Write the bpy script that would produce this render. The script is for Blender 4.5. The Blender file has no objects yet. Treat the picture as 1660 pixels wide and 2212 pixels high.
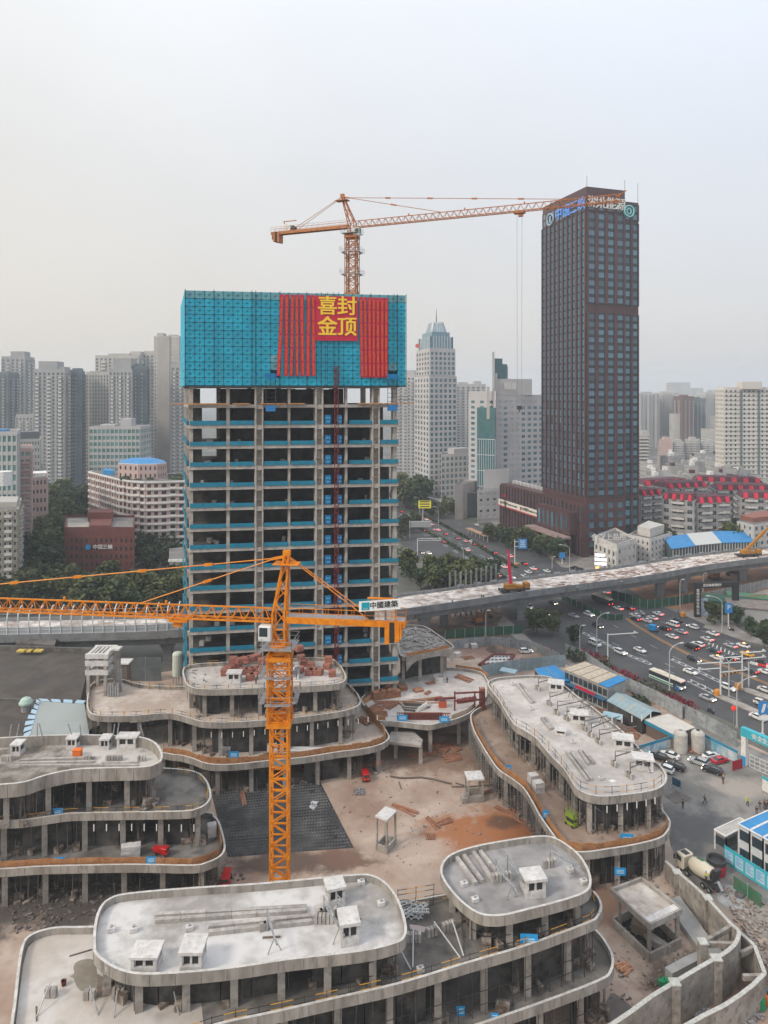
import bpy, bmesh, math, random
from mathutils import Vector, Matrix
RN = random.Random(11)
SC = bpy.context.scene
# ---------------------------------------------------------------- camera
F, CX, HY, HC = 1500.0, 830.0, 850.0, 72.0
cd = bpy.data.cameras.new('camera'); cam = bpy.data.objects.new('camera', cd)
SC.collection.objects.link(cam); SC.camera = cam
cam.location = (0, 0, HC); cam.rotation_euler = (math.pi/2, 0, 0)
cd.sensor_fit = 'HORIZONTAL'; cd.sensor_width = 36; cd.lens = 36*F/1660
cd.shift_y = -(1106-HY)/1660; cd.clip_start = .5; cd.clip_end = 12000
# ---------------------------------------------------------------- sky
SUN_EL, SUN_ROT = math.radians(38), math.radians(238)
W = bpy.data.worlds.new('World'); SC.world = W; W.use_nodes = True
nt = W.node_tree; nt.nodes.clear()
N = nt.nodes.new; Lk = nt.links.new
out = N('ShaderNodeOutputWorld'); bg = N('ShaderNodeBackground'); bg.inputs['Strength'].default_value = .1
sky = N('ShaderNodeTexSky'); sky.sky_type = 'NISHITA'; sky.sun_disc = False
sky.sun_elevation = SUN_EL; sky.sun_rotation = SUN_ROT; sky.air_density = 1.6; sky.dust_density = 5; sky.ozone_density = 1.5
tc = N('ShaderNodeTexCoord'); sx = N('ShaderNodeSeparateXYZ'); Lk(tc.outputs['Generated'], sx.inputs[0])
ra = N('ShaderNodeValToRGB'); Lk(sx.outputs['Z'], ra.inputs[0])      # overcast layer, brighter to the zenith
el = ra.color_ramp.elements
el[0].position = 0; el[0].color = (.575, .545, .515, 1)
el[1].position = 1; el[1].color = (1.05, 1.1, 1.18, 1)
for p_, c_ in ((.12, (.61, .595, .585)), (.3, (.64, .652, .675)), (.5, (.755, .79, .84))):
    e_ = el.new(p_); e_.color = (*c_, 1)
nz = N('ShaderNodeTexNoise'); nz.inputs['Scale'].default_value = 2.2; nz.inputs['Detail'].default_value = 4
Lk(tc.outputs['Generated'], nz.inputs['Vector'])
mr = N('ShaderNodeMapRange'); mr.inputs['To Min'].default_value = 8.7; mr.inputs['To Max'].default_value = 10.5
Lk(nz.outputs['Fac'], mr.inputs['Value'])
sc_ = N('ShaderNodeVectorMath'); sc_.operation = 'SCALE'; Lk(ra.outputs['Color'], sc_.inputs[0]); Lk(mr.outputs[0], sc_.inputs['Scale'])
mx = N('ShaderNodeMix'); mx.data_type = 'RGBA'; mx.inputs['Factor'].default_value = .86
Lk(sky.outputs['Color'], mx.inputs['A']); Lk(sc_.outputs[0], mx.inputs['B'])
wm = N('ShaderNodeMapRange'); wm.inputs['From Min'].default_value = -.7; wm.inputs['From Max'].default_value = .7; Lk(sx.outputs['X'],wm.inputs['Value'])   # warmer toward the sun's side
wc = N('ShaderNodeMix'); wc.data_type = 'RGBA'; wc.inputs['A'].default_value = (1.06,1.005,.92,1); wc.inputs['B'].default_value = (.95,.985,1.05,1); Lk(wm.outputs[0],wc.inputs['Factor'])
wx = N('ShaderNodeVectorMath'); wx.operation = 'MULTIPLY'; Lk(mx.outputs['Result'], wx.inputs[0]); Lk(wc.outputs['Result'], wx.inputs[1])
Lk(wx.outputs[0], bg.inputs['Color']); Lk(bg.outputs[0], out.inputs['Surface'])
# ---------------------------------------------------------------- sun behind the overcast
sl = bpy.data.lights.new('sun', 'SUN'); sl.energy = 1.5; sl.angle = math.radians(11); sl.color = (1, .91, .80)
so = bpy.data.objects.new('sun', sl); SC.collection.objects.link(so)
sd = Vector((math.sin(SUN_ROT)*math.cos(SUN_EL), math.cos(SUN_ROT)*math.cos(SUN_EL), math.sin(SUN_EL)))
so.rotation_euler = sd.to_track_quat('Z', 'Y').to_euler(); so.location = sd*300
vs = SC.view_settings; vs.view_transform = 'Standard'; vs.look = 'None'; vs.gamma = 1; vs.exposure = 0.5; vs.use_curve_mapping = False
cy = SC.cycles; cy.use_denoising = True; cy.max_bounces = 6; cy.diffuse_bounces = 3; cy.glossy_bounces = 2; cy.volume_bounces = 2
cy.transparent_max_bounces = 6; cy.sample_clamp_indirect = 4
# ---------------------------------------------------------------- coordinates: photo pixel on a plane of known height -> place in the world
CR = {'1': (0, 1782.7, 1.9206), '2': (810.3, 1782.7, 1.9535), '3': (0, 1377.5, 2.0486), '4': (702.3, 1323.5, 3.073),
      '5': (1026.4, 1377.5, 2.6198), '6': (1080.4, 1161.4, 2.864), '7': (0, 1188.5, 3.073), '8': (351.1, 594.2, 2.9267),
      'l': (0, 675.2, 3.413), 'w': (837.3, 621.2, 3.899), 'b': (1080.4, 378.1, 4.728), 'r': (1080.4, 783.3, 2.864),
      'm': (378.1, 783.3, 3.149), 'h': (837.3, 1026.4, 3.414), 'n': (1458.5, 1242.5, 8.189), 'y': (1404.5, 1539.6, 6.497),
      'f': (1323.5, 1836.7, 4.932), 't': (0, 1944.7, 6.146), 'c': (540.2, 1161.4, 5.461), 'k': (324.1, 1404.5, 3.615),
      'd': (0, 0, 1), 's': (583.4, 626.6, 6.402)}
def uv(c, x, y): a, b, s = CR[c]; return a+x/s, b+y/s
def gp(u, v, z=0.): d = F*(HC-z)/(v-HY); return Vector(((u-CX)*d/F, d, z))
def dp(u, v, d): return Vector(((u-CX)*d/F, d, HC-(v-HY)*d/F))
def G(c, x, y, z=0.): return gp(*uv(c, x, y), z)
def D(c, x, y, d): return dp(*uv(c, x, y), d)
def PL(c, pts, z): return [G(c, x, y, z) for x, y in pts]
# ---------------------------------------------------------------- objects
COL = SC.collection
def tag(o, label=None, cat=None, group=None, kind=None):
    if label: o['label'] = label
    if cat: o['category'] = cat
    if group: o['group'] = group
    if kind: o['kind'] = kind
    return o
def T(name, label, cat, loc=(0, 0, 0), group=None):
    o = bpy.data.objects.new(name, None); o.location = loc; o.empty_display_size = .5; COL.objects.link(o)
    return tag(o, label, cat, group)
def root_loc(p):
    while p.parent: p = p.parent
    return Vector(p.location)
KIDS = {}
def link(name, me, par):
    o = bpy.data.objects.new(name, me); COL.objects.link(o)
    if par is not None: o.parent = par; KIDS.setdefault(par.session_uid, []).append(o)
    return o
def inst(name, src, par, loc, rz=0):
    "another piece sharing the mesh of src, at a place local to its parent"
    o = link(name, src.data if hasattr(src, 'data') else src, par); o.location = loc
    if rz: o.rotation_euler.z = rz
    return o
def copy_tree(o, parent=None):
    c = o.copy(); COL.objects.link(c)
    if parent is not None: c.parent = parent; KIDS.setdefault(parent.session_uid, []).append(c)
    for ch in list(KIDS.get(o.session_uid, [])): copy_tree(ch, c)
    return c
def place(proto, loc, rz=0, label=None, group=None, sc=None):
    o = proto if not proto.get('used') else copy_tree(proto)
    proto['used'] = 1
    if 'used' in o and o is not proto: del o['used']
    o.location = loc; o.rotation_euler = (0, 0, rz)
    if sc: o.scale = (sc, sc, sc) if not hasattr(sc, '__len__') else sc
    if label: o['label'] = label
    if group: o['group'] = group
    return o
class B:
    "collects simple shapes and links them as ONE mesh object"
    def __init__(s): s.v = []; s.f = []
    def add(s, vs, fs): n = len(s.v); s.v += [tuple(v) for v in vs]; s.f += [tuple(i+n for i in f) for f in fs]; return s
    def hexa(s, p): return s.add(p, [(3, 2, 1, 0), (4, 5, 6, 7), (0, 1, 5, 4), (1, 2, 6, 5), (2, 3, 7, 6), (3, 0, 4, 7)])
    def box(s, c, d, rz=0):
        x, y, z = d[0]/2, d[1]/2, d[2]/2; ca, sa = math.cos(rz), math.sin(rz)
        return s.hexa([(c[0]+a*ca-b*sa, c[1]+a*sa+b*ca, c[2]+e) for e in (-z, z) for a, b in ((-x, -y), (x, -y), (x, y), (-x, y))])
    def base(s, c, d, rz=0): return s.box((c[0], c[1], c[2]+d[2]/2), d, rz)
    def bar(s, p, q, w, h=None):
        p, q = Vector(p), Vector(q); t = (q-p)
        if t.length < 1e-6: return s
        t.normalize(); up = Vector((0, 0, 1)) if abs(t.z) < .95 else Vector((1, 0, 0))
        a = t.cross(up).normalized()*w/2; b = a.cross(t).normalized()*(h or w)/2
        return s.hexa([o+i*a+j*b for o in (p, q) for i, j in ((-1, -1), (1, -1), (1, 1), (-1, 1))])
    def cyl(s, p, q, r, n=8, r2=None, cap=True):
        p, q = Vector(p), Vector(q); t = (q-p).normalized(); up = Vector((0, 0, 1)) if abs(t.z) < .95 else Vector((1, 0, 0))
        a = t.cross(up).normalized(); b = t.cross(a); r2 = r if r2 is None else r2
        vs = [o+rr*(math.cos(2*math.pi*i/n)*a+math.sin(2*math.pi*i/n)*b) for o, rr in ((p, r), (q, r2)) for i in range(n)]
        fs = [(i, (i+1) % n, n+(i+1) % n, n+i) for i in range(n)]
        if cap: fs += [tuple(range(n))[::-1], tuple(range(n, 2*n))]
        return s.add(vs, fs)
    def path(s, pts, r, n=6):
        for a, b in zip(pts, pts[1:]): s.cyl(a, b, r, n)
        return s
    def prism(s, poly, z0, z1, caps=3):
        n = len(poly); vs = [(p[0], p[1], z0) for p in poly]+[(p[0], p[1], z1) for p in poly]
        fs = [(i, (i+1) % n, n+(i+1) % n, n+i) for i in range(n)]
        if caps & 1: fs.append(tuple(range(n))[::-1])
        if caps & 2: fs.append(tuple(range(n, 2*n)))
        return s.add(vs, fs)
    def quad(s, a, b, c, d): return s.add([a, b, c, d], [(0, 1, 2, 3)])
    def lathe(s, c, prof, n=14):
        m = len(prof); vs = [(c[0]+r*math.cos(2*math.pi*i/n), c[1]+r*math.sin(2*math.pi*i/n), c[2]+z) for r, z in prof for i in range(n)]
        fs = [(j*n+i, j*n+(i+1) % n, (j+1)*n+(i+1) % n, (j+1)*n+i) for j in range(m-1) for i in range(n)]
        fs += [tuple(range(n))[::-1], tuple(range((m-1)*n, m*n))]
        return s.add(vs, fs)
    def put(s, name, mat, par=None, smooth=False, bevel=0, fix=True):
        off = root_loc(par) if par is not None else Vector((0, 0, 0))
        me = bpy.data.meshes.new(name)
        me.from_pydata([(a-off.x, b-off.y, c-off.z) for a, b, c in s.v], [], s.f)
        if fix:
            bm = bmesh.new(); bm.from_mesh(me); bmesh.ops.recalc_face_normals(bm, faces=bm.faces)
            if bevel: bmesh.ops.bevel(bm, geom=[e for e in bm.edges], offset=bevel, segments=1, affect='EDGES', clamp_overlap=True)
            bm.to_mesh(me); bm.free()
        if smooth: me.polygons.foreach_set('use_smooth', [True]*len(me.polygons))
        me.materials.append(mat)
        return link(name, me, par)
# ---------------------------------------------------------------- materials
MT = {}
def mat(name,c,c2=None,scale=.4,rough=.85,metal=0,bump=0,emit=None,detail=6,rnd=0,c3=None,s3=4,lo=.4,hi=.62,spec=None,stretch=None,alpha=None):
    if name in MT: return MT[name]
    m = bpy.data.materials.new(name); m.use_nodes = True; t = m.node_tree; b = t.nodes['Principled BSDF']; L = t.links.new
    b.inputs['Roughness'].default_value = rough; b.inputs['Metallic'].default_value = metal
    if spec is not None: b.inputs['Specular IOR Level'].default_value = spec
    b.inputs['Base Color'].default_value = (*c, 1)
    if c2 or bump:
        g = t.nodes.new('ShaderNodeNewGeometry'); vec = g.outputs['Position']
        if stretch:
            mp = t.nodes.new('ShaderNodeMapping'); mp.inputs['Scale'].default_value = stretch; L(vec, mp.inputs[0]); vec = mp.outputs[0]
        n = t.nodes.new('ShaderNodeTexNoise'); n.inputs['Scale'].default_value = scale; n.inputs['Detail'].default_value = detail; n.inputs['Roughness'].default_value = .62
        L(vec, n.inputs['Vector'])
    col = None
    if c2:
        r = t.nodes.new('ShaderNodeValToRGB'); L(n.outputs['Fac'], r.inputs[0]); e = r.color_ramp.elements
        e[0].position = lo; e[0].color = (*c, 1); e[1].position = hi; e[1].color = (*c2, 1); col = r.outputs['Color']
    if c3:
        n3 = t.nodes.new('ShaderNodeTexNoise'); n3.inputs['Scale'].default_value = s3; n3.inputs['Detail'].default_value = 5; L(vec,n3.inputs['Vector'])
        r3 = t.nodes.new('ShaderNodeValToRGB'); L(n3.outputs['Fac'],r3.inputs[0]); r3.color_ramp.elements[0].position = .5; r3.color_ramp.elements[1].position = .72
        x = t.nodes.new('ShaderNodeMix'); x.data_type = 'RGBA'; L(r3.outputs['Color'],x.inputs['Factor']); L(col,x.inputs['A']); x.inputs['B'].default_value = (*c3,1); col = x.outputs['Result']
    if rnd:
        oi = t.nodes.new('ShaderNodeObjectInfo'); mr = t.nodes.new('ShaderNodeMapRange'); L(oi.outputs['Random'], mr.inputs['Value'])
        mr.inputs['To Min'].default_value = 1-rnd; mr.inputs['To Max'].default_value = 1+rnd
        v = t.nodes.new('ShaderNodeVectorMath'); v.operation = 'SCALE'; L(mr.outputs[0], v.inputs['Scale'])
        if col: L(col, v.inputs[0])
        else: v.inputs[0].default_value = c
        col = v.outputs[0]
    if col: L(col, b.inputs['Base Color'])
    if bump:
        bn = t.nodes.new('ShaderNodeBump'); bn.inputs['Strength'].default_value = bump; bn.inputs['Distance'].default_value = .05
        n4 = t.nodes.new('ShaderNodeTexNoise'); n4.inputs['Scale'].default_value = scale*9; n4.inputs['Detail'].default_value = 4; L(vec,n4.inputs['Vector'])
        L(n4.outputs['Fac'], bn.inputs['Height']); L(bn.outputs[0], b.inputs['Normal'])
    if emit:
        b.inputs['Emission Color'].default_value = (*emit[:3], 1); b.inputs['Emission Strength'].default_value = emit[3]
    if alpha is not None: b.inputs['Alpha'].default_value = alpha
    MT[name] = m
    return m
CONC = mat('concrete', (.26, .232, .205), (.40, .37, .335), .35, bump=.3, c3=(.22, .20, .18), s3=1.6)
CONCD = mat('concrete_grey', (.075, .068, .062), (.135, .124, .114), .3, bump=.3, c3=(.15, .145, .14), s3=1.1)  # grey concrete darkened so soffits carry underside shade in their colour
CONCW = mat('screed_pale', (.30, .28, .26), (.58, .565, .55), .055, bump=.2, c3=(.40, .385, .37), s3=.5, lo=.45, hi=.53)
FASC = mat('fascia_concrete', (.245, .222, .195), (.36, .33, .295), .5, bump=.2, c3=(.17, .155, .14), s3=1.6, stretch=(1, 1, .25))
DECKP = mat('deck_pink_concrete', (.38, .305, .255), (.54, .475, .42), .16, bump=.2, c3=(.36, .29, .24), s3=1.2)
DECKG = mat('deck_grey_screed', (.10, .09, .08), (.205, .188, .17), .2, bump=.15, c3=(.065, .06, .055), s3=.5)
ROOFG = mat('roof_grey_screed', (.23, .22, .215), (.35, .335, .33), .2, bump=.15, c3=(.18, .17, .165), s3=.5)
DECKW = mat('deck_white_screed', (.40, .365, .34), (.56, .52, .49), .2, bump=.15, c3=(.38, .35, .32), s3=1)
INNER = mat('shaded_blockwork', (.035, .032, .030), (.095, .088, .08), .3, c3=(.018, .018, .018), s3=.7)  # blockwork darkened so the interior gloom sits in its colour
STEEL = mat('galvanised_steel', (.33, .34, .35), (.45, .46, .47), 2, rough=.5, metal=.5)
DARKST = mat('dark_steel', (.035, .035, .037), rough=.6)
WHITE = mat('white_plaster', (.68, .66, .63), (.78, .77, .75), .6, c3=(.55, .52, .48), s3=2)
YEL = mat('crane_orange', (.74, .255, .006), (.60, .17, .005), 1.2, rough=.45, spec=.4)
YELD = mat('crane_rust_orange', (.42, .14, .02), (.30, .085, .015), 1.2, rough=.5)
CYAN = mat('cyan_mesh_sheet', (.0, .43, .62), (.0, .36, .54), .25, rough=.6, rnd=.10)
NETB = mat('blue_safety_net', (.0, .145, .235), (.0, .19, .29), .8, rough=.7)
BLUE = mat('blue_roof_sheet', (.015, .19, .46), (.03, .24, .5), .5, rough=.45)
SIGNB = mat('blue_sign', (.01, .28, .62), rough=.5)
TEAL = mat('teal_board', (.03, .37, .47), (.05, .42, .5), .4, rough=.5)
RED = mat('banner_red', (.52, .006, .04), (.44, .005, .035), .6, rough=.7)
GOLD = mat('banner_yellow', (.85, .55, .03), rough=.6)
ORG = mat('banner_orange', (.70, .085, .02), rough=.6)
REDP = mat('red_paint', (.5, .012, .012), rough=.4)
REDST = mat('red_hoist_steel', (.13, .008, .014), rough=.6)
NETO = mat('brown_mesh_net', (.34, .15, .055), (.42, .21, .09), .7, c3=(.22, .10, .05), s3=2)
WOOD = mat('formwork_timber', (.25, .105, .06), (.34, .17, .10), 1.3, rnd=.2)
BRICKM = mat('brick_bundle', (.24, .085, .06), (.33, .14, .10), 2.5, rnd=.22)
ASPH = mat('asphalt', (.047, .048, .052), (.066, .066, .068), .15, rough=.8, c3=(.085, .083, .08), s3=.05, bump=.1)
PAVE = mat('pavement_slabs', (.20, .18, .165), (.27, .25, .23), .4)
PAINTW = mat('road_paint_white', (.55, .55, .54), (.38, .38, .37), 1.2)
PAINTY = mat('road_paint_orange', (.52, .24, .05), (.40, .20, .06), 1.2)
GLASS = mat('dark_glass', (.03, .045, .055), rough=.12, spec=.8)
GLASSB = mat('blue_glass', (.07, .15, .18), rough=.12, spec=.9, rnd=.3)
TYRE = mat('tyre_rubber', (.015, .015, .016), rough=.8)
LAMPW = mat('lit_headlamp', (.9, .85, .75), emit=(1, .88, .7, 4))
LAMPR = mat('lit_tail_lamp', (.6, .02, .02), emit=(1, .03, .02, 4.5))
LAMPOFF = mat('tail_lamp', (.3, .012, .012), rough=.3)
LENS = mat('clear_lamp', (.6, .6, .6), rough=.2)
TREEL = mat('leaf_green', (.035, .05, .016), (.10, .115, .03), .7, rough=.75, rnd=.3)
TREED = mat('leaf_dark_green', (.016, .036, .014), (.055, .08, .028), .6, rough=.75, rnd=.3)
BARK = mat('bark', (.08, .06, .045), (.13, .10, .08), 2)
REDLEAF = mat('red_foliage', (.16, .012, .03), (.24, .03, .05), .8)
TMP = bpy.data.scenes.new('workshop')
def evald(ob):
    "the finished mesh of an object, worked out in a scene of its own (fast)"
    TMP.collection.objects.link(ob); vl = TMP.view_layers[0]; vl.update()
    me = bpy.data.meshes.new_from_object(ob.evaluated_get(vl.depsgraph)); return me
def text(body, size, m, par, o, xd, yd, name='lettering', ext=.05, bold=0, align='CENTER', lh=1.0):
    cu = bpy.data.curves.new(name, 'FONT'); cu.body = body; cu.size = size; cu.extrude = ext
    cu.align_x = align; cu.align_y = 'CENTER'; cu.resolution_u = 2; cu.space_line = lh
    ob = bpy.data.objects.new(name, cu); me = evald(ob); bpy.data.objects.remove(ob); bpy.data.curves.remove(cu)
    if bold:                                                              # thicker strokes: the glyph again, shifted a little each way
        vs = [v.co.copy() for v in me.vertices]; fs = [tuple(p.vertices) for p in me.polygons]; n = len(vs); V, F_ = [], []
        for k,(dx,dy) in enumerate(((0,0),(-1,-.6),(1,.6),(-1,.6),(1,-.6))): V += [v+Vector((dx*bold,dy*bold,.003*k)) for v in vs]; F_ += [tuple(i+n*k for i in f) for f in fs]
        bpy.data.meshes.remove(me); me = bpy.data.meshes.new(name); me.from_pydata(V, [], F_)
    xd = Vector(xd).normalized(); yd = Vector(yd).normalized(); zd = xd.cross(yd)
    mw = Matrix((( xd.x, yd.x, zd.x, o[0]), (xd.y, yd.y, zd.y, o[1]), (xd.z, yd.z, zd.z, o[2]), (0, 0, 0, 1)))
    me.transform(Matrix.Translation(-root_loc(par)) @ mw if par is not None else mw)
    me.materials.clear(); me.materials.append(m)
    return link(name, me, par)
UP = Vector((0, 0, 1))
def smooth(poly, n=3, closed=True):
    out = []; k = len(poly)
    for i in range(k if closed else k-1):
        p0,p1,p2,p3 = (poly[(i-1) % k],poly[i],poly[(i+1) % k],poly[(i+2) % k]) if closed else (poly[max(i-1,0)],poly[i],poly[i+1],poly[min(i+2,k-1)])
        for j in range(n):
            t = j/n; out.append(.5*((2*p1)+(-p0+p2)*t+(2*p0-5*p1+4*p2-p3)*t*t+(-p0+3*p1-3*p2+p3)*t**3))
    if not closed: out.append(poly[-1].copy())
    return out
def area2(p): return sum(a.x*b.y-b.x*a.y for a, b in zip(p, p[1:]+p[:1]))
def offset(poly, d):
    "shift a closed polygon inwards by d"
    s = 1 if area2(poly) > 0 else -1; out = []; k = len(poly)
    for i in range(k):
        t = (poly[(i+1) % k]-poly[i-1]); t.z = 0
        if t.length < 1e-6: t = Vector((1, 0, 0))
        t.normalize(); out.append(Vector((poly[i].x-s*t.y*d, poly[i].y+s*t.x*d, poly[i].z)))
    return out
def resample(pts, step, closed=True):
    P = list(pts)+([pts[0]] if closed else []); out = [P[0].copy()]; need = step
    for a, b in zip(P, P[1:]):
        L = (b-a).length; pos = 0
        while L-pos >= need: pos += need; out.append(a.lerp(b, pos/L)); need = step
        need -= L-pos
    return out
def in_poly(p, poly):
    c = False; j = len(poly)-1
    for i in range(len(poly)):
        a, b = poly[i], poly[j]
        if (a.y > p.y) != (b.y > p.y) and p.x < (b.x-a.x)*(p.y-a.y)/(b.y-a.y)+a.x: c = not c
        j = i
    return c

def stains_and_shade(m, L):
    "blotches of soil and of shade put into the colour round given places"
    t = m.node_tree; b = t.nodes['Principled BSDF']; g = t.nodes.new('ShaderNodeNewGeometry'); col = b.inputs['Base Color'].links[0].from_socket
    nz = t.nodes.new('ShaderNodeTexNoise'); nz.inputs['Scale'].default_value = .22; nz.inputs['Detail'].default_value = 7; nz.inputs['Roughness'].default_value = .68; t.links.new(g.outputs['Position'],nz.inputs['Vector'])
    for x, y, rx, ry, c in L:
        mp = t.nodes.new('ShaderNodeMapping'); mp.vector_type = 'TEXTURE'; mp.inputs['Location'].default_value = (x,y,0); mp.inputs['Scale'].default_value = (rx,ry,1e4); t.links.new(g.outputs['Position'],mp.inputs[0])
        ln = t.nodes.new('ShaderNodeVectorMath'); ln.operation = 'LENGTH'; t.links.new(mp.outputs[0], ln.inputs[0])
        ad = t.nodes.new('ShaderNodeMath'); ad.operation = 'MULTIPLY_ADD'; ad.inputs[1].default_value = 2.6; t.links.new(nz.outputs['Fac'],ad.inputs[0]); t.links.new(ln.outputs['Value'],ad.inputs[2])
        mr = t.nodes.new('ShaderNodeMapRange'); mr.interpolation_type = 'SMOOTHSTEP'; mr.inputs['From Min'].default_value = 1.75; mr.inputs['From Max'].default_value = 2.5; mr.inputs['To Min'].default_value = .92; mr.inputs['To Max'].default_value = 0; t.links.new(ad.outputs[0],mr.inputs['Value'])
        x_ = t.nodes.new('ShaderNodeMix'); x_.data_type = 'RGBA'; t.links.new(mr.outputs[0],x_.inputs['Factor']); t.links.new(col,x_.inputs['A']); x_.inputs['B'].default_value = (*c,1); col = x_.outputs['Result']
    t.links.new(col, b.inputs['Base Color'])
def rubble(name, poly, z, n, m, par=None, smin=.06, smax=.4, seed=1):
    r = random.Random(seed); b = B(); x0, x1 = min(p.x for p in poly), max(p.x for p in poly); y0, y1 = min(p.y for p in poly), max(p.y for p in poly)
    for k in range(n*4):
        p = Vector((r.uniform(x0, x1), r.uniform(y0, y1), 0))
        if len(b.f) >= n*6: break
        if not in_poly(p, poly): continue
        s = smin+(smax-smin)*r.random()**3; b.base((p.x, p.y, z), (s*r.uniform(.5, 2.4), s*r.uniform(.4, 1.2), s*r.uniform(.2, .7)), r.random()*3)
    o = b.put(name, m, par); o['kind'] = 'stuff'; return o
# ================================================================ SETTING
def sheet(name, poly, z, m, par=None, kind='structure'):
    o = B().add([(p.x, p.y, z) for p in poly], [tuple(range(len(poly)))]).put(name, m, par)
    if par is None: o['kind'] = kind
    if o.data.polygons[0].normal.z < 0: o.data.flip_normals()
    return o
def ring(name, o2, z0, z1, m, par=None):
    return B().prism(o2, z0, z1).put(name, m, par)
GROUND = mat('city_ground', (.085, .082, .075), (.17, .16, .145), .02, c3=(.05, .065, .04), s3=.05)
SITE = mat('site_concrete', (.28, .185, .135), (.47, .375, .305), .07, bump=.25, c3=(.36, .26, .20), s3=.3, lo=.36, hi=.6)
YARD = mat('yard_concrete', (.15, .145, .135), (.26, .245, .225), .09, bump=.2, c3=(.11, .105, .10), s3=.3)
CLAY = mat('clay_soil', (.30, .105, .035), (.42, .20, .09), .22, bump=.4, c3=(.12, .06, .035), s3=.6)
SOIL = mat('dark_soil', (.10, .065, .05), (.21, .14, .105), .3, bump=.4, c3=(.055, .04, .035), s3=.8)
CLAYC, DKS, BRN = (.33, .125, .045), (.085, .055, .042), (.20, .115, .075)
def st(c, x, y, rx, ry, col): p = G(c, x, y); return p.x, p.y, rx, ry, col
stains_and_shade(SITE,[st('4',700,930,17,9,(.21,.135,.095)),st('4',1180,1000,7,12,(.19,.12,.085)),st('4',1000,1480,11,6,CLAYC),st('4',1250,1390,9,6,CLAYC),st('4',1200,1390,3.5,2.2,(.13,.065,.04)),st('d',620,1865,11,3.6,DKS),st('d',760,1850,6,3,(.16,.09,.065)),st('d',200,1950,22,8,(.05,.045,.04)),st('4',520,1560,8,3,(.42,.33,.27)),st('f',900,1650,6,4,BRN),st('d',1560,2120,10,5,DKS),st('d',1300,1950,6,5,BRN),st('5',700,330,14,16,(.15,.09,.065)),st('4',1100,250,12,7,(.22,.13,.10))])  # first blotch is brown ground plus the link deck's shade put into its colour
stains_and_shade(YARD, [st('y', 600, 1650, 9, 7, (.095, .095, .095)), st('y', 1300, 1050, 7, 4, (.33, .29, .25)), st('f', 1350, 700, 8, 6, (.27, .25, .22))])
sheet('ground', [Vector((-2900, -250, 0)), Vector((2900, -250, 0)), Vector((2900, 4400, 0)), Vector((-2900, 4400, 0))], 0, GROUND)
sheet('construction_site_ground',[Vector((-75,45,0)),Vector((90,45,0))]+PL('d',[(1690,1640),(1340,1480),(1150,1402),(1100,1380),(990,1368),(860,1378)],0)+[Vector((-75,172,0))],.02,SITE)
sheet('site_yard',PL('d',[(1445,1590),(1500,1560),(1700,1650),(1900,1900),(1700,2060),(1560,1960),(1480,1890),(1450,1830),(1425,1700)],0),.04,YARD)
sheet('soil_under_flyover',PL('d',[(1330,1262),(1720,1205),(1720,1268),(1500,1322),(1400,1305)],0),.03,mat('excavated_soil',(.22,.11,.055),(.12,.07,.05),.09,bump=.4,c3=(.33,.15,.06),s3=.12))
sheet('soil_by_pier', PL('d', [(870, 1335), (1120, 1300), (1160, 1335), (1150, 1372), (1000, 1380), (870, 1380)], 0), .03, SOIL)
sheet('sand_lot', PL('d', [(1440, 1335), (1700, 1262), (1700, 1330), (1620, 1340), (1530, 1350), (1480, 1345)], 0), .035, PAVE)
road = sheet('road',PL('d',[(855,1085),(855,1165),(900,1205),(985,1240),(1060,1285),(1105,1340),(1150,1394),(1240,1432),(1340,1466),(1450,1506),(1560,1552),(1720,1630),(1720,1428),(1620,1392),(1530,1352),(1470,1325),(1400,1300),(1345,1262),(1300,1235),(1215,1222),(1130,1178),(1040,1140),(960,1112),(900,1085)],0),.05,ASPH)
def pave(name, c, pts, h=.14, m=PAVE):
    o = B().prism(PL(c, pts, 0), 0, .05+h).put(name, m); o['kind'] = 'structure'; return o
pave('pavement', 'n', [(560, 870), (700, 830), (1060, 900), (1300, 1060), (1700, 1210), (1700, 1290), (1060, 1110), (760, 1010), (500, 930)])
pave('pavement','d',[(1215,1226),(1175,1192),(1120,1160),(1060,1128),(1000,1104),(1010,1100),(1100,1128),(1200,1170),(1290,1205),(1300,1232)])
pave('pavement', 'd', [(1088, 1330), (1160, 1396), (1260, 1436), (1360, 1472), (1440, 1500), (1430, 1508), (1330, 1480), (1140, 1400), (1075, 1350)])
pave('traffic_island', 'n', [(1190, 2010), (1300, 2010), (1700, 2150), (1700, 2230), (1240, 2070)], .2, CONC)
pave('traffic_island', 'n', [(700, 2150), (820, 2130), (1260, 2300), (1560, 2440), (1700, 2540), (1600, 2540), (1100, 2330)], .2, CONC)
def stripe(pts, w, m, z=.054, dash=None, name='lane_marking'):
    b = B(); P = resample(pts, .5, False) if dash else pts
    if dash:
        on, off = dash; k = 0
        segs = []
        while k < len(P)-1: segs.append((P[k], P[min(len(P)-1, k+int(on*2))])); k += int((on+off)*2)
    else: segs = list(zip(P, P[1:]))
    for p, q in segs:
        d = (q-p); d.z = 0
        if d.length < .01: continue
        d.normalize(); n = Vector((-d.y, d.x, 0))*w/2
        b.add([(v.x, v.y, z) for v in (p-n, q-n, q+n, p+n)], [(0, 1, 2, 3)])
    o = b.put(name, m, road)
    return o
CL = PL('6', [(780, 500), (830, 540), (900, 582), (1000, 640), (1100, 692), (1200, 742), (1300, 775), (1400, 800), (1500, 848), (1700, 925)], 0)
stripe(CL, .35, PAINTY)
stripe([p+Vector((.7, .3, 0)) for p in CL], .25, PAINTY)
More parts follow.
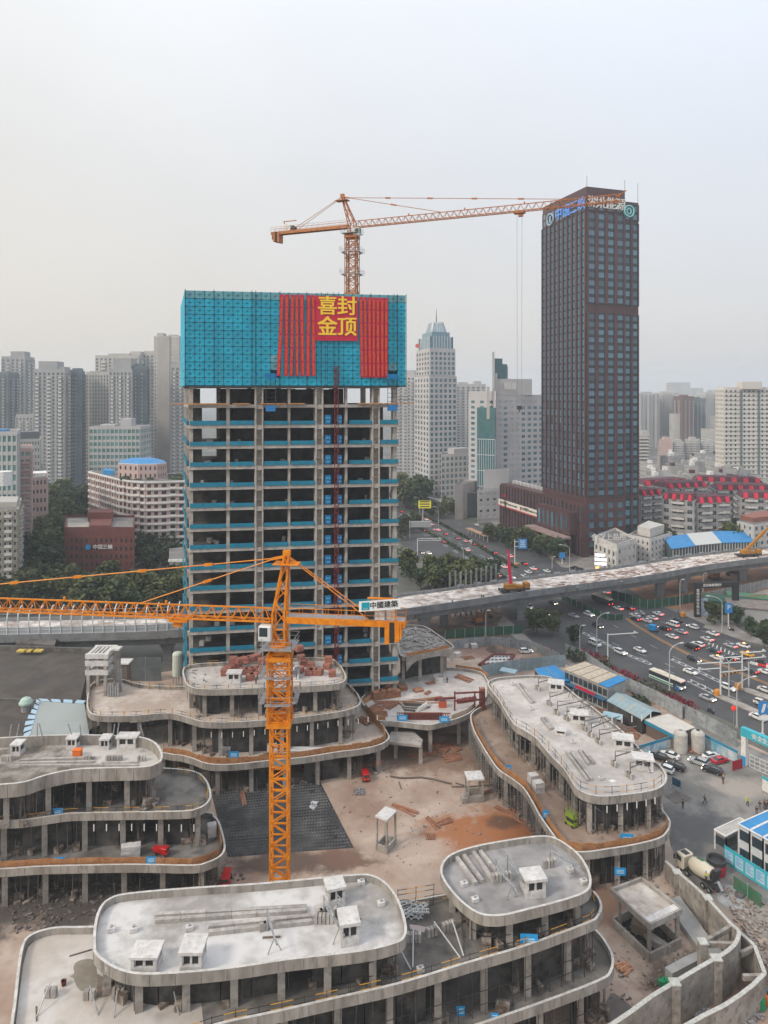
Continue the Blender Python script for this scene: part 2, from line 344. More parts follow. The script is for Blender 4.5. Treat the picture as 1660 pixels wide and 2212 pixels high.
def chevrons(c, pts, wid=1.6):
    P = PL(c, pts, 0); Q = [p+Vector((wid*.78, wid*.62, 0)) for p in P]
    stripe(P, .22, PAINTW); stripe(Q, .22, PAINTW)
    for a, b in zip(resample(P, 2.2, False), resample(Q, 2.2, False)):
        d = (P[-1]-P[0]).normalized()
        stripe([a, a.lerp(b, .5)+d*.9, b], .3, PAINTW, .058, name='chevron_marking')
chevrons('6', [(505, 590), (620, 645), (715, 695), (800, 735), (930, 790)], 1.1)
chevrons('6', [(1055, 755), (1140, 795), (1250, 845), (1330, 885), (1450, 940)], 1.2)
chevrons('6', [(1160, 890), (1250, 935), (1345, 985)], 1.8)
for pts in ([(430,560),(620,640),(860,740),(1050,830),(1300,930),(1660,1080)],[(560,590),(760,680),(1000,770),(1230,870),(1400,930)],
            [(700, 540), (880, 640), (1080, 740), (1300, 830), (1660, 985)], [(900, 540), (1060, 620), (1280, 710), (1480, 790), (1660, 860)],
            [(1000, 520), (1180, 600), (1380, 690), (1560, 760), (1660, 800)], [(1110, 520), (1280, 590), (1460, 660), (1660, 735)]):
    stripe(PL('6', pts, 0), .16, PAINTW, dash=(3, 6))
for pts in ([(100, 335), (300, 440), (470, 540), (640, 640), (850, 760)], [(120, 300), (330, 400), (560, 520), (800, 650), (980, 740)],
            [(160, 275), (420, 400), (640, 500), (900, 620), (1150, 730)], [(200, 400), (420, 520), (650, 650), (800, 740)]):
    stripe(PL('h', pts, 0), .2, PAINTW, dash=(5, 8))
stripe(PL('h', [(1230, 895), (1330, 935), (1500, 1010), (1640, 1070)], 0), .3, PAINTY)
for k in range(9):   # stop line and zebra bars before the far lanes
    a = G('n', 600+70*k, 1235+33*k); stripe([a, a+Vector((1.5, 2.6, 0))], .3, PAINTW, .056, name='zebra_bar')
def hedge(c, pts, w, h, label):
    P = resample(PL(c, pts, 0), 1.2, False); b = B(); r = random.Random(5)
    for p, q in zip(P, P[1:]):
        for k in range(16):
            x = p.lerp(q, r.random())+Vector((r.uniform(-w, w)/2, r.uniform(-w, w)/2, r.uniform(.05, h)))
            e = r.uniform(.2,.42); u_ = Vector((r.uniform(-1,1),r.uniform(-1,1),r.uniform(-.6,.6))).normalized()*e; v_ = u_.cross(Vector((r.uniform(-1,1),r.uniform(-1,1),1))).normalized()*e
            b.quad(x-u_-v_, x+u_-v_, x+u_+v_, x-u_+v_)
    return b, label
b, l = hedge('h', [(95, 322), (240, 395), (430, 495), (600, 590), (760, 690), (860, 765)], 1.6, 1.1, '')
tag(b.put('hedge', TREED, fix=False), 'long clipped green hedge between the near carriageways of the avenue', 'hedge')
b, l = hedge('h', [(260, 300), (430, 380), (600, 480), (760, 580), (900, 660), (960, 690)], 1.6, 1.1, '')
tag(b.put('hedge', TREED, fix=False), 'long clipped green hedge along the middle of the avenue', 'hedge')
# ---------------------------------------------------------------- flyover
FLY = T('flyover', 'unfinished concrete flyover crossing the picture behind the tower', 'flyover', (0, 200, 0))
NE = smooth(PL('d',[(-80,1381),(0,1378.5),(160,1375.5),(325,1371),(399,1366),(560,1356),(720,1342),(869,1322),(1010,1302),(1130,1284),(1323,1258),(1395,1248.5),(1534,1224),(1660,1208),(1780,1196)],9),3,False)
def side(P, d):
    o = []
    for i, p in enumerate(P):
        t = P[min(i+1, len(P)-1)]-P[max(i-1, 0)]; t.z = 0; t.normalize(); o.append(Vector((p.x-t.y*d, p.y+t.x*d, p.z)))
    return o
def ribbon(P, a, b, z0, z1):
    A, C = side(P, a), side(P, b); m = B()
    for i in range(len(P)-1):
        m.hexa([(v.x, v.y, z) for z in (z0, z1) for v in (A[i], A[i+1], C[i+1], C[i])])
    return m
FW = 13.5
FLYDK = mat('flyover_deck', (.33, .28, .25), (.66, .61, .57), .22, bump=.2, c3=(.24, .17, .13), s3=.5, lo=.42, hi=.56)
FLYC = mat('flyover_concrete', (.17, .175, .18), (.25, .255, .26), .3, bump=.15, c3=(.12, .12, .125), s3=.6)
ribbon(NE, 0, FW, 8.2, 9).put('deck', FLYDK, FLY)
ribbon(NE, 1.6, FW-1.6, 5.7, 8.197).put('girder', FLYC, FLY)
ribbon(NE, -.35, 0, 7.9, 9.9).put('parapet', FLYC, FLY)
ribbon(NE, FW, FW+.35, 7.9, 9.9).put('parapet', FLYC, FLY)
NEL = [p for p in NE if p.x < -38]; NER = [p for p in NE if p.x > 0]
rp = resample(NEL, 2.7, False)
q0 = B()
for k in range(7):
    t = k/6*1.35; r_ = 3.4
    pass
def rib(p):
    t = Vector((1, .03, 0)); n = Vector((-t.y, t.x, 0)); pts = [p+UP*.9, p+UP*4.6]
    for k in range(1, 7):
        a = k/6*1.25; pts.append(p+UP*(4.6+3.2*math.sin(a))+n*(3.2*(1-math.cos(a))))
    return B().path(pts, .17, 5)
for p in rp: rib(p).put('noise_barrier_rib', mat('pale_rib', (.58, .64, .66), rough=.4), FLY)
for z in (9.95, 10.9, 11.9, 13.0): 
    b = B(); b.path([p+UP*(z-9) for p in rp], .07, 5); b.put('barrier_rail', STEEL, FLY)
ribbon(NEL, .05, .12, 9.92, 11.6).put('barrier_panel', mat('grey_acrylic', (.36, .38, .40), rough=.3), FLY)
b = B()
for dz, dn in ((7.0, 1.1), (7.6, 2.0)): b.path([Vector((p.x-.03*dn, p.y+dn, 9+dz-1.2)) for p in rp], .06, 5)
b.put('barrier_rail', STEEL, FLY)
def pier(p, w=1.8, cap=True):
    b = B().base((p.x, p.y, 0), (w, 1.6, 5.0)); b.put('pier', FLYC, FLY)
    if cap: B().hexa([(p.x+sx*a,p.y+sy*.9,z) for z,a in ((3.6,w*.51),(5.69,w*1.0)) for sx,sy in ((-1,-1),(1,-1),(1,1),(-1,1))]).put('pier_cap',FLYC,FLY)
for u in (-20, 122, 345): 
    q = min(NE, key=lambda p: abs(CX+F*p.x/p.y-u)); pier(q+Vector((0, 4, 0)), 2.4)
for u, s in ((925, 4), (957, 9), (1130, 3), (1420, 5), (1465, 4), (1600, 5), (700, 5), (540, 5)):
    q = min(NE, key=lambda p: abs(CX+F*p.x/p.y-u)); pier(q+Vector((0, s, 0)), 2.6)
r = random.Random(3); b = B(); b2 = B()                         # boards and forms lying over the deck
DK = side(NER, FW/2)
for i in range(380):
    k = r.randrange(len(DK)//3,len(DK)-1) if i > 25 else r.randrange(len(DK)-1); p = DK[k].lerp(DK[k+1],r.random()); t = (DK[k+1]-DK[k]).normalized(); n = Vector((-t.y,t.x,0))
    c = p+n*r.uniform(-5.8,5.8); (b if r.random() < .6 else b2).base((c.x,c.y,9.003),(r.uniform(1,4),r.uniform(.25,1.1),r.uniform(.05,.3)),math.atan2(t.y,t.x)+r.choice((0,0,1.57,r.uniform(-.4,.4))))
o = b.put('formwork_boards', mat('pale_boards', (.55, .48, .44), (.75, .70, .66), .7), FLY); o['kind'] = 'stuff'
o = b2.put('formwork_beams', mat('dark_boards', (.22, .13, .10), (.34, .25, .21), .7), FLY); o['kind'] = 'stuff'
b = B()
for p in resample(side(NER, FW-.2), 2.4, False): b.bar(p, p+UP*1.5, .06)
b.put('guard_posts', STEEL, FLY)['kind'] = 'stuff'
for p in resample(side([p for p in NE if p.x > 30], FW+.5), 3.2, False)[::2]:
    B().base((p.x, p.y, 9.1), (2.4, .12, 1.2), .35).put('edge_form', mat('edge_form_grey', (.3, .31, .32), (.42, .43, .43), 1), FLY)
# ---------------------------------------------------------------- haze
hb = B().box((0, 2050, 89), (5900, 4700, 180.4)).put('haze', None); hb['kind'] = 'stuff'
hm = bpy.data.materials.new('haze_air'); hm.use_nodes = True; t_ = hm.node_tree; t_.nodes.clear()
vo = t_.nodes.new('ShaderNodeVolumePrincipled'); vo.inputs['Color'].default_value = (.84, .92, 1.0, 1); vo.inputs['Density'].default_value = .00024
vo.inputs['Anisotropy'].default_value = .2
mo = t_.nodes.new('ShaderNodeOutputMaterial'); t_.links.new(vo.outputs[0], mo.inputs['Volume'])
hb.data.materials[0] = hm

BITS = mat('rubble_bits', (.16, .11, .085), (.42, .37, .33), 3, rnd=.2)
rubble('rubble', PL('d', [(640, 1640), (1000, 1600), (1180, 1790), (1130, 1850), (800, 1900), (690, 1700)], 0), .03, 650, BITS, None, .04, .28, 2)
rubble('rubble',PL('d',[(0,1925),(470,1880),(560,1900),(220,1940),(200,1985),(30,2020)],0),.03,700,mat('dark_rubble',(.05,.042,.036),(.22,.19,.165),2),None,.06,.45,3)
rubble('rubble', PL('f', [(560, 130), (1200, 800), (900, 1250), (-50, 1800), (-50, 1000)], 0), .06, 420, BITS, None, .05, .3, 4)
rubble('rubble', PL('f', [(1150, 380), (1700, 600), (1700, 1800), (1300, 1850), (1600, 1300), (1350, 850)], 0), .09, 700, BITS, None, .06, .5, 5)
# ================================================================ TOWER UNDER CONSTRUCTION
O_ = Vector((-40.7, 145, 0)); E1 = Vector((43.6, 7.0, 0)); E2 = Vector((-8.1, 25, 0))
def mp(a, b, z=0.): return O_+E1*a+E2*b+UP*z
def au(u): return (u-409)/450.
def uu(x): return 378.1+x/3.149
TW = T('concrete_tower', 'bare concrete office tower under construction, open floors with blue safety bands', 'building', O_)
def tbox(a0, a1, b0, b1, z0, z1, m=None):
    m = m or B(); return m.hexa([mp(a, b, z) for z in (z0, z1) for a, b in ((a0, b0), (a1, b0), (a1, b1), (a0, b1))])
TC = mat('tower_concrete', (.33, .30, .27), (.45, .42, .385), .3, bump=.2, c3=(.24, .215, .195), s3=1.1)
TCD = mat('tower_concrete_shaded', (.05, .047, .046), (.095, .09, .087), .3, c3=(.04, .038, .038), s3=.4)  # inner copy of the tower concrete, interior shade darkened into its colour
FZ = [65.3-4.31*k for k in range(-2, 16)]
FZ = [z for z in FZ if z > 2]
lastb = None
for z in FZ:
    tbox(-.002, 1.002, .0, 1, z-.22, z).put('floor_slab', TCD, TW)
    tbox(-.004, 1.004, -.012, .012, z-.62, z+.03).put('edge_beam', TC, TW)
    tbox(-.006, .012, .0125, 1, z-.62, z+.03).put('edge_beam', TC, TW)
COLS = [(0, .018), (uu(343), uu(364)), (uu(757), uu(772)), (uu(1150), uu(1166)), (uu(1487), uu(1515))]
for i, (a, c) in enumerate(COLS):
    a0, a1 = (a, c) if i == 0 else (au(a), au(c))
    tbox(a0, a1, .014, .06, 0, 73.3).put('column', TC, TW)
for x0, x1 in ((530, 585), (938, 992), (1332, 1386)):                   # the wide piers: two ribs and a recessed wall with ledges
    a0, a1 = au(uu(x0)), au(uu(x1)); w = .006
    pr = tbox(a0+w, a1-w, .022, .05, 0, 73.3).put('pier_wall', TC, TW)
    tbox(a0, a0+w, -.02, .05, 0, 73.35).put('pier_rib', TC, TW); tbox(a1-w, a1, -.02, .05, 0, 73.35).put('pier_rib', TC, TW)
    b = B()
    for z in FZ: tbox(a0+w, a1-w, -.004, .022, z+1.4, z+1.55, b); tbox(a0+w, a1-w, -.016, .022, z-.9, z-.62, b)
    b.put('pier_ledge', TC, TW)
for bb in (.28, .55, .8): tbox(-.004, .012, bb, bb+.05, 0, 73.3).put('column', TC, TW)
for a in (0, .17, .34, .5, .67, .82, .98): tbox(a, a+.02, .93, .995, 0, 73.3).put('column', TC, TW)
for a0, a1, b0, b1 in ((.22, .31, .42, .9), (.45, .63, .42, .9), (.63, .78, .55, .9)):
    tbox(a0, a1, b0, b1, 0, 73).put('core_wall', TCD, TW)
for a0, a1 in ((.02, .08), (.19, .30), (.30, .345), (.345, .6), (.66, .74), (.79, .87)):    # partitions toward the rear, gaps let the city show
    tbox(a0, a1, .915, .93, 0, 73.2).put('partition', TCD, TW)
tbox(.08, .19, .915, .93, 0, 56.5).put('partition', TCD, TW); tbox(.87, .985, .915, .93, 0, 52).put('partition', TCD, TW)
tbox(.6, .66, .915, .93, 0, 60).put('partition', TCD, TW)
for k, z in enumerate(FZ):                                              # dark partition walls added behind the open front to block light, floor by floor
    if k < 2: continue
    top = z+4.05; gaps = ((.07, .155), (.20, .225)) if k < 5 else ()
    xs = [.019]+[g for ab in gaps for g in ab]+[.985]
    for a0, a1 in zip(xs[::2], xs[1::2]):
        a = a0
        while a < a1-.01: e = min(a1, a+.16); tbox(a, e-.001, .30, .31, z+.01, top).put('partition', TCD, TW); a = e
    if k > 4: tbox(.9, .985, .14, .15, z+.01, top).put('partition', TCD, TW); tbox(.012, .02, .35, .9, z+.01, top).put('added_side_partition', TCD, TW)
bays = [(98, 341), (358, 527), (588, 757), (770, 937), (1168, 1330), (1386, 1520)]
r = random.Random(2)
for k, z in enumerate(FZ):
    if z > 66: continue
    for i, (x0, x1) in enumerate(bays):
        tbox(au(uu(x0))+.002, au(uu(x1))-.002, -.018, -.013, z+.08, z+.95+r.uniform(-.06, .06)).put('safety_net', NETB, TW)
    for j in range(3): tbox(-.012, -.0065, .03+.33*j, .33+.33*j, z+.05, z+1.0).put('safety_net', NETB, TW)
    if r.random() < .6:
        b = B()
        for _ in range(r.randrange(3, 9)):
            a = r.choice((.06, .1, .2, .45, .63, .85))+r.uniform(0, .05); c = mp(a, .12+r.random()*.15, z)
            b.base(c, (r.uniform(.5, 1.4), .8, r.uniform(.4, 1.1)))
        b.put('stacked_blocks', mat('pale_block', (.42, .40, .38), (.5, .49, .47), 2), TW)
# hoist mast and landing doors
HM = T('hoist_mast', 'dark red lattice hoist mast running up the tower front', 'hoist mast', mp(.688, -.07))
hp = mp(.688, -.07); w = .75
for z in range(0, 76, 6):
    b = B()
    for sx in (-1, 1):
        for sy in (-1, 1): b.bar(hp+Vector((sx*w/2, sy*w/2, z+.01)), hp+Vector((sx*w/2, sy*w/2, z+5.99)), .13)
    for k in range(4):
        for s in (-1, 1):
            b.bar(hp+Vector((-w/2, s*w/2, z+1.5*k)), hp+Vector((w/2, s*w/2, z+1.5*k)), .1)
            b.bar(hp+Vector((-w/2, s*w/2, z+1.5*k)), hp+Vector((w/2, s*w/2, z+1.5*k+1.5)), .1)
    b.put('mast_section', REDST, HM)
DOORB = mat('hoist_door_blue', (.0, .12, .30), (.0, .16, .36), 1)
DOORL = mat('door_plate_cyan', (.10, .45, .75), rough=.5)
for z in FZ:
    if z > 66: continue
    for x0, x1 in ((1003, 1046), (1088, 1120)):
        d = tbox(au(uu(x0)), au(uu(x1)), -.017, -.012, z+.1, z+2.1).put('landing_door', DOORB, TW)
        b = B(); am = (au(uu(x0))+au(uu(x1)))/2
        for s in (-.008, .003): tbox(am+s, am+s+.006, -.019, -.0171, z+1.35, z+1.65, b); 
        tbox(am-.006, am+.008, -.019, -.0171, z+.6, z+.8, b)
        b.put('door_plate', DOORL, d)
tbox(au(uu(1050)), au(uu(1084)), -.025, -.0125, 0, .4).put('hoist_base', TC, TW)
# orange catch platforms jutting out at one floor
b = B()
for a0, a1 in ((-.085, .18), (.20, .28), (.33, .45), (.46, .54), (.80, .92), (.93, 1.075)):
    b.hexa([mp(a, bb, z) for z in (69.75, 69.95) for a, bb in ((a0, -.05), (a1, -.05), (a1, -.02), (a0, -.02))])
b.put('catch_platform', mat('platform_timber', (.45, .19, .06), (.55, .28, .11), 1), TW)
b = B()
for a in (1.01, 1.03, 1.05, 1.07): b.bar(mp(a, -.02, 69.95), mp(a, -.02, 71.4), .07)
for z in (70.6, 71.4): b.bar(mp(1.005, -.02, z), mp(1.075, -.02, z), .07)
b.put('platform_rail', DARKST, TW)
# ---------------------------------------------------------------- climbing screen
A0, A1 = -.02, 1.034; BF = -.045
SCR = T('climbing_screen', 'cyan perforated sheet climbing screen wrapped round the top of the concrete tower', 'climbing screen', mp(0, 0, 73.6))
NC, NR = 24, 12; ZB, ZT = 73.7, 93.4
da, dz = (A1-A0)/NC, (ZT-ZB)/NR
def panel(b_, diag=True):
    return b_
root = SCR
w0 = E1*da; n0 = Vector((E1.y, -E1.x, 0)).normalized()
def panel_meshes():
    pm = B(); pm.hexa([Vector((0,0,0)),w0*.985,w0*.985+n0*-.06,n0*-.06,UP*dz*.985,w0*.985+UP*dz*.985,w0*.985+UP*dz*.985+n0*-.06,UP*dz*.985+n0*-.06])
    o = pm.put('screen_panel', CYAN); fb = B(); e = n0*.05
    for p, q in ((Vector(), w0), (Vector(), UP*dz)): fb.bar(p+e, q+e, .075)
    c_ = w0/2+UP*dz/2
    for p in (Vector(), w0, UP*dz, w0+UP*dz): fb.bar(p+e, c_+e, .035)
    for p, q in ((w0/2, w0/2+UP*dz), (UP*dz/2, w0+UP*dz/2)): fb.bar(p+e, q+e, .03)
    f = fb.put('panel_frame', mat('screen_frame', (.004, .045, .065), rough=.6))
    return o, f
pp, pf = panel_meshes()
PMESH, FMESH = pp.data, pf.data; bpy.data.objects.remove(pp); bpy.data.objects.remove(pf)
PALE = mat('cyan_mesh_pale', (.16, .40, .45), (.10, .35, .42), .5, rough=.6, rnd=.1)
for i in range(NC):
    for j in range(NR):
        if (i, j) in ((9, 1), (22, 1)): continue
        p = mp(A0+da*i, BF, ZB+dz*j)-Vector(SCR.location)
        o = inst('screen_panel', PMESH, SCR, p)
        if j == NR-1 or (i, j) in ((9, 2), (22, 2), (9, 3)):
            o.material_slots[0].link = 'OBJECT'; o.material_slots[0].material = PALE
        inst('panel_frame', FMESH, o, (0, 0, 0))
# left side of the screen
for i in range(5):
    b0, b1 = BF+(1.04-BF)*i/5, BF+(1.04-BF)*(i+.96)/5
    for j in range(NR):
        z = ZB+dz*j; p = [mp(A0-.002, b0, z), mp(A0-.002, b1, z), mp(A0-.002, b1, z+dz*.95), mp(A0-.002, b0, z+dz*.95)]
        B().hexa(p+[q+Vector((.06, 0, 0)) for q in p]).put('screen_panel', CYAN, SCR)
for bb, s in ((1.04, 0), ):
    tbox(A0, A1, bb, bb+.002, ZB, ZT).put('rear_screen', CYAN, SCR)
tbox(A1-.002, A1, BF+.004, 1.038, ZB, ZT).put('side_screen', CYAN, SCR)
b = B()
for a in [A0+da*k for k in (0,3,7,7.4,10,12.9,14.5,15.2,15.8,16.4,20,22.6,23,24)]: b.bar(mp(a,BF-.012,ZB-.15),mp(a,BF-.012,ZT+.25),.11)
b.put('screen_mast', mat('screen_mast_dark', (.004, .04, .06), rough=.5), SCR)
tbox(A0, A1, BF, BF+.03, ZB-.25, ZB-.03).put('screen_foot', mat('screen_mast_dark', (.004, .04, .06)), SCR)
tbox(-.006, 1.006, .01, .99, 73.3, 73.68).put('top_slab', TCD, TW)
tbox(.02, .98, .05, .95, 85.5, 86).put('roof_slab', TC, TW)
for a in (.05, .3, .65, .95):
    for bb in (.1, .9): tbox(a-.01, a+.01, bb-.02, bb+.02, 73.7, 85.5).put('column', TC, TW)
# two loading platforms let out below the screen
for k,(ul,lab) in enumerate(((577,'dark blue hoist cage hanging below the screen left of the red banners'),(841,'dark blue hoist cage hanging below the right end of the screen'))):
    a = (ul-400)/476*(A1-A0)+A0; p0 = mp(a,BF-.05); c = T('loading_cage',lab,'hoist cage',p0+UP*68,'loading cages below the screen'); x1 = E1.normalized()
    B().hexa([p0+x1*sx*1.15+n0*ny+UP*z for z in (75.1, 76.2) for sx, ny in ((-1, 0), (1, 0), (1, .9), (-1, .9))]).put('top_tray', DOORB, c)
    B().hexa([p0+x1*sx*1.0+n0*ny+UP*z for z in (68.3,69.5) for sx,ny in ((-1,0),(1,0),(1,.9),(-1,.9))]).put('lower_tray',mat('bright_blue_tarp',(.01,.16,.42),rough=.6),c)
    b = B()
    for s in (-1, 1): b.bar(p0+x1*s+n0*.1+UP*68.3, p0+x1*s+n0*.1+UP*76.2, .12)
    for z in (70.3, 71.2, 72.1, 73, 74): b.bar(p0-x1+n0*.1+UP*z, p0+x1+n0*.1+UP*z, .09)
    b.put('ladder_frame', DARKST, c)
# ---------------------------------------------------------------- banners
def sp(x, y, d=-.062): u, v = uv('s', x, y); a = (u-400)/474*(A1-A0)+A0; Y = mp(a, d).y; return mp(a, d, HC-(v-HY)*Y/F)
BN = T('red_banner', 'big square red banner with four large yellow characters', 'banner', sp(870, 690))
x1 = E1.normalized()
z1, z0 = sp(570, 70).z, sp(570, 695).z; l, rr = sp(572, 400), sp(1166, 400); z1 -= .1
def cloth(l, rr, z0, z1, wob=.1, sh=0, nx=4, nz=14, seed=0):
    m = B(); q = random.Random(seed); vs = []
    ph = q.random()*6
    for j in range(nz+1):
        for i in range(nx+1):
            t = i/nx; s = j/nz; p = l.lerp(rr, t); off = math.sin(ph+t*5+s*4)*wob*(1-s)+.03
            p = p+n0*off+x1*(sh*(1-s)**1.3+.25*wob*math.sin(ph*2+s*9)*(1-s)); vs.append((p.x, p.y, z0+(z1-z0)*s))
    n = nx+1
    m.add(vs, [(j*n+i, j*n+i+1, (j+1)*n+i+1, (j+1)*n+i) for j in range(nz) for i in range(nx)])
    return m
cloth(l, rr, z0, z1, .02).put('cloth', RED, BN, fix=False)
W_ = (rr-l).length; H_ = z1-z0
for ch, fx, fz in (('喜', .285, .755), ('封', .745, .755), ('金', .285, .29), ('顶', .745, .29)):
    p = l.lerp(rr, fx)+n0*.14; text(ch, 4.3, GOLD, BN, (p.x, p.y, z0+H_*fz), x1, UP, 'character', .02, .085)
# long vertical strips with many small characters
S1 = '热烈祝贺本工程主体结构全面顺利封顶钢构公司全体员工恭祝建筑安装集团有限公司贺'
strips = [(88,140,46,104,0),(158,212,142,208,0),(236,282,222,280,0),(296,345,298,352,0),(358,416,372,424,0),(456,510,448,505,0),(520,568,530,580,0),
          (1188,1235,1206,1252,1),(1244,1292,1258,1304,1),(1304,1358,1310,1362,1),(1364,1418,1366,1418,1),(1424,1476,1428,1478,1),(1484,1540,1486,1538,1),(1546,1596,1540,1588,1)]
ordn = ['leftmost', 'second', 'third', 'fourth', 'fifth', 'sixth', 'seventh']
for k, (a, c, a2, c2, g) in enumerate(strips):
    yt, yb = (45+12*(a/570), 1188) if g == 0 else (84+16*((a-1188)/400), 1208)
    tl, tr, bl, br = sp(a, yt), sp(c, yt+2), sp(a2, yb), sp(c2, yb)
    no = ordn[k if g == 0 else k-7]
    t = T('strip_banner',f'long narrow red strip of small characters, {no} of those {"left" if g == 0 else "right"} of the big banner','banner',tl,'red strip banners on the screen')
    sh = (bl-tl).dot(x1); m = cloth(tl, tr, bl.z, tl.z-.15, .10 if g == 0 else .05, sh, 3, 16, k); m.put('cloth', RED, t, fix=False)
    q = random.Random(k); body = ''.join(S1[(i*7+k*5) % (len(S1)-3)] for i in range(24))+'有限公司贺'
    n = len(body); hgt = tl.z-.15-bl.z
    s = hgt/n*1.02; mid = (tl+tr)/2
    cu = body[:]
    half = len(body)//2
    for part in range(6):
        seg = body[part*n//6:(part+1)*n//6]; st = 1-(part*n//6+(len(seg))/2)/n*.97-.025
        p = mid+x1*(sh*(1-st)**1.3)+n0*.2
        text('\n'.join(seg), s*.82, ORG, t, (p.x, p.y, bl.z+hgt*st), x1+UP*0, UP-x1*(sh/hgt), 'lettering', .01, .02, lh=1.0)
# ================================================================ TOWER CRANES
def xy(ang): return Vector((math.cos(ang), math.sin(ang), 0)), Vector((-math.sin(ang), math.cos(ang), 0))
def lattice_mast(b, p, w, h, ang, n, ch=.2, br=.1):
    ex, ey = xy(ang); C = [ex*sx*w/2+ey*sy*w/2 for sx, sy in ((-1, -1), (1, -1), (1, 1), (-1, 1))]
    for c in C: b.bar(p+c, p+c+UP*(h-.004), ch)
    for i in range(4):
        a, c = C[i], C[(i+1) % 4]
        for k in range(n):
            z0, z1 = h*k/n, h*(k+1)/n
            b.bar(p+a+UP*z0, p+c+UP*z0, br)
            if k % 2: b.bar(p+a+UP*z0, p+c+UP*z1, br)
            else: b.bar(p+c+UP*z0, p+a+UP*z1, br)
    return b
def jib_section(b, p, ex, ey, L, hw, h, n, ch, br):
    for s in (-1, 1): b.bar(p+ey*s*hw, p+ey*s*hw+ex*(L-.01), ch)
    b.bar(p+UP*h, p+UP*h+ex*(L-.01), ch)
    for k in range(n):
        x0, x1_, xm = L*k/n, L*(k+1)/n, L*(k+.5)/n
        for s in (-1, 1):
            b.bar(p+ex*x0+ey*s*hw, p+ex*xm+UP*h, br); b.bar(p+ex*xm+UP*h, p+ex*x1_+ey*s*hw, br)
        b.bar(p+ex*x0-ey*hw, p+ex*x0+ey*hw, br); b.bar(p+ex*x0-ey*hw, p+ex*x1_+ey*hw, br)
    return b
def rail(b, pts, h=1.1, w=.05, step=1.5):
    for a, c in zip(pts, pts[1:]):
        for z in (.55, h): b.bar(a+UP*z, c+UP*z, w)
        n = max(1, int((c-a).length/step))
        for k in range(n+1): q = a.lerp(c, k/n); b.bar(q, q+UP*h, w)
    return b
def crane(name, label, base, zring, zjib, ang, Lj, Lc, m, msec, w, apex, tie, hook, cagez, sign, kk=1.0, steps=0):
    c = T(name, label, 'tower crane', base); P = Vector((base[0], base[1], 0)); ex, ey = xy(ang); ma = ang+.12
    z = base[2]; k = 0
    while z < zring-.1:
        h = min(msec, zring-z)
        lattice_mast(B(), P+UP*z, w, h, ma, 2, .23*kk, .13*kk).put('mast_section', m, c); z += h
    if cagez:
        z0, z1 = cagez; b = B(); lattice_mast(b, P+UP*z0, w*1.28, z1-z0, ma, 5, .2, .1); 
        cx, cy_ = xy(ma)
        for q in (z0, z1-1.0): b.prism([P+cx*sx*w*.72+cy_*sy*w*.72 for sx, sy in ((-1, -1), (1, -1), (1, 1), (-1, 1))], q, q+.5)
        b.put('climbing_cage', m, c)
        b = B()
        for q in (z0+(z1-z0)*.34, z0+(z1-z0)*.70):
            for sx, sy, lx, ly in ((-1, 0, .7, 3.6), (1, 0, .7, 3.6), (0, -1, 3.6, .7), (0, 1, 3.6, .7)):
                b.box(P+cx*sx*w*.95+cy_*sy*w*.95+UP*q, (lx*w/2.4, ly*w/2.4, .1), ma)
            R4 = [P+cx*sx*w*1.1+cy_*sy*w*1.1+UP*q for sx, sy in ((-1, -1), (1, -1), (1, 1), (-1, 1), (-1, -1))]; rail(b, R4)
        b.put('work_platform', STEEL, c)
    # slewing unit
    B().cyl(P+UP*(zring+.01), P+UP*(zring+.7), w*.62, 16).put('slewing_ring', m, c)
    b = B().box(P+UP*(zring+.5),(w*1.9,w*1.9,.08),ang); rail(b,[P+ex*sx*w*.95+ey*sy*w*.95+UP*(zring+.54) for sx,sy in ((-1,-1),(1,-1),(1,1),(-1,1),(-1,-1))]); b.put('slewing_platform',STEEL,c)
    lattice_mast(B(), P+UP*(zring+.72), w*.72, zjib-zring+.4, ang, 2, .24*kk, .12*kk).put('tower_section', m, c)
    # cat head
    b = B(); t0 = zjib+1.1; top = P+ex*apex[0]+UP*apex[1]
    lo = [P+ex*sx*w*.36+ey*sy*w*.36+UP*t0 for sx,sy in ((-1,-1),(1,-1),(1,1),(-1,1))]; hi = [top+ex*sx*.25+ey*sy*.25 for sx,sy in ((-1,-1),(1,-1),(1,1),(-1,1))]
    for a, q in zip(lo, hi): b.bar(a, q, .24*kk)
    for i in range(4):
        for k in range(5):
            s0, s1 = k/5, (k+1)/5; a, q = (i, (i+1) % 4) if k % 2 else ((i+1) % 4, i)
            b.bar(lo[a].lerp(hi[a], s0), lo[q].lerp(hi[q], s1), .11*kk)
    b.put('cat_head', m, c)
    b = B().box(top-UP*1.1,(w*1.5,w*.9,.12),ang); b.box(top-ex*0+UP*.2,(.9,.7,.7),ang); b.bar(top-UP*.2,top+ex*1.9-UP*.6,.4,.3); b.put('head_sheaves',m,c)
    # jib
    L = 0; sec = Lj/9; hw, h = .65*kk, 1.55*kk
    while L < Lj-.1:
        jib_section(B(), P+ex*(w*.5+L)+UP*zjib, ex, ey, sec, hw, h, 4, .17*kk, .085*kk).put('jib_section', m, c); L += sec
    for k in range(2, 9, 2): B().box(P+ex*(w*.5+sec*k)+UP*(zjib+h+.25), (.25, .25, .5), ang).put('jib_pin', m, c)
    for d in tie:
        q = P+ex*d+UP*(zjib+h); s = top+ex*1.4-UP*.5; b = B().cyl(s, q, .075*kk, 6)
        b.put('tie_bar', m, c); n = max(2, int(d/9))
        for k in range(1, n): B().bar(s.lerp(q, (k-.06)/n), s.lerp(q, (k+.06)/n), .26*kk, .34*kk).put('tie_coupling', m, c)
    # counter jib
    b = B(); s0 = P-ex*w*.5+UP*zjib; s1 = P-ex*Lc+UP*zjib
